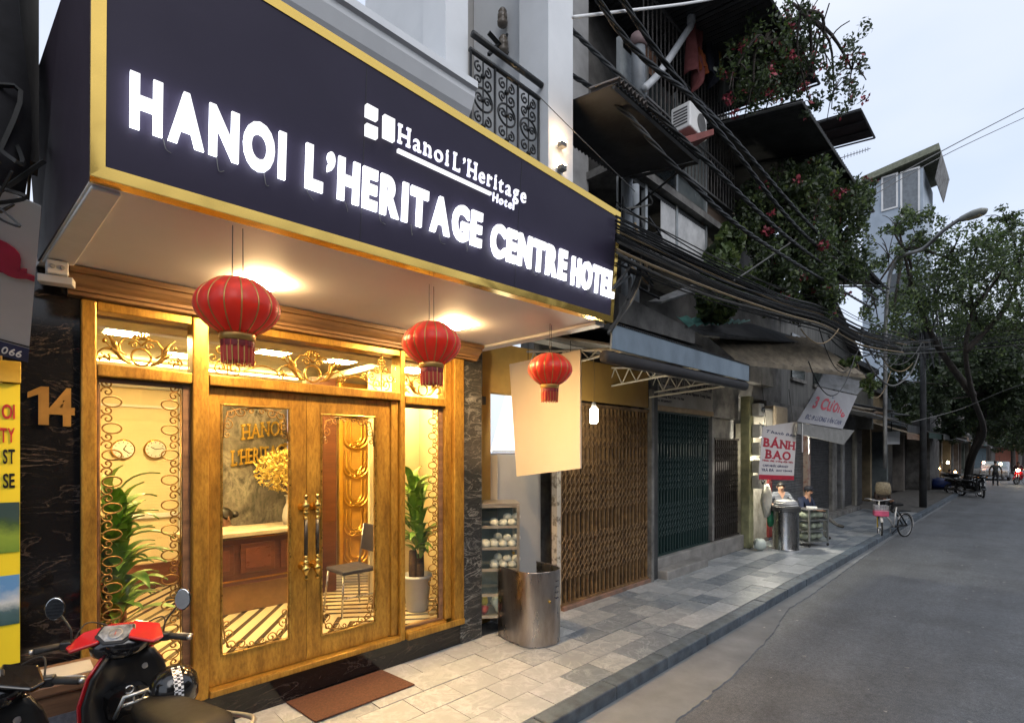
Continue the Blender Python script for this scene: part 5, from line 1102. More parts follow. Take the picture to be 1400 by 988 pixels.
MB().slab([T[0] + Vector((0, 0, -.25)), T[1] + Vector((.1, 0, -.35)), T[1] + Vector((.6, -.1, -.02)), T[0] + Vector((.05, 0, -.03))], -.02).build('lower_board', M('grey_sign_low', (.26, .26, .25), .7), ts)
MB().slab([T[3] + Vector((0, 0, .03)), T[2] + Vector((0, 0, .03)), T[2] + Vector((.5, -.1, .35)), T[3] + Vector((.5, 0, .4))], -.02).build('upper_board', TIN_G, ts)
for px, py in ((1097, 590), (1106, 592)): MB().tube([at(px, py - 12, Y=3.3), at(px, py + 28, Y=3.3)], .01, 5).build('rope_end', WHITE2, ts)
# ------------------------------------------------------------------ shop row running on down the street
FAC = [(.2, .19, .16), (.26, .2, .12), (.16, .19, .2), (.24, .22, .2), (.2, .15, .12), (.15, .17, .14)]
xx = 22.0; k = 0; rr = random.Random(3)
while xx < 78:
    if 35.2 < xx < 40: xx = 40.2
    w_ = rr.uniform(3.4, 4.6); h = rr.uniform(6.0, 8.5) if xx > 40 else rr.uniform(4.6, 5.8); fyy = 4.6 + rr.uniform(-.15, .3)
    feat = ('grey-brown', 'tan', 'bluish grey', 'pale grey', 'reddish brown', 'greenish')[k % 6] + ' terraced shop under a ' + ('sooty black', 'rusty tan', 'dark green-edged', 'patched grey', 'black corrugated')[k % 5] + ' awning' + (' with a roller shutter', ' with a panel door', ' with a narrow shutter and barred balcony')[k % 3]
    s = thing('terraced_shop', feat, 'shop', (xx + w_ / 2, fyy, 0), group='terraced shops down the street')
    cm = M('facade_%d' % k, FAC[k % 6], .8, c2=tuple(c * .5 for c in FAC[k % 6]), scale=1.6)
    MB().bb(xx + .02, xx + w_ - .02, fyy, fyy + 6, 3.0, h).build('wall', cm, s); MB().bb(xx + .02, xx + .35, fyy - .1, fyy + 1, 0, 2.999).build('pier', cm, s); MB().bb(xx + .35, xx + w_ - .02, fyy + .9, fyy + 1, 0, 2.999).build('back_wall', DKW, s)
    if k % 3 != 1: shutter(s, xx + .36, xx + w_ * .55, fyy + .1, .02, 2.9, SHUT_D)
    else: MB().bb(xx + .36, xx + w_ * .5, fyy + .2, fyy + .25, .02, 2.9).build('door', M('orange_door', (.4, .09, .02), .5) if k == 1 else BROWNW, s)
    aw_z = rr.uniform(2.7, 3.2); pr_ = rr.uniform(1.1, 1.9)
    corr(MB(), (xx + .1, fyy - pr_, aw_z), (xx + w_ - .1, fyy - pr_, aw_z), (xx + w_ - .1, fyy, aw_z + .5), (xx + .1, fyy, aw_z + .5), 20, .015).build('awning', [TIN_D, TIN_T, TIN_D, TIN_G, TIN_D][k % 5], s)
    MB().slab([(xx + .1, fyy - pr_ - .01, aw_z - .25), (xx + w_ - .1, fyy - pr_ - .01, aw_z - .25), (xx + w_ - .1, fyy - pr_ - .01, aw_z), (xx + .1, fyy - pr_ - .01, aw_z)], .02).build('valance', [TIN_D, BROWNW, M('green_canvas', (.02, .05, .045), .8), TIN_G, TIN_D][k % 5], s)
    for f in range(int((h - 3.6) / 2.6)):
        z = 3.9 + f * 2.7
        for u in (.22, .62):
            wn_ = MB().bb(xx + w_ * u, xx + w_ * (u + .2), fyy - .04, fyy - .001, z, z + 1.5).build('window', DGLASS, s); MB().bb(xx + w_ * u - .08, xx + w_ * (u + .2) + .08, fyy - .1, fyy - .002, z - .09, z - .01).build('sill', CONC, wn_)
        if k % 2 == 0:
            MB().bb(xx + .2, xx + w_ - .2, fyy - .9, fyy - .12, z - .35, z - .2).build('balcony', CONC_D, s); mb = MB()
            for j in range(18): mb.bb(xx + .22 + j * (w_ - .5) / 17, xx + .24 + j * (w_ - .5) / 17, fyy - .9, fyy - .88, z - .2, z + .7)
            mb.bb(xx + .2, xx + w_ - .2, fyy - .91, fyy - .87, z + .7, z + .74); mb.build('balcony_rail', TIN_D, s)
    MB().bb(xx, xx + w_, fyy - .2, fyy + 6, h + .001, h + .2).build('roof', TIN_D, s)
    xx += w_; k += 1
# lit doorways / lamps deep in the row
for i, (px, py, Y, st, c_) in enumerate(((1271, 622, 4.3, 45, (1, .9, .65)), (1262, 655, 4.9, 16, (1, .5, .12)), (1262, 607, 3.9, 14, (1, .85, .6)))):
    p = at(px, py, Y=Y); l = thing('shop_lamp', ('bright white lamp tube lighting a shop front down the street', 'small orange lamp inside a shop down the street', 'small lamp under a shop awning down the street')[i], 'lamp', p)
    MB().tube([p + Vector((0, 0, -.45 if i == 0 else -.1)), p + Vector((0, 0, .45 if i == 0 else .1))], .05, 8).build('tube', EM('shop_lamp_glow_%d' % i, c_, st), l); MB().box(p + Vector((0, .08, 0)), (.1, .08, 1.0 if i == 0 else .3)).build('backplate', WHITE2, l)
for i, (px, py, Y, c_) in enumerate(((1283, 640, 4.7, (1, .6, .25)), (1296, 632, 4.4, (1, .85, .6)), (1306, 645, 4.6, (1, .55, .2)), (1345, 632, 2.6, (1, .4, .2)), (1368, 634, 1.6, (1, .7, .4)))):  # extra lamps added to warm and brighten the dark far street
    p = at(px, py, Y=Y); l = thing('shop_lamp', ('amber lamp in a shop doorway past the utility pole', 'pale lamp under an awning near the leaning tree', 'orange lamp low in a shop behind the crouching person', 'tiny red lamp beyond the parked car', 'tiny warm lamp beyond the walking person')[i], 'lamp', p)
    MB().lathe([(.001, -.1), (.07, -.06), (.09, 0), (.06, .06), (.02, .09)], 10, p).build('bulb', EM('far_lamp_%d' % i, c_, 40), l); MB().tube([p + Vector((0, 0, .08)), p + Vector((0, .1, .6))], .01, 4).build('flex', CABLE, l)
# low white board & notice on a post
wb_ = thing('white_notice_board', 'blank white board on the dark shop post beyond the shutters', 'board', at(1219, 598, Y=3.7)); MB().slab([at(1209, 607, Y=3.7), at(1229, 607, Y=3.6), at(1229, 589, Y=3.6), at(1209, 590, Y=3.7)], .03).build('board', WHITE2, wb_); MB().tube([at(1219, 590, Y=3.75), at(1219, 560, Y=3.75)], .02, 5).build('hanger', IRON, wb_)
# street end: a screen of far houses closes the view
for i in range(5):
    y = -7 + i * 3.1; h = 6 + (i * 37 % 5) * .9; s = thing('far_house', 'far %s house closing the end of the street' % ('grey-brown', 'tan', 'bluish grey', 'pale grey', 'reddish brown')[i], 'house', (96, y, 0), group='far houses at the street end')
    cm = M('far_%d' % i, FAC[i], .8); MB().bb(95, 101, y - 1.5, y + 1.5, RZ, h).build('wall', cm, s); MB().bb(94.9, 94.99, y - 1.1, y + 1.1, RZ, 2.6).build('shop_opening', M('far_shop_%d' % i, (.3, .1, .06) if i % 2 else (.12, .16, .18), .6), s)
    MB().bb(94.0, 95, y - 1.4, y + 1.4, 2.8, 2.95).build('awning', TIN_D, s); MB().bb(94.93, 94.99, y - .8, y + .8, 3.6, 5).build('window', DGLASS, s); MB().bb(94.6, 101.2, y - 1.52, y + 1.52, h + .001, h + .2).build('roof', TIN_D, s)
# ------------------------------------------------------------------ poles, street lamp, cables
pole = thing('utility_pole', 'concrete utility pole with iron crossarm hung with cable loops', 'utility pole', (21.8, 2.3, 0)); pp0 = at(1262, 470, Y=2.85)
MB().lathe([(.12, 0), (.08, 7.6)], 10, (pp0.x, 2.85, 0)).build('pole', TIN_D, pole, smooth=True)
ca, cb_ = at(1248, 384, Y=2.9), at(1285, 372, Y=2.4); MB().tube([ca, cb_], .05, 4).build('crossarm', IRON, pole); MB().tube([cb_, cb_ + Vector((0, 0, -.5))], .05, 4).build('arm_end', IRON, pole); MB().tube([at(1240, 400, Y=2.9), at(1286, 390, Y=2.4)], .04, 4).build('crossarm', IRON, pole)
for i in range(26):
    a = ca.lerp(cb_, random.random()); MB().tube(crv([a, a + Vector((random.uniform(-.3, .5), random.uniform(-.2, .2), -random.uniform(.8, 1.6))), a + Vector((random.uniform(-.2, .9), random.uniform(-.3, .3), -random.uniform(2, 3.4)))], 6), random.uniform(.012, .03), 5).build('dropped_cable', CABLE, pole)
sl_ = thing('street_lamp', 'grey cobra-head street lamp above the tree', 'street lamp', at(1330, 292, D=13)); h0, h1 = at(1312, 300, D=13), at(1349, 286, D=12.4); ax = (h1 - h0); L_ = ax.length; zx = ax.normalized(); rot = zx.to_track_quat('Z', 'Y').to_matrix()
rings = []
for t, w_, hh in ((0, .05, .05), (.08, .09, .08), (.3, .13, .1), (.6, .17, .12), (.85, .15, .1), (1, .05, .04)):
    c_ = h0 + ax * t; rings.append([c_ + zx.cross(Vector((0, 0, 1))).normalized() * (w_ * math.cos(q)) + Vector((0, 0, 1)) * (hh * math.sin(q) * (.75 if math.sin(q) > 0 else 1)) for q in np.linspace(0, 2 * math.pi, 14, endpoint=False)])
MB().loft(rings).build('head', M('lamp_grey', (.3, .31, .28), .5), sl_, smooth=True)
gl_ = [[p - Vector((0, 0, .035)) for p in r_] for r_ in rings[2:5]]; MB().loft([[c.lerp(sum(r_, Vector()) / len(r_), .25) for c in r_] for r_ in gl_]).build('bowl', M('amber_bowl', (.5, .42, .25), .3), sl_, smooth=True)
MB().tube(crv([h0, at(1290, 315, D=13.2), at(1262, 340, D=13.8), at(1225, 358, D=14.4), at(1212, 420, D=14.6), at(1210, 640, D=14.7)], 6), .05, 8).build('arm', TIN_G, sl_, smooth=True)
# thick twisted service cables
def twisted(name, lab, pts, r_, strands=3, grp='thick twisted service cables'):
    P = crv(pts, 26); c = thing(name, lab, 'cable', P[0], group=grp); Lc = 0; acc = [0]
    for i in range(1, len(P)): Lc += (P[i] - P[i - 1]).length; acc.append(Lc)
    for s_ in range(strands):
        q = []
        for i, p in enumerate(P):
            t = (P[min(i + 1, len(P) - 1)] - P[max(i - 1, 0)]).normalized(); a = t.cross(Vector((0, 0, 1))).normalized(); b = a.cross(t); ang = acc[i] * 9 + s_ * 2 * math.pi / strands
            q.append(p + a * (r_ * math.cos(ang)) + b * (r_ * math.sin(ang)))
        MB().tube(q, r_ * .95, 6).build('strand', CABLE, c, smooth=True)
    return c
K = 2.45
for i, (p, lab) in enumerate(((((800, -30), (870, 70), (985, 170), (1130, 330), (1215, 395)), 'upper twisted cable crossing the barred veranda'), (((832, -30), (905, 80), (1000, 200), (1110, 330), (1212, 400)), 'twisted cable just right of the white drain pipe'),
                             (((770, 30), (855, 112), (960, 215), (1090, 335), (1200, 410)), 'twisted cable passing over the tin canopy'), (((772, 97), (850, 150), (930, 235), (1040, 330), (1190, 420)), 'lowest twisted cable crossing the dark canopy underside'))):
    twisted('twisted_cable', lab, [at(x, y, Y=(3.5, 2.7)[j] if j < 2 and i > 1 else K - .1) for j, (x, y) in enumerate(p)], .0135)
# sagging bundle of thin wires along the shop fronts
CM = [CABLE] * 6 + [CABLE2, CABLE3]
for i in range(58):
    j = random.gauss(0, 1); v = random.gauss(0, 1); Yb = 2.6 + .12 * random.gauss(0, 1)
    pts = [at(842, 322 + v * 17, Y=Yb), at(905 + j * 5, 352 + v * 15, Y=Yb), at(1000 + j * 8, 393 + v * 11, Y=Yb), at(1075, 420 + v * 9, Y=Yb - .05), at(1130, 436 + v * 9, Y=Yb), at(1180, 462 + v * 9, Y=Yb), at(1235 + j * 6, 474 + v * 7, Y=Yb - .2), at(1290, 470 + v * 8, Y=Yb - .5), at(1400, 455 + v * 12, D=16)][:9 if i % 4 == 0 else 7]
    c = MB().tube(crv(pts, 6), random.uniform(.006, .013), 4, caps=False).build('sagging_wire', random.choice(CM)); tag(c, 'thin wire in the sagging black bundle along the shop fronts', 'wire', 'sagging wire bundle')
for i in range(26):   # tangled loops by the sign's right end
    c0 = at(random.gauss(868, 14), random.gauss(345, 26), Y=2.75 + random.uniform(-.2, .3)); pts = [c0 + Vector((random.gauss(0, .16), random.gauss(0, .1), random.gauss(0, .16))) for _ in range(4)]
    if i < 9: pts = [at(865 + i, 335, Y=2.7), at(872 + random.uniform(-5, 5), 372, Y=2.65), at(862 + random.uniform(-6, 6), 410, Y=2.62), at(838 + random.uniform(-8, 8), 452 + random.uniform(-5, 10), Y=2.7)]
    c = MB().tube(crv(pts, 7), random.uniform(.006, .016), 4, caps=False).build('tangled_wire', random.choice(CM)); tag(c, 'looped wire in the tangle at the right end of the hotel sign', 'wire', 'wire tangle by the sign')
for i in range(16):   # loose loops hanging down the right
    x = random.uniform(1090, 1290); y = random.uniform(440, 500); a, b = at(x, y, Y=2.6), at(x + random.uniform(30, 90), y + random.uniform(-15, 15), Y=2.4)
    c = MB().tube(sag(a, b, random.uniform(.2, .9)), random.uniform(.008, .016), 4).build('drooping_wire', random.choice(CM)); tag(c, 'drooping wire loop below the sagging bundle', 'wire', 'drooping wire loops')
for nm, lab, pts, r_, m_ in (
        ('wire', 'pale wire rising from the shop roof to the top right sky', [at(1003, 384, Y=2.6), at(1185, 264, D=11), at(1300, 200, D=13), at(1420, 138, D=16)], .013, CABLE2),
        ('wire', 'second thin wire against the sky beside the pale wire', [at(1180, 275, D=11), at(1300, 208, D=13), at(1420, 152, D=16)], .01, CABLE2),
        ('wire', 'white wire crossing the top of the veranda', [at(783, 24, Y=2.4), at(850, 16, Y=2.4), at(940, 5, Y=2.3), at(1010, -8, Y=2.2)], .012, WHITE2),
        ('wire', 'thin cord from the balcony to the sign end', [at(735, 130, Y=3.0), at(790, 185, Y=2.8), at(868, 262, Y=2.8)], .004, CABLE2),
        ('wire', 'white loop of wire hanging beside the utility pole', [at(1183, 490, Y=2.5), at(1200, 515, Y=2.4), at(1222, 527, Y=2.35), at(1245, 510, Y=2.3), at(1256, 484, Y=2.3)], .022, CABLE2),
        ('wire', 'low wire slanting across the dark tree', [at(1245, 577, Y=2.6), at(1310, 560, D=17), at(1370, 535, D=16), at(1420, 518, D=15)], .015, CABLE2),
        ('wire', 'wire passing behind the open tree crown', [at(1290, 440, Y=2.0), at(1350, 428, D=18), at(1420, 415, D=17)], .014, CABLE),
        ('wire', 'brown looped wire left of the aubergine side panel', [at(48, 195, D=2.9), at(42, 225, D=2.9), at(38, 275, D=2.9)], .008, CABLE3)):
    tag(MB().tube(crv(pts, 10), r_, 5).build(nm, m_, smooth=True), lab, 'wire')
# ------------------------------------------------------------------ vegetation
def leaves(cen, size, asp=.5, droop=.0):
    n = len(cen); a = rng.normal(size=(n, 3)); a[:, 2] -= droop; a /= np.linalg.norm(a, axis=1)[:, None]
    b = np.cross(a, rng.normal(size=(n, 3))); b /= np.linalg.norm(b, axis=1)[:, None]; s_ = size * rng.uniform(.6, 1.3, n)[:, None]
    return np.stack([cen - a * s_, cen + b * s_ * asp + a * s_ * .1, cen + a * s_, cen - b * s_ * asp + a * s_ * .1], 1)
def clump(c, rad, n, shell=.45):
    d = rng.normal(size=(n, 3)); d /= np.linalg.norm(d, axis=1)[:, None]; return np.asarray(c) + d * (rng.random(n) ** shell)[:, None] * np.asarray(rad)
def plant(name, lab, cat, clumps, nleaf, size, mats, mats_w, trunk=None, flowers=0, asp=.5, group=None, twig=True):
    t = thing(name, lab, cat, Vector(clumps[0][0]) if trunk is None else Vector(trunk[0][0][0]), group=group); C = []; tot = sum((r_[0] * r_[1] * r_[2]) ** .66 for _, r_ in clumps)
    for c_, r_ in clumps:
        n = int(nleaf * ((r_[0] * r_[1] * r_[2]) ** .66) / tot); sub = max(3, n // 38); cc = clump(c_, r_, sub, .5)
        C.append(np.concatenate([clump(q, np.array(r_) * .22 + .03, 38, .5) for q in cc]))
    C = np.concatenate(C); V = leaves(C, size, asp); mi = rng.choice(len(mats), len(V), p=mats_w); quads('crown', V, mats, t, mi)
    if flowers:
        F = []
        for _ in range(flowers):
            c_, r_ = clumps[rng.integers(len(clumps))]; q = clump(c_, np.array(r_) * 1.02, 1, .12); F.append(clump(q[0], (.09, .09, .08), 16))
        quads('blossom', leaves(np.concatenate(F), size * .8, .7), FLOWER, t)
    mb = MB(); base = Vector(trunk[0][0][0]) if trunk else Vector(clumps[0][0])
    if trunk:
        for pts, r0, r1 in trunk: P = crv(pts, 6); mb.tube(P, [r0 + (r1 - r0) * i / (len(P) - 1) for i in range(len(P))], 8)
        src = [Vector(trunk[-1][0][-1])] + [Vector(tr[0][-1]) for tr in trunk]
    else: src = [base]
    if twig:
        for c_, r_ in clumps:
            c_ = Vector(c_); s_ = min(src, key=lambda q: (q - c_).length); mb.tube(crv([s_, s_.lerp(c_, .5) + Vector((random.uniform(-.15, .15), random.uniform(-.15, .15), .12)), c_], 4), [.05 * max(r_) * (1 - i / 10) + .006 for i in range(9)], 5)
            for _ in range(6):
                e = c_ + Vector([random.uniform(-1, 1) * q * .9 for q in r_]); mb.tube(crv([c_, c_.lerp(e, .5) + Vector((0, 0, .08)), e], 3), [.012 * max(r_) + .004 - i * .0005 for i in range(7)], 4)
    mb.build('trunk', BARK, t, smooth=True); return t
def pc(px, py, rx, rz, Y=None, D=None, ry=None):
    p = at(px, py, Y=Y) if Y is not None else at(px, py, D=D); d = p.x * CT + p.y * ST; k_ = d / 700
    return (p, (rx * k_, (ry if ry else rx * .8) * k_, rz * k_))
# bougainvillea on the veranda, trailing against the sky
plant('bougainvillea', 'straggling bougainvillea with red bracts on the top roof against the sky', 'climbing plant', [pc(1045, 60, 50, 60, Y=2.6), pc(1080, 30, 30, 40, Y=2.4), pc(1030, 120, 45, 30, Y=2.7), pc(1085, 90, 40, 40, Y=2.4), pc(1005, 95, 28, 50, Y=2.8), pc(1100, 40, 34, 40, Y=2.3), pc(1060, 100, 60, 50, Y=2.6)], 4200, .033, [LEAF[0], LEAF[1], FLOWER], [.42, .54, .04], flowers=22)
plant('bougainvillea', 'thin sprays of dark leaves reaching out over the sky', 'climbing plant', [pc(1095, 15, 35, 30, Y=2.2), pc(1125, 70, 45, 50, Y=2.1), pc(1140, 125, 35, 35, Y=2.1), pc(1165, 95, 45, 50, Y=2.0), pc(1110, 150, 25, 15, Y=2.2), pc(1110, 100, 45, 60, Y=2.2)], 1500, .038, [LEAF[1], FLOWER], [.96, .04], flowers=4)
plant('bougainvillea', 'dense mass of bougainvillea with red bracts below the broad sheet roof', 'climbing plant', [pc(1070, 290, 45, 60, Y=2.9), pc(1110, 260, 45, 38, Y=2.5), pc(1150, 290, 45, 45, Y=2.4), pc(1100, 350, 55, 55, Y=2.6), pc(1155, 350, 40, 50, Y=2.4), pc(1060, 380, 40, 45, Y=2.8), pc(1110, 410, 45, 30, Y=2.7), pc(1030, 310, 30, 60, Y=3.2), pc(1180, 260, 18, 16, Y=2.2)], 26000, .042, [LEAF[0], LEAF[1], LEAF[2]], [.26, .66, .08], flowers=38)
plant('leafy_shrub', 'bright leafy shrub below the ribbed panel', 'shrub', [pc(985, 365, 26, 36, Y=3.1), pc(1000, 335, 22, 24, Y=3.2), pc(1012, 390, 20, 30, Y=3.1)], 2600, .07, [LEAF[0], LEAF[2], LEAF[1]], [.5, .28, .22], asp=.62)
plant('leafy_shrub', 'low leafy shrub hanging below the cable bundle', 'shrub', [pc(985, 422, 30, 16, Y=3.0), pc(965, 415, 14, 16, Y=3.0)], 1500, .065, [LEAF[0], LEAF[2], LEAF[1]], [.45, .4, .15], asp=.62)
plant('hanging_creeper', 'small green creeper on the edge of the tan awning', 'creeper', [pc(1190, 520, 12, 22, Y=2.4), pc(1165, 495, 18, 8, Y=2.5)], 500, .05, [LEAF[0], LEAF[2]], [.6, .4], asp=.6)
# street trees
tb = at(1317, 672, Y=2.9)
plant('street_tree', 'leaning street tree with broad open crown over the road', 'tree', [pc(1300, 355, 70, 60, D=15), pc(1350, 400, 65, 60, D=16), pc(1395, 350, 55, 65, D=16), pc(1255, 330, 35, 35, D=15), pc(1225, 310, 28, 28, D=15), pc(1240, 400, 40, 40, D=15.5), pc(1340, 330, 40, 25, D=15), pc(1395, 430, 40, 40, D=16), pc(1310, 430, 40, 30, D=17), pc(1375, 300, 35, 18, D=15), pc(1215, 350, 25, 35, D=14.5), pc(1350, 460, 60, 30, D=17), pc(1280, 400, 60, 60, D=16), pc(1370, 370, 50, 60, D=15), pc(1220, 440, 40, 50, D=15), pc(1192, 400, 24, 45, D=15), pc(1205, 460, 28, 34, D=16), pc(1245, 300, 30, 25, D=15)], 21500, .056, [LEAF[0], LEAF[1], LEAF[2]], [.4, .45, .15],
      trunk=[([tb, at(1330, 625, D=25), at(1345, 590, D=21), at(1330, 540, D=18), at(1320, 480, D=16.5), at(1330, 420, D=16)], .13, .045), ([at(1330, 540, D=18), at(1280, 470, D=17), at(1250, 400, D=15.5), at(1235, 340, D=15)], .12, .03), ([at(1320, 480, D=16.5), at(1375, 420, D=16), at(1395, 370, D=16)], .1, .03)])
plant('street_tree', 'dense dark street tree filling the street above the walker', 'tree', [pc(1330, 500, 70, 35, D=24), pc(1390, 490, 50, 40, D=24), pc(1290, 500, 45, 40, D=22), pc(1370, 540, 60, 40, D=26), pc(1310, 550, 45, 35, D=26), pc(1270, 540, 35, 35, D=23), pc(1395, 570, 45, 30, D=30), pc(1345, 585, 35, 20, D=32), pc(1255, 470, 30, 35, D=20), pc(1230, 520, 25, 40, D=20), pc(1340, 460, 70, 25, D=22), pc(1240, 560, 25, 20, D=22), pc(1390, 530, 40, 40, D=24), pc(1395, 605, 40, 16, D=34), pc(1300, 590, 25, 16, D=28)], 50000, .1, [LEAF[0], LEAF[1]], [.12, .88],
      trunk=[([at(1322, 668, Y=2.7), at(1327, 630, D=27), at(1340, 590, D=26), at(1350, 540, D=25)], .22, .1)])
for i, (px, D_) in enumerate(((1385, 48), (1352, 62), (1400, 66), (1370, 80))):
    b = at(px, 655, D=D_); b.z = 0; plant('distant_tree', ('distant street tree just beyond the walker', 'distant street tree above the parked car', 'distant tree above the far headlight', 'farthest tree closing the street')[i], 'tree', [((b.x, b.y, 5.2), (3, 2.4, 2)), ((b.x + 1.2, b.y - 1.4, 6.6), (2.6, 2.2, 1.8)), ((b.x - 1, b.y + 1.2, 6.8), (2.4, 2.2, 1.8)), ((b.x, b.y - 2.5, 5), (2, 2, 1.5))], 4200, .24, [LEAF[0], LEAF[1]], [.35, .65], trunk=[([b, b + Vector((.2, 0, 2)), b + Vector((0, .1, 4.5))], .22, .1)])
# ------------------------------------------------------------------ neighbour to the left of the hotel
nb = thing('neighbour_shop', 'dark neighbouring shop front at the left edge', 'shop', (-.8, 4.4, 0))
MB().bb(-3, -.03, 4.36, 4.6, 0, 9).build('wall', DKW, nb); MB().bb(-3, .118, 3.62, 3.8, 3.55, 9).build('upper_wall', M('stained_upper_wall', (.1, .095, .09), .9, c2=(.03, .028, .028), scale=3, stretch=(2, 1, .3)), nb); MB().bb(-3, -.06, 3.5, 4.35, 4.6, 4.75).build('slab', CONC_D, nb); MB().bb(-.14, -.03, 3.6, 4.35, 4.76, 9).build('party_wall', M('stained_party_wall', (.16, .15, .14), .9, c2=(.06, .055, .05), scale=3, stretch=(1, 1, .3)), nb)
cv = MB(); vs_ = []; fs = []
for i in range(9):
    for j in range(13):
        u, v = i / 8, j / 12; vs_.append((-.6 + .66 * u + .03 * math.sin(v * 9), 3.3 + .2 * u + .05 * math.sin(u * 14 + v * 4), 3.3 + 2.2 * v))
for i in range(8):
    for j in range(12): a = i * 13 + j; fs.append((a, a + 13, a + 14, a + 1))
c_ = cv.add(vs_, fs).build('canvas_blind', M('dark_canvas', (.03, .03, .036), .9, c2=(.015, .015, .018)), nb, smooth=True); c_.modifiers.new('s', 'SOLIDIFY').thickness = .01
for i in range(14):
    p0_ = Vector((random.uniform(-.35, .02), random.uniform(3.1, 3.5), random.uniform(3.1, 3.7))); c_ = MB().tube(crv([p0_ + Vector((random.gauss(0, .1), random.gauss(0, .1), random.gauss(0, .15))) for _ in range(4)], 6), random.uniform(.006, .014), 4).build('tangled_wire', CABLE)
    tag(c_, 'looped black wire above the slanted sign at the left edge', 'wire', 'wire tangle at the left edge')
ws = thing('slanted_shop_sign', 'slanted white sign with crimson letter at the left edge', 'sign', at(30, 380, Y=3.8))
tr, br_ = at(56, 281, Y=3.5), at(38, 492, Y=4.05); LX = Vector((-.62, -.12, .12)); tq_ = lambda u, v, n=.003: br_ + (tr - br_) * v + LX * (1 - u)
sN = LX.cross(tr - br_).normalized()
MB().slab([br_ + LX, br_, tr, tr + LX], .02).build('panel', M('dim_white_sign', (.42, .42, .43), .5, c2=(.36, .36, .37), scale=2), ws)
sU, sV = -LX.normalized(), (tr - br_).normalized(); sn = sU.cross(sV).normalized(); off_ = sn * .024
MB().slab([br_ + LX + sn * .022, br_ + sn * .022, br_ + sV * .085 + sn * .022, br_ + LX + sV * .085 + sn * .022], .004).build('blue_band', M('navy_band', (.02, .03, .09), .5), ws)
MB().slab([br_ + LX + sV * .095 + sn * .022, br_ + sV * .095 + sn * .022, br_ + sV * .101 + sn * .022, br_ + LX + sV * .101 + sn * .022], .003).build('rule', BLACKP, ws)
CRIM = M('crimson_letter', (.35, .01, .05), .5)
lettering('a', br_ + sV * .5 - sU * .235 + sn * .03, sU, sV, .2, .17, CRIM, ws, 'letter', off=.05, depth=.01, serif={'a': [(.95, 0, .1)]}, capscale=.56)
lettering('3 066', br_ + sV * .02 - sU * .16 + sn * .03, sU, sV, .13, .045, WHITE2, ws, 'sign_writing', joined=True, off=.01, depth=.004, shear=.25)
po = thing('travel_poster', 'bright yellow poster with red and black lettering at the left edge', 'poster', (-.2, 4.2, 1.5))
PY = 4.2; pr_ = .0545; zt2, zb2 = at(27, 590, Y=PY).z + .0, at(27, 905, Y=PY).z
zpt = at(27, 495, Y=PY).z
MB().bb(-.7, pr_, PY, PY + .02, zb2, zpt - .13).build('sheet', M('yellow_print', (.75, .6, .02), .5, c2=(.7, .55, .02), scale=2), po)
MB().bb(-.7, pr_ + .004, PY - .03, PY + .02, zpt - .125, zpt).build('box_top', M('ochre_box', (.55, .36, .04), .5), po, bevel=.004)
for ch, y, col_, wd in (('OI', 572, 'r', .055), ('RITY', 604, 'r', .1), ('ST', 633, 'k', .05), ('SE', 666, 'k', .05)):
    lettering(ch, Vector((pr_ - .022 - wd, PY - .003, at(15, y, Y=PY).z)), (1, 0, 0), (0, 0, 1), wd, .085, M('poster_red', (.5, .02, .02), .5) if col_ == 'r' else BLACKP, po, 'poster_letter', off=.02, depth=.003)
def pict(name, z0, z1, stops):
    m, nt, p, o = nodes(name); tc = nt.nodes.new('ShaderNodeTexCoord'); sx = nt.nodes.new('ShaderNodeSeparateXYZ'); nt.links.new(tc.outputs['Generated'], sx.inputs[0]); n_ = noise(nt, tc.outputs['Object'], 14, 5)
    ad = nt.nodes.new('ShaderNodeMath'); ad.operation = 'MULTIPLY_ADD'; ad.inputs[1].default_value = .5; nt.links.new(n_, ad.inputs[0]); nt.links.new(sx.outputs[2], ad.inputs[2])
    nt.links.new(ramp(nt, ad.outputs[0], stops), p.inputs['Base Color']); p.inputs['Roughness'].default_value = .4
    MB().bb(-.7, pr_ - .002, PY - .004, PY - .001, z0, z1).build('printed_view', m, po)
zz = lambda y: at(20, y, Y=PY).z
pict('rice_terrace_print', zz(754), zz(686), [(.2, (.12, .22, .03)), (.55, (.2, .3, .04)), (.8, (.04, .08, .03)), (1, (.03, .06, .06))])
pict('bay_print', zz(852), zz(785), [(.2, (.02, .06, .06)), (.5, (.06, .12, .14)), (.7, (.5, .55, .58)), (1, (.1, .25, .5))])
# wooden stand with inset top
st = thing('wooden_stand', 'small brown wooden stand with glazed top and stone panel behind the scooter', 'stand', (.2, 4.02, 0))
MB().bb(.03, .42, 3.88, 4.2, .02, .68).build('body', BROWNW, st, bevel=.01); MB().bb(.0, .45, 3.85, 4.23, .682, .75).build('top', BROWNW, st, bevel=.015); MB().bb(.08, .37, 3.92, 4.14, .751, .757).build('inset_glass', GREYW, st); MB().bb(.09, .37, 3.868, 3.879, .12, .56).build('stone_panel', M('granite_panel', (.16, .17, .2), .4, c2=(.09, .1, .12), scale=40), st)

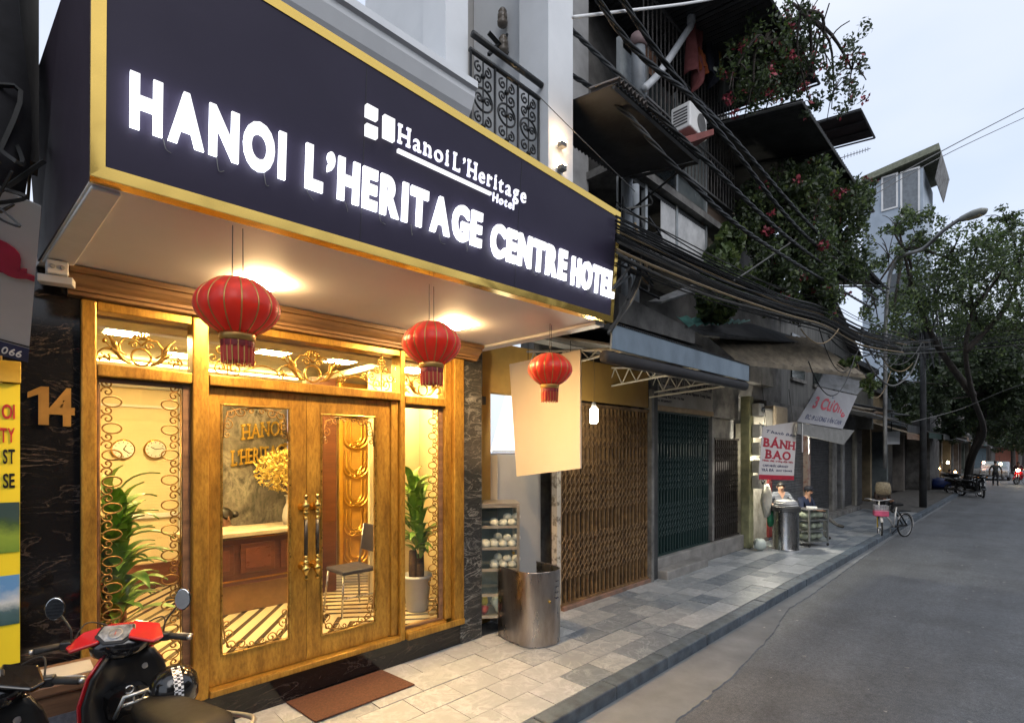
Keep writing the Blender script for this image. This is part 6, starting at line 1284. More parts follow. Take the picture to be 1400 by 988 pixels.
# ------------------------------------------------------------------ scooters (local x forward)
def ring(c, rx, ry, n=16, tilt=0, sq=1.0):
    out = []
    for i in range(n):
        q = 2 * math.pi * i / n; a, b = math.cos(q), math.sin(q); a = math.copysign(abs(a) ** sq, a); b = math.copysign(abs(b) ** sq, b)
        out.append(Vector(c) + Vector((b * ry * math.sin(tilt), a * rx, b * ry * math.cos(tilt))))
    return out
def scooter(name, lab, paint, detail=True):
    r_ = thing(name, lab, 'motor scooter'); S = Matrix.Translation((.46, 0, 0)) @ Matrix.Rotation(R(-38 if detail else -12), 4, 'Z') @ Matrix.Translation((-.46, 0, 0))
    def b(n, mb, mat, par=r_, steer=False, **k):
        if steer: mb.v = [tuple(S @ Vector(v)) for v in mb.v]
        return mb.build(n, mat, par, **k)
    RX = Matrix.Rotation(R(90), 3, 'X')
    for x, st_ in ((.66, True), (-.6, False)):
        w_ = b('wheel', MB().lathe([(.2, -.035), (.245, -.04), (.275, -.02), (.28, 0), (.275, .02), (.245, .04), (.2, .035)], 28, (x, 0, .28), mt=RX, caps=False), RUBBER, steer=st_, smooth=True)
        b('rim', MB().lathe([(.2, -.03), (.205, 0), (.2, .03), (.19, .03), (.19, -.03)], 24, (x, 0, .28), mt=RX, caps=False), ALU, w_, st_)
        hb_ = MB().lathe([(.05, -.06), (.055, 0), (.05, .06)], 12, (x, 0, .28), mt=RX)
        for q in range(5): a = q * 2 * math.pi / 5; hb_.box((x + .12 * math.cos(a), 0, .28 + .12 * math.sin(a)), (.17, .03, .03), rot=Matrix.Rotation(-a, 3, 'Y'))
        b('hub', hb_, ALU, w_, st_)
    for s in (1, -1): b('fork', MB().tube([(.66, s * .07, .28), (.54, s * .07, .72)], .02, 8), ALU, steer=True, smooth=True)
    fd = MB().loft([[Vector((.66 + .31 * math.cos(q), y, .28 + .31 * math.sin(q))) for y in (-.07, -.05, .05, .07)] + [Vector((.66 + .29 * math.cos(q), y, .28 + .29 * math.sin(q))) for y in (.06, -.06)] for q in np.linspace(R(20), R(170), 12)]); b('front_fender', fd, paint, steer=True, smooth=True)
    # leg shield: dark inner skin and painted outer skin
    rows = [(.30, .30, .15), (.36, .42, .2), (.42, .58, .235), (.45, .72, .23), (.45, .86, .19), (.44, .96, .13)]
    vs_, fs = [], []
    for (x, z, w_) in rows:
        for i in range(13): u = i / 6 - 1; vs_.append((x - .09 * u * u, w_ * u, z))
    for i in range(len(rows) - 1):
        for j in range(12): a = i * 13 + j; fs.append((a, a + 1, a + 14, a + 13))
    inn = MB().add(vs_, fs); o_ = b('leg_shield', inn, BLACKP, smooth=True); m_ = o_.modifiers.new('s', 'SOLIDIFY'); m_.thickness = .02
    out = MB().add([(x + .035, y * 1.05, z) for x, y, z in vs_], fs); o_ = b('front_cowl', out, paint, smooth=True); o_.modifiers.new('s', 'SOLIDIFY').thickness = .012
    b('glove_box', MB().loft([ring((.41, 0, .66), .12, .1, 12, sq=.6), ring((.36, 0, .66), .11, .09, 12, sq=.6)]), BLACKG)
    # spine, engine, tail
    b('spine', MB().loft([ring((.34, 0, .46), .1, .14, 14, sq=.7), ring((.1, 0, .42), .085, .11, 14, sq=.7), ring((-.05, 0, .5), .1, .14, 14, sq=.7)]), BLACKP, smooth=True)
    b('engine', MB().loft([ring((.2, 0, .27), .1, .08, 10, sq=.5), ring((-.25, 0, .27), .13, .1, 10, sq=.5)]), ALU, bevel=.01)
    b('tail_body', MB().loft([ring((.02, 0, .58), .1, .12, 16, sq=.8), ring((-.25, 0, .62), .13, .12, 16, sq=.8), ring((-.6, 0, .68), .13, .09, 16, sq=.8), ring((-.88, 0, .74), .07, .05, 16, sq=.8)]), paint, smooth=True)
    b('tail_light', MB().loft([ring((-.88, 0, .74), .07, .045, 12), ring((-.92, 0, .74), .05, .03, 12)]), M('tail_red', (.4, .01, .01), .2), smooth=True)
    b('seat', MB().loft([ring((.1, 0, .71), .05, .03, 18, sq=.8), ring((.04, 0, .735), .1, .05, 18, sq=.75), ring((-.15, 0, .745), .135, .055, 18, sq=.7), ring((-.35, 0, .765), .145, .055, 18, sq=.7), ring((-.6, 0, .8), .13, .05, 18, sq=.7), ring((-.74, 0, .81), .08, .03, 18, sq=.8)]), VINYL, smooth=True)
    b('seat_rail', MB().tube(crv([(-.45, .15, .77), (-.8, .13, .85), (-.92, 0, .87), (-.8, -.13, .85), (-.45, -.15, .77)], 6), .013, 8), ALU, smooth=True)
    b('exhaust', MB().tube([(.0, -.16, .24), (-.35, -.2, .26), (-.8, -.22, .36)], [.03, .05, .055], 12), M('exhaust_steel', (.2, .2, .2), .4, .8), smooth=True)
    b('rear_fender', MB().loft([[Vector((-.6 + .32 * math.cos(q), y, .28 + .33 * math.sin(q))) for y in (-.06, .06)] + [Vector((-.6 + .3 * math.cos(q), y, .28 + .31 * math.sin(q))) for y in (.06, -.06)] for q in np.linspace(R(60), R(200), 10)]), BLACKP, smooth=True)
    b('side_stand', MB().tube([(-.05, .14, .26), (-.1, .3, .01)], .012, 6), IRON)
    # headset
    b('headset', MB().loft([ring((.58, 0, .98), .08, .05, 18), ring((.52, 0, 1.0), .15, .085, 18, sq=.8), ring((.44, 0, 1.02), .17, .085, 18, sq=.8), ring((.36, 0, 1.0), .13, .07, 18, sq=.8), ring((.33, 0, .99), .08, .05, 18)]), BLACKG, steer=True, smooth=True)
    for s in (1, -1):
        b('headset_cowl', MB().loft([ring((.42, s * .07, 1.075), .05, .03, 12), ring((.41, s * .13, 1.075), .06, .035, 12, sq=.8), ring((.4, s * .2, 1.06), .045, .03, 12), ring((.4, s * .25, 1.045), .02, .02, 12)][::-s]), paint, steer=True, smooth=True) if False else \
        b('headset_cowl', MB().slab([(.33, s * .075, 1.055), (.31, s * .21, 1.02), (.36, s * .25, 1.03), (.46, s * .2, 1.085), (.47, s * .06, 1.115)], .022), paint, steer=True, bevel=.01, seg=3)
    b('visor', MB().slab([(.43, -.1, 1.108), (.43, .1, 1.108), (.5, .075, 1.11), (.5, -.075, 1.11)], .016), paint, steer=True, bevel=.007, seg=3)
    # instrument glass facing the rider
    P = [(.335, .05, 1.035), (.335, -.05, 1.035), (.37, -.105, 1.075), (.425, -.085, 1.118), (.425, .085, 1.118), (.37, .105, 1.075)]
    b('instrument_bezel', MB().slab([Vector(p) + Vector((0, 0, -.008)) for p in P], .016), BLACKP, steer=True, bevel=.004)
    dm = M('dial_face', (.32, .34, .36), .15, c2=(.08, .09, .1), scale=22, spec=.9, coat=1)
    cc = sum((Vector(p) for p in P), Vector()) / 6
    b('instrument_glass', MB().slab([cc + (Vector(p) - cc) * .84 + Vector((-.004, 0, .0075)) for p in P], .004), dm, steer=True)
    nn = Vector((-.62, 0, .78)).normalized(); rot = nn.to_track_quat('Z', 'Y').to_matrix()
    b('speedometer', MB().lathe([(.035, 0), (.036, .003), (.03, .004), (.029, .001)], 24, cc + nn * .012, mt=rot), ALU, steer=True); b('needle', MB().box(cc + nn * .017, (.003, .03, .002), rot=rot), REDP, steer=True)
    for s in (1, -1):
        b('handlebar', MB().tube([(.42, s * .16, 1.03), (.38, s * .3, 1.035), (.345, s * .36, 1.03)], .013, 8), BLACKP, steer=True, smooth=True)
        b('grip', MB().tube([(.385, s * .28, 1.035), (.34, s * .385, 1.03)], .019, 10), RUBBER, steer=True, smooth=True)
        b('bar_end', MB().tube([(.34, s * .386, 1.03), (.334, s * .402, 1.029)], .014, 10), ALU, steer=True, smooth=True)
        b('switch_box', MB().box((.395, s * .25, 1.035), (.055, .06, .05)), BLACKP, steer=True, bevel=.01)
        b('brake_lever', MB().tube(crv([(.44, s * .24, 1.03), (.445, s * .32, 1.025), (.42, s * .39, 1.02)], 4), .006, 6), ALU, steer=True, smooth=True)
        m0 = Vector((.41, s * .235, 1.06)); m1 = Vector((.44, s * .3, 1.2)); mm = b('mirror_stem', MB().tube(crv([m0, m0 + Vector((.01, s * .01, .06)), m1], 5), .0055, 6), BLACKP, steer=True, smooth=True)
        mr = Vector((-.95, -s * .12, .1)).normalized().to_track_quat('Z', 'Y').to_matrix(); mc = m1 + Vector((.0, s * .03, .04)); el = Matrix.Diagonal((1.3, .95, 1)) ; 
        el = Matrix.Diagonal((.8, 1.15, 1))
        b('mirror_shell', MB().lathe([(.02, -.025), (.05, -.02), (.06, 0), (.058, .004)], 20, mc, mt=mr @ el), BLACKG, mm, True, smooth=True)
        b('mirror_glass', MB().lathe([(.055, .005), (.053, .006)], 20, mc, mt=mr @ el), M('mirror', (.8, .82, .84), .02, 1, rvar=0), mm, True)
    # folding child-seat bracket of pale steel tube
    b('tube_bracket', MB().tube([(.3, .09, .62), (.16, .09, .78), (.16, -.09, .78), (.3, -.09, .62)], .011, 8), M('zinc_tube', (.75, .78, .78), .3, .7), smooth=True); b('tube_bracket', MB().tube([(.22, .09, .71), (.22, -.09, .71)], .009, 8), M('zinc_tube2', (.75, .78, .78), .3, .7), smooth=True)
    b('bag_hook', MB().tube([(.22, .02, .71), (.2, .03, .76), (.19, 0, .775), (.2, -.03, .76), (.22, -.02, .71)], .006, 6), STEEL)
    for s in (1, -1):
        b('brake_cable', MB().tube(crv([(.43, s * .23, 1.05), (.52, s * .2, 1.12), (.56, s * .08, 1.06), (.55, s * .03, .95)], 6), .0045, 5), RUBBER, steer=True, smooth=True)
        b('turn_signal', MB().loft([ring((.5, s * .15, .98), .05, .025, 10), ring((.54, s * .15, .98), .04, .02, 10)]), M('amber_lens', (.6, .2, .02), .2), steer=True, smooth=True)
    b('ignition', MB().lathe([(.016, 0), (.018, .008), (.006, .01)], 12, (.405, -.1, .84), mt=Matrix.Rotation(R(-90), 3, 'Y')), ALU)
    b('emblem', MB().tube([(.352, .022 * math.cos(q), .74 + .022 * math.sin(q)) for q in np.linspace(R(40), R(320), 14)], .004, 5), ALU)
    b('floor_board', MB().slab([(.3, -.2, .3), (.3, .2, .3), (-.05, .16, .3), (-.05, -.16, .3)], .03), BLACKP, bevel=.01)
    return r_
hd = R(101)
sc1 = scooter('motor_scooter', 'red and black motor scooter parked before the left window', REDP)
off = Vector((math.cos(hd), math.sin(hd), 0)) * .46
sc1.location = Vector((.475, 3.7, .0)) - off * .94; sc1.rotation_euler = (0, 0, hd); sc1.scale = (.94, .94, .95)
def recolor(root, m):
    done = {}
    def rec(o_):
        if o_.type == 'MESH':
            if any(x == REDP for x in o_.data.materials):
                if o_.data not in done: d = o_.data.copy(); d.materials.clear(); d.materials.append(m); done[o_.data] = d
                o_.data = done[o_.data]
        for c_ in o_.children: rec(c_)
    rec(root)
sc2 = copy_tree(sc1); recolor(sc2, BLACKG); sc2['label'] = 'black motor scooter cut off by the lower left edge'; [bpy.data.objects.remove(o_) for c_ in list(sc2.children) if c_.name.startswith('mirror') for o_ in list(c_.children) + [c_]]; sc2.location = Vector((.0, 3.4, 0)) - off; sc2.rotation_euler = (0, 0, R(112))
# helmet hung on the scooter
hp_ = at(238, 938, D=2.85); he = thing('helmet', 'black helmet with chequered white band on the red scooter', 'helmet', hp_)
MB().lathe([(.105, -.08), (.118, -.05), (.12, 0), (.108, .055), (.08, .09), (.04, .112), (.001, .118)], 24, hp_).build('shell', BLACKG, he, smooth=True)
def checker():
    m, nt, p, o = nodes('chequer_band'); tc = nt.nodes.new('ShaderNodeTexCoord'); c_ = nt.nodes.new('ShaderNodeTexChecker'); c_.inputs['Scale'].default_value = 70; c_.inputs[1].default_value = (.8, .8, .8, 1); c_.inputs[2].default_value = (.02, .02, .02, 1); nt.links.new(tc.outputs['Object'], c_.inputs[0]); nt.links.new(c_.outputs[0], p.inputs['Base Color']); p.inputs['Roughness'].default_value = .3; return m
bandp = []
for a in np.linspace(R(-80), R(80), 13): bandp.append([hp_ + Vector((.121 * math.sin(a) * .8 - .0, -.0, 0)) * 0 + Vector((u, 0, 0)) + Vector((0, -.1235 * math.cos(a), .118 * math.sin(a))) for u in (-.022, .022)] )
vs_ = [p for r_ in bandp for p in r_]; MB().add(vs_, [(i * 2, i * 2 + 1, i * 2 + 3, i * 2 + 2) for i in range(12)]).build('band', checker(), he, smooth=True)

# ------------------------------------------------------------------ people
SKIN = M('skin', (.42, .24, .16), .5, c2=(.36, .2, .13), sss=.1); HAIR = M('black_hair', (.012, .01, .009), .45)
def person(name, lab, J, mats, loc, rz, hair=True, extra=None, cat='person'):
    """J: joint -> (pos, radius, material key); bones follow BONES"""
    me = bpy.data.meshes.new('sk'); names = list(J); idx = {n_: i for i, n_ in enumerate(names)}
    BON = [('pelvis', 'waist'), ('waist', 'chest'), ('chest', 'neck'), ('neck', 'head'), ('head', 'crown')]
    for s in 'lr': BON += [('chest', 'sh' + s), ('sh' + s, 'el' + s), ('el' + s, 'wr' + s), ('wr' + s, 'pa' + s), ('pelvis', 'hi' + s), ('hi' + s, 'kn' + s), ('kn' + s, 'an' + s), ('an' + s, 'to' + s)]
    BON = [b_ for b_ in BON if b_[0] in J and b_[1] in J]; V_ = [Vector(J[n_][0]) for n_ in names]; Rd = [J[n_][1] for n_ in names]; E_ = [(idx[a], idx[b_]) for a, b_ in BON]; EM_ = [J[b_][2] for a, b_ in BON]
    for s in 'lr':
        if 'pa' + s not in J: continue
        w_, p_ = Vector(J['wr' + s][0]), Vector(J['pa' + s][0]); d = (p_ - w_).normalized(); sd_ = d.cross(Vector((0, 0, 1)))
        if sd_.length < .2: sd_ = d.cross(Vector((1, 0, 0)))
        sd_.normalize(); cu = d.cross(sd_) * (-.02)
        for k, (o_, ln) in enumerate(((-.03, .065), (-.01, .078), (.01, .074), (.03, .058), (.05, .05))):
            base = p_ + sd_ * o_ * .9 if k < 4 else w_.lerp(p_, .4) + sd_ * .035; dd = d if k < 4 else (d * .6 + sd_ * .8).normalized(); prev = idx['pa' + s] if k < 4 else idx['wr' + s]
            for q in (0, .5, 1): V_.append(base + dd * ln * q + cu * q * q + (dd * .015)); Rd.append(.0085 - .001 * q); E_.append((prev, len(V_) - 1)); EM_.append('skin'); prev = len(V_) - 1
    me.from_pydata([tuple(v) for v in V_], E_, []); ob = link(bpy.data.objects.new('sk', me)); ob.modifiers.new('skin', 'SKIN'); ss = ob.modifiers.new('ss', 'SUBSURF'); ss.levels = 1; ss.render_levels = 1
    for i, r_ in enumerate(Rd): me.skin_vertices[0].data[i].radius = (r_, r_) if not hasattr(r_, '__len__') else r_
    me.skin_vertices[0].data[idx['pelvis']].use_root = True
    dg = bpy.context.evaluated_depsgraph_get(); ev = bpy.data.meshes.new_from_object(ob.evaluated_get(dg)); bpy.data.objects.remove(ob)
    keys = list(mats); ev.materials.clear()
    for k in keys: ev.materials.append(mats[k])
    segs = [(V_[a], V_[b_]) for a, b_ in E_]
    for p_ in ev.polygons:
        c_ = p_.center; best, bi = 9, 0
        for i, (a, b_) in enumerate(segs):
            ab = b_ - a; t = max(0, min(1, (c_ - a).dot(ab) / max(ab.length_squared, 1e-9))); d = (c_ - a - ab * t).length
            if d < best: best, bi = d, i
        p_.material_index = keys.index(EM_[bi]); p_.use_smooth = True
    r_ = thing(name, lab, cat, loc, rz); bo = link(bpy.data.objects.new('body', ev)); bo.parent = r_
    if hair:
        h = Vector(J['head'][0]); c_ = Vector(J['crown'][0]); mid = h.lerp(c_, .5); mb = MB(); vs_, fs = [], []
        for i in range(8):
            th = math.pi * .62 * i / 7
            for j in range(16):
                a = 2 * math.pi * j / 16; f = 1.0 if math.cos(a) < .3 else max(.55, 1 - .5 * (math.cos(a) - .3)); t2 = th * f; vs_.append(mid + Vector((math.sin(t2) * math.cos(a) * .092 - .012, math.sin(t2) * math.sin(a) * .086, .025 + math.cos(t2) * .105)))
        for i in range(7):
            for j in range(16): fs.append((i * 16 + j, i * 16 + (j + 1) % 16, (i + 1) * 16 + (j + 1) % 16, (i + 1) * 16 + j)[::-1])
        ho = mb.add(vs_, fs).build('hair', HAIR if hair is True else hair, None, smooth=True); ho.parent = r_; ho.modifiers.new('s', 'SOLIDIFY').thickness = .012
        fc = MB()
        for s in (1, -1): fc.lathe([(.001, -.005), (.006, 0), (.001, .005)], 8, mid + Vector((.078, s * .03, .0)))
        eo = fc.build('eyes', HAIR, None); eo.parent = r_
        mo = MB().box(mid + Vector((.078, 0, -.05)), (.012, .04, .008)).build('mouth', M('lips', (.3, .1, .09), .5), None); mo.parent = r_
        no = MB().lathe([(.014, -.02), (.012, 0), (.004, .025)], 8, mid + Vector((.085, 0, -.018))).build('nose', SKIN, None, smooth=True); no.parent = r_
        for s in (1, -1): e_ = MB().lathe([(.004, -.03), (.012, 0), (.004, .03)], 8, mid + Vector((-.005, s * .082, -.005))).build('ear', SKIN, None, smooth=True); e_.parent = r_
    if extra: extra(r_)
    return r_
def stripe_top():
    m, nt, p, o = nodes('striped_top'); tc = nt.nodes.new('ShaderNodeTexCoord'); w_ = nt.nodes.new('ShaderNodeTexWave'); w_.bands_direction = 'Z'; w_.inputs['Scale'].default_value = 9; nt.links.new(tc.outputs['Object'], w_.inputs[0])
    nt.links.new(ramp(nt, w_.outputs['Fac'], [(.35, (.02, .022, .03)), (.6, (.2, .22, .26))]), p.inputs['Base Color']); p.inputs['Roughness'].default_value = .85; return m
sk = 'skin'
standing = dict(pelvis=((0, 0, .82), (.12, .1), 'leg'), waist=((.0, 0, .98), (.13, .1), 'top'), chest=((.03, 0, 1.16), (.15, .11), 'top'), neck=((.05, 0, 1.3), .05, sk), head=((.07, 0, 1.36), (.07, .075), sk), crown=((.075, 0, 1.46), (.078, .08), sk),
    shl=((.02, .17, 1.22), .06, 'top'), ell=((.16, .27, 1.02), .045, 'top'), wrl=((.36, .2, .96), .03, sk), pal=((.43, .18, .95), .028, sk), shr=((.02, -.17, 1.22), .06, 'top'), elr=((.16, -.27, 1.02), .045, 'top'), wrr=((.36, -.2, .98), .03, sk), par=((.43, -.18, .97), .028, sk),
    hil=((0, .09, .76), .095, 'leg'), knl=((.02, .1, .43), .06, 'leg'), anl=((0, .1, .07), .04, 'leg'), tol=((.13, .11, .03), .035, 'shoe'), hir=((0, -.09, .76), .095, 'leg'), knr=((.02, -.1, .43), .06, 'leg'), anr=((0, -.1, .07), .04, 'leg'), tor=((.13, -.11, .03), .035, 'shoe'))
TROU = M('dark_trousers', (.03, .03, .035), .8); SHOE = M('dark_shoe', (.02, .018, .016), .5); NAVYJ = M('navy_jacket', (.02, .03, .07), .8)
person('person', 'person in a striped top working behind the steel steamer', standing, dict(top=stripe_top(), leg=TROU, skin=SKIN, shoe=SHOE), (12.45, 3.98, 0), R(205)).scale = (.95, .95, .9)
seated = dict(pelvis=((0, 0, .5), (.13, .11), 'leg'), waist=((.0, 0, .64), (.14, .11), 'top'), chest=((.03, 0, .85), (.16, .12), 'top'), neck=((.06, 0, 1.0), .05, sk), head=((.085, 0, 1.06), (.07, .075), sk), crown=((.1, 0, 1.155), (.075, .08), sk),
    shl=((.02, .19, .92), .065, 'top'), ell=((.1, .27, .68), .05, 'top'), wrl=((.3, .14, .66), .035, 'top'), pal=((.37, .1, .66), .028, sk), shr=((.02, -.19, .92), .065, 'top'), elr=((.1, -.27, .68), .05, 'top'), wrr=((.3, -.12, .68), .035, 'top'), par=((.37, -.08, .68), .028, sk),
    hil=((.06, .1, .48), .09, 'leg'), knl=((.44, .1, .46), .065, 'leg'), anl=((.42, .1, .08), .04, 'leg'), tol=((.56, .11, .035), .04, 'shoe'), hir=((.06, -.1, .5), .09, 'leg'), knr=((.44, -.02, .6), .065, 'leg'), anr=((.7, .12, .36), .04, 'leg'), tor=((.84, .14, .34), .04, 'shoe'))
def cap_(r_):
    o_ = MB().lathe([(.1, 0), (.1, .03), (.085, .07), (.05, .09), (.001, .095)], 18, (.09, 0, 1.15)).build('cap', M('navy_cap', (.015, .018, .03), .8), None, smooth=True); o_.parent = r_
    o_ = MB().slab([(.16, -.07, 1.155), (.25, -.05, 1.145), (.25, .05, 1.145), (.16, .07, 1.155)], .008).build('cap_peak', M('navy_cap2', (.015, .018, .03), .8), None); o_.parent = r_
person('person', 'seated person in a navy jacket and cap with crossed legs', seated, dict(top=NAVYJ, leg=M('grey_trousers', (.09, .09, .09), .85), skin=SKIN, shoe=SHOE), (13.75, 3.85, 0), R(255), extra=cap_)
stl = thing('plastic_stool', 'low dark stool under the seated person in navy', 'stool', (13.75, 3.85, 0)); MB().bb(13.58, 13.92, 3.69, 4.01, .36, .4).build('seat', M('stool_blue', (.03, .05, .1), .5), stl, bevel=.01)
for a, b_ in ((13.61, 3.72), (13.89, 3.72), (13.61, 3.98), (13.89, 3.98)): MB().tube([(a, b_, 0), (a, b_, .36)], .02, 6).build('leg', M('stool_leg', (.03, .05, .1), .5), stl)
walk = {k: v for k, v in standing.items()}; walk = {k: ((v[0][0], v[0][1], v[0][2] * 1.08), v[1], v[2]) for k, v in walk.items()}
walk.update(ell=((-.02, .28, 1.08), .05, 'top'), wrl=((.06, .28, .86), .035, sk), pal=((.08, .27, .79), .028, sk), elr=((-.05, -.28, 1.08), .05, 'top'), wrr=((.02, -.3, .86), .035, sk), par=((.03, -.3, .79), .028, sk), knl=((.14, .1, .46), .06, 'leg'), anl=((.2, .1, .1), .04, 'leg'), tol=((.32, .11, .05), .035, 'shoe'), knr=((-.04, -.1, .46), .06, 'leg'), anr=((-.22, -.1, .12), .04, 'leg'), tor=((-.1, -.11, .05), .035, 'shoe'))
wp = at(1361, 664, Z=RZ); person('person', 'person walking away down the middle of the street carrying a bag', walk, dict(top=M('drab_top', (.06, .065, .06), .85), leg=TROU, skin=SKIN, shoe=SHOE), (wp.x, wp.y, RZ - .02), R(5))
bag('shopping_bag', 'pale carrier bag held by the walking person', (wp.x + .05, wp.y - .34, .5), .16, M('pale_bag', (.2, .2, .2), .6), (.8, .6, 1.1), 5)
rp = at(313, 728, Y=6.75); rpo = person('person', 'receptionist with dark tied hair behind the reception desk', {k: ((v[0][0], v[0][1], v[0][2] - .0), v[1], v[2]) for k, v in seated.items()}, dict(top=M('receptionist_top', (.3, .12, .05), .8), leg=TROU, skin=SKIN, shoe=SHOE), (rp.x + .02, rp.y + .0, .16), R(200))
MB().lathe([(.001, -.045), (.04, -.025), (.045, 0), (.03, .03), (.001, .04)], 12, (rp.x + .075, rp.y + .03, 1.3)).build('hair_bun', HAIR, rpo, smooth=True)
squat = dict(seated); squat = {k: ((v[0][0], v[0][1], v[0][2] - .22 if v[0][2] > .4 else v[0][2]), v[1], v[2]) for k, v in squat.items()}; squat.update(anr=((.3, -.12, .08), .04, 'leg'), tor=((.42, -.13, .04), .04, 'shoe'), anl=((.3, .12, .08), .04, 'leg'), tol=((.42, .12, .04), .04, 'shoe'), knl=((.42, .14, .42), .065, 'leg'), knr=((.42, -.14, .42), .065, 'leg'))
for i, (px, py, c_, lab) in enumerate(((1297, 664, (.03, .02, .02), 'crouching person in black beside the blue tarpaulin'), (1204, 700, (.05, .03, .02), 'crouching person in brown behind the bicycle'))):
    q = at(px, py, Z=0); person('person', lab, squat, dict(top=M('squat_top_%d' % i, c_, .85), leg=TROU, skin=SKIN, shoe=SHOE), (q.x, max(q.y, 3.3), 0), R(230))
tp = at(1287, 668, Z=0); bag('blue_tarpaulin', 'heaped blue tarpaulin on the pavement down the street', (tp.x, 3.6, .3), .6, M('tarp_blue', (.01, .03, .15), .5), (1.1, .8, .55), 8, 'tarpaulin')

# ------------------------------------------------------------------ bun seller's steamer, cart and odds and ends
po_ = Vector((11.78, 3.66, 0)); stm = thing('steel_steamer', 'tall stainless steel steamer drum with stacked lids', 'steamer', po_)
MB().lathe([(.25, .0), (.258, .01), (.25, .03), (.25, .8), (.262, .81)], 32, po_).build('drum', STEEL, stm, smooth=True).modifiers.new('e', 'EDGE_SPLIT')
MB().lathe([(.27, .8), (.285, .81), (.285, .9), (.262, .91), (.24, .9)], 32, po_).build('steamer_ring', M('dull_steel', (.18, .18, .18), .4, .8), stm, smooth=True).modifiers.new('e', 'EDGE_SPLIT')
for k, (r0, z) in enumerate(((.24, .915), (.225, .96), (.2, .995))): MB().lathe([(r0, z), (r0 + .01, z + .015), (r0 * .9, z + .035), (.05, z + .06), (.001, z + .06)], 28, po_).build('lid', M('pale_lid', (.62, .62, .62), .4, .3), stm, smooth=True)
for s in (1, -1): MB().tube(crv([po_ + Vector((.27 * s, 0, .84)), po_ + Vector((.34 * s, 0, .86)), po_ + Vector((.34 * s, 0, .8)), po_ + Vector((.27 * s, 0, .8))], 4), .01, 6).build('handle', IRON, stm, smooth=True)
co = Vector((12.62, 3.42, 0)); ct = thing('bun_cart', 'small wheeled glass cart stacked with bags of buns', 'cart', co, R(-25))
def cp(n, mb, mat, **k): o_ = mb.build(n, mat, None, **k); o_.parent = ct; return o_
for a in (-.27, .27):
    for b_ in (-.2, .2): cp('post', MB().bb(a - .015, a + .015, b_ - .015, b_ + .015, .1, .8), ALU); cp('caster', MB().lathe([(.03, -.012), (.035, 0), (.03, .012)], 12, (a, b_, .04), mt=Matrix.Rotation(R(90), 3, 'X')), RUBBER)
for z in (.1, .33, .56, .8): cp('shelf', MB().bb(-.28, .28, -.21, .21, z, z + .015), ALU)
for a, b_ in ((0, -.206), (0, .206)): cp('glass_pane', MB().bb(-.255, .255, b_ - .003, b_ + .003, .12, .79), CABGL)
cp('glass_pane', MB().bb(-.275, -.269, -.18, .18, .12, .79), CABGL)
cm_ = Matrix.LocRotScale(co, ct.rotation_euler, (1, 1, 1)); BG = M('bun_bag', (.6, .6, .5), .5, c2=(.42, .44, .34), scale=12)
for zi, z in enumerate((.115, .345, .575)):
    for i in range(3): bag('bun_bag', 'bag of buns on the %s shelf of the glass cart, %s' % (('bottom', 'middle', 'top')[zi], ('near its left post', 'in its centre', 'near its right post')[i]), cm_ @ Vector((-.17 + .17 * i, 0, z + .1)), .095, BG, (1, 1.3, .9), zi * 3 + i)['group'] = 'bags of buns in the glass cart'
MB().box(co + Vector((.1, 0, .83)), (.3, .2, .02), .3).build('newspaper', WHITE2, ct)
wbag = bag('white_bag', 'white plastic bag hanging on the meter post', (11.62, 4.0, 1.0), .22, M('white_sack', (.6, .58, .5), .6), (.7, .5, 1.6), 11); gbag = bag('green_bag', 'green plastic bag hanging below the white bag', (11.75, 3.95, .62), .13, M('green_sack', (.04, .3, .14), .4), (.8, .6, 1.4), 12)
bag('trash_bag', 'small pale bag on the ground beside the meter post', (11.2, 3.98, .13), .14, BAGW, (1.2, .8, .9), 13)
bt = thing('water_bottle', 'clear plastic bottle standing beside the steamer', 'bottle', (11.3, 3.82, 0)); MB().lathe([(.035, 0), (.04, .02), (.04, .16), (.015, .21), (.015, .23)], 12, (11.3, 3.82, .002)).build('body', CABGL, bt, smooth=True); MB().lathe([(.017, .231), (.017, .25)], 10, (11.3, 3.82, .002)).build('cap', M('blue_cap', (.02, .05, .2), .5), bt)
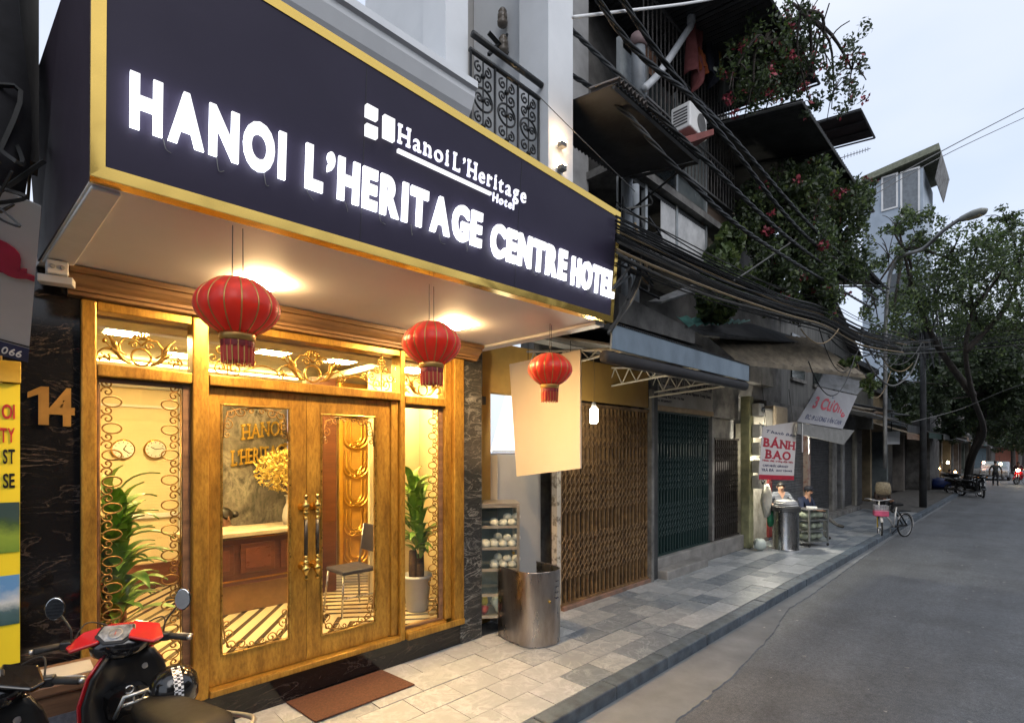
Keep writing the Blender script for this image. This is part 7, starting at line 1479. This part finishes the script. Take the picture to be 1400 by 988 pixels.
# ------------------------------------------------------------------ bicycle at the kerb
bp = at(1217, 737, Z=RZ); bi = thing('bicycle', 'yellow and white bicycle with pink basket parked at the kerb', 'bicycle', (bp.x + .3, bp.y, RZ), R(158))
def bk(n, mb, mat, par=None, **k): o_ = mb.build(n, mat, None, **k); o_.parent = par or bi; return o_
RXm = Matrix.Rotation(R(90), 3, 'X'); YEL = M('bike_yellow', (.6, .42, .02), .3); WHB = M('bike_white', (.7, .68, .66), .35); PINK = M('basket_pink', (.6, .1, .2), .5)
stm_ = Matrix.Translation((.5, 0, 0)) @ Matrix.Rotation(R(40), 4, 'Z') @ Matrix.Translation((-.5, 0, 0))
def stv(mb): mb.v = [tuple(stm_ @ Vector(v)) for v in mb.v]; return mb
for x, f in ((.55, stv), (-.5, lambda m_: m_)):
    w_ = bk('wheel', f(MB().tube([(x + .29 * math.cos(q), 0, .3 + .29 * math.sin(q)) for q in np.linspace(0, 2 * math.pi, 32, endpoint=False)], .019, 8, closed=True)), RUBBER, smooth=True)
    bk('rim', f(MB().tube([(x + .265 * math.cos(q), 0, .3 + .265 * math.sin(q)) for q in np.linspace(0, 2 * math.pi, 32, endpoint=False)], .01, 6, closed=True)), ALU, w_, smooth=True)
    s_ = MB()
    for q in range(18): a = q * math.pi / 9; s_.tube([(x, .02 * (-1) ** q, .3), (x + .26 * math.cos(a), 0, .3 + .26 * math.sin(a))], .0018, 3, caps=False)
    s_.lathe([(.025, -.04), (.03, 0), (.025, .04)], 10, (x, 0, .3), mt=RXm); bk('spokes', f(s_), ALU, w_)
    bk('mudguard', f(MB().loft([[Vector((x + .33 * math.cos(q), y, .3 + .33 * math.sin(q))) for y in (-.028, .028)] + [Vector((x + .322 * math.cos(q), y, .3 + .322 * math.sin(q))) for y in (.028, -.028)] for q in np.linspace(R(30), R(190), 14)])), WHB, smooth=True)
for a, b_, m_ in (((.42, 0, .75), (-.05, 0, .28), WHB), ((.43, 0, .68), (.0, 0, .4), WHB), ((-.05, 0, .28), (-.16, 0, .78), WHB), ((-.05, .04, .28), (-.5, .05, .3), IRON), ((-.05, -.04, .28), (-.5, -.05, .3), IRON), ((-.15, .04, .7), (-.5, .05, .3), IRON), ((-.15, -.04, .7), (-.5, -.05, .3), IRON)): bk('frame_tube', MB().tube([a, b_], .018, 8), m_, smooth=True)
for s in (.05, -.05): bk('fork', stv(MB().tube([(.46, s, .7), (.55, s, .3)], .013, 6)), YEL, smooth=True)
bk('handlebar', stv(MB().tube(crv([(.2, .27, .98), (.36, .24, 1.0), (.42, 0, .96), (.36, -.24, 1.0), (.2, -.27, .98)], 6), .012, 8)), ALU, smooth=True); bk('stem', stv(MB().tube([(.44, 0, .7), (.41, 0, .97)], .016, 8)), ALU)
bk('saddle', MB().loft([ring((-.02, 0, .83), .03, .02, 12), ring((-.15, 0, .84), .06, .035, 12), ring((-.28, 0, .845), .1, .04, 12), ring((-.33, 0, .84), .07, .025, 12)]), VINYL, smooth=True)
bs_ = MB()
for z in np.linspace(.62, .86, 7): bs_.tube([(.52, -.14, z), (.78, -.14, z), (.78, .14, z), (.52, .14, z)], .005, 4, closed=True)
for a, b_ in [(x, y) for x in np.linspace(.52, .78, 6) for y in (-.14, .14)] + [(x, y) for x in (.52, .78) for y in np.linspace(-.1, .1, 5)]: bs_.tube([(a, b_, .62), (a, b_, .86)], .004, 4)
bk('basket', stv(bs_), ALU); bk('basket_base', stv(MB().slab([(.51, -.15, .6), (.79, -.15, .6), (.79, .15, .6), (.51, .15, .6)], .14)), PINK, bevel=.02); bk('rear_rack', MB().bb(-.62, -.3, -.07, .07, .66, .68), IRON); bk('kickstand', MB().tube([(-.35, -.06, .26), (-.3, -.24, 0)], .01, 6), IRON); bk('crank', MB().box((-.05, -.08, .2), (.02, .02, .17)), ALU); bk('pedal', MB().box((-.05, -.13, .12), (.09, .08, .025)), BLACKP)
bb_ = thing('straw_bag', 'tan woven bag balanced on the bicycle handlebar', 'bag', at(1207, 670, D=13)); q0 = at(1208, 668, D=12.9)
MB().loft([ring((q0.x + .04, q0.y, q0.z - .1), .15, .1, 12, sq=.5), ring((q0.x - .05, q0.y, q0.z), .17, .13, 12, sq=.5), ring((q0.x - .1, q0.y, q0.z + .08), .15, .1, 12, sq=.5)]).build('body', M('woven_tan', (.28, .24, .16), .8, c2=(.16, .13, .09), scale=30), bb_, smooth=True)
# ------------------------------------------------------------------ far traffic and parked bikes
for i, (px, Y, rz, lab) in enumerate(((1321, 2.3, 100, 'parked motor scooter at the foot of the leaning tree'), (1330, 2.0, 80, 'parked motor scooter nearest the walking person'), (1311, 2.9, 95, 'parked motor scooter beside the crouching person'))):
    q = at(px, 668, Y=Y); s2 = copy_tree(sc2); s2['label'] = lab; s2['group'] = 'scooters parked down the street'; s2.location = (q.x, Y, RZ if Y < KY else 0); s2.rotation_euler = (0, 0, R(rz + 150)); s2.scale = (1, 1, 1)
mq = at(1392, 662, Z=RZ); s3 = copy_tree(sc1); s3['label'] = 'oncoming motor scooter with glowing headlight at the right edge'; s3.location = (mq.x, mq.y, RZ); s3.rotation_euler = (0, 0, R(185)); s3.scale = (1, 1, 1)
hq = Vector((mq.x - .62, mq.y, .85)); hl = MB().lathe([(.09, 0), (.08, .03), (.001, .05)], 14, hq, mt=Matrix.Rotation(R(-90), 3, 'Y')).build('headlight', EM('headlight_glow', (1, .85, .55), 60), None); hl.parent = s3; hl.matrix_parent_inverse = Matrix.LocRotScale(s3.location, s3.rotation_euler, s3.scale).inverted()
rider = person('person', 'rider sitting on the oncoming motor scooter', {k: ((v[0][0], v[0][1], v[0][2] + .35), v[1], v[2]) for k, v in seated.items()}, dict(top=M('rider_top', (.1, .04, .04), .8), leg=TROU, skin=SKIN, shoe=SHOE), (mq.x + .35, mq.y, RZ - .05), R(185))
cq = at(1345, 655, Z=RZ); car = thing('parked_car', 'pale parked car far down the street behind the walker', 'car', (cq.x, 2.0, RZ), R(180))
def cr(n, mb, mat, par=None, **k): o_ = mb.build(n, mat, None, **k); o_.parent = par or car; return o_
CARP = M('car_silver', (.4, .42, .44), .25, .5)
side = [(-2.1, .35), (-2.15, .75), (-1.9, .92), (-1.3, .98), (-.7, 1.42), (.7, 1.46), (1.5, 1.0), (2.1, .85), (2.15, .4), (1.9, .28), (-1.9, .28)]
cr('body', MB().slab([(x, -.82, z) for x, z in side], 1.64, n=(0, 1, 0)), CARP, bevel=.08, seg=3)
cr('windscreen', MB().slab([(1.46, -.66, 1.03), (1.46, .66, 1.03), (.76, .58, 1.44), (.76, -.58, 1.44)], .02), M('windscreen', (.25, .33, .34), .08)); cr('rear_window', MB().slab([(-1.28, -.66, 1.0), (-1.28, .66, 1.0), (-.74, .58, 1.41), (-.74, -.58, 1.41)], -.02), DGLASS)
for x in (1.3, -1.3):
    for y in (-.78, .78): w_ = cr('wheel', MB().lathe([(.2, -.09), (.3, -.09), (.32, 0), (.3, .09), (.2, .09)], 20, (x, y, .32), mt=RXm), RUBBER, smooth=True); cr('hub_cap', MB().lathe([(.18, -.1), (.18, .1)], 14, (x, y, .32), mt=RXm), ALU, w_)
for y in (-.6, .6): cr('headlamp', MB().box((2.1, y, .7), (.1, .3, .14)), ALU, bevel=.03)

# ------------------------------------------------------------------ houses across the street, behind the viewpoint
xx = -9.0; k = 0
while xx < 48:
    w_ = rr.uniform(4, 5.5); h = rr.uniform(4.6, 6.6); oy = -6.6
    s = thing('opposite_house', ('grey-brown', 'tan', 'bluish grey', 'pale grey', 'reddish brown', 'greenish')[k % 6] + ' house across the street' + (' with wide shutters', ' with twin windows', ' with a low roof')[k // 6 % 3], 'house', (xx + w_ / 2, oy, 0), group='houses across the street')
    cm = M('opposite_%d' % k, FAC[k % 6], .8, c2=tuple(c * .5 for c in FAC[k % 6]), scale=1.6)
    MB().bb(xx, xx + w_ - .02, oy - 5, oy, RZ, h).build('wall', cm, s); shutter(s, xx + .5, xx + w_ - .5, oy + .06, RZ, 2.6, SHUT_D); MB().bb(xx - .01, xx + w_ - .01, oy - 5.2, oy + .5, h + .001, h + .15).build('roof', TIN_D, s); MB().bb(xx + .2, xx + w_ - .2, oy + .01, oy + 1.2, 2.8, 2.9).build('awning', TIN_D, s)
    for z in (2.95,):
        for u in (.15, .6): MB().bb(xx + w_ * u, xx + w_ * (u + .25), oy + .005, oy + .04, z, z + 1.5).build('window', DGLASS, s)
    xx += w_; k += 1
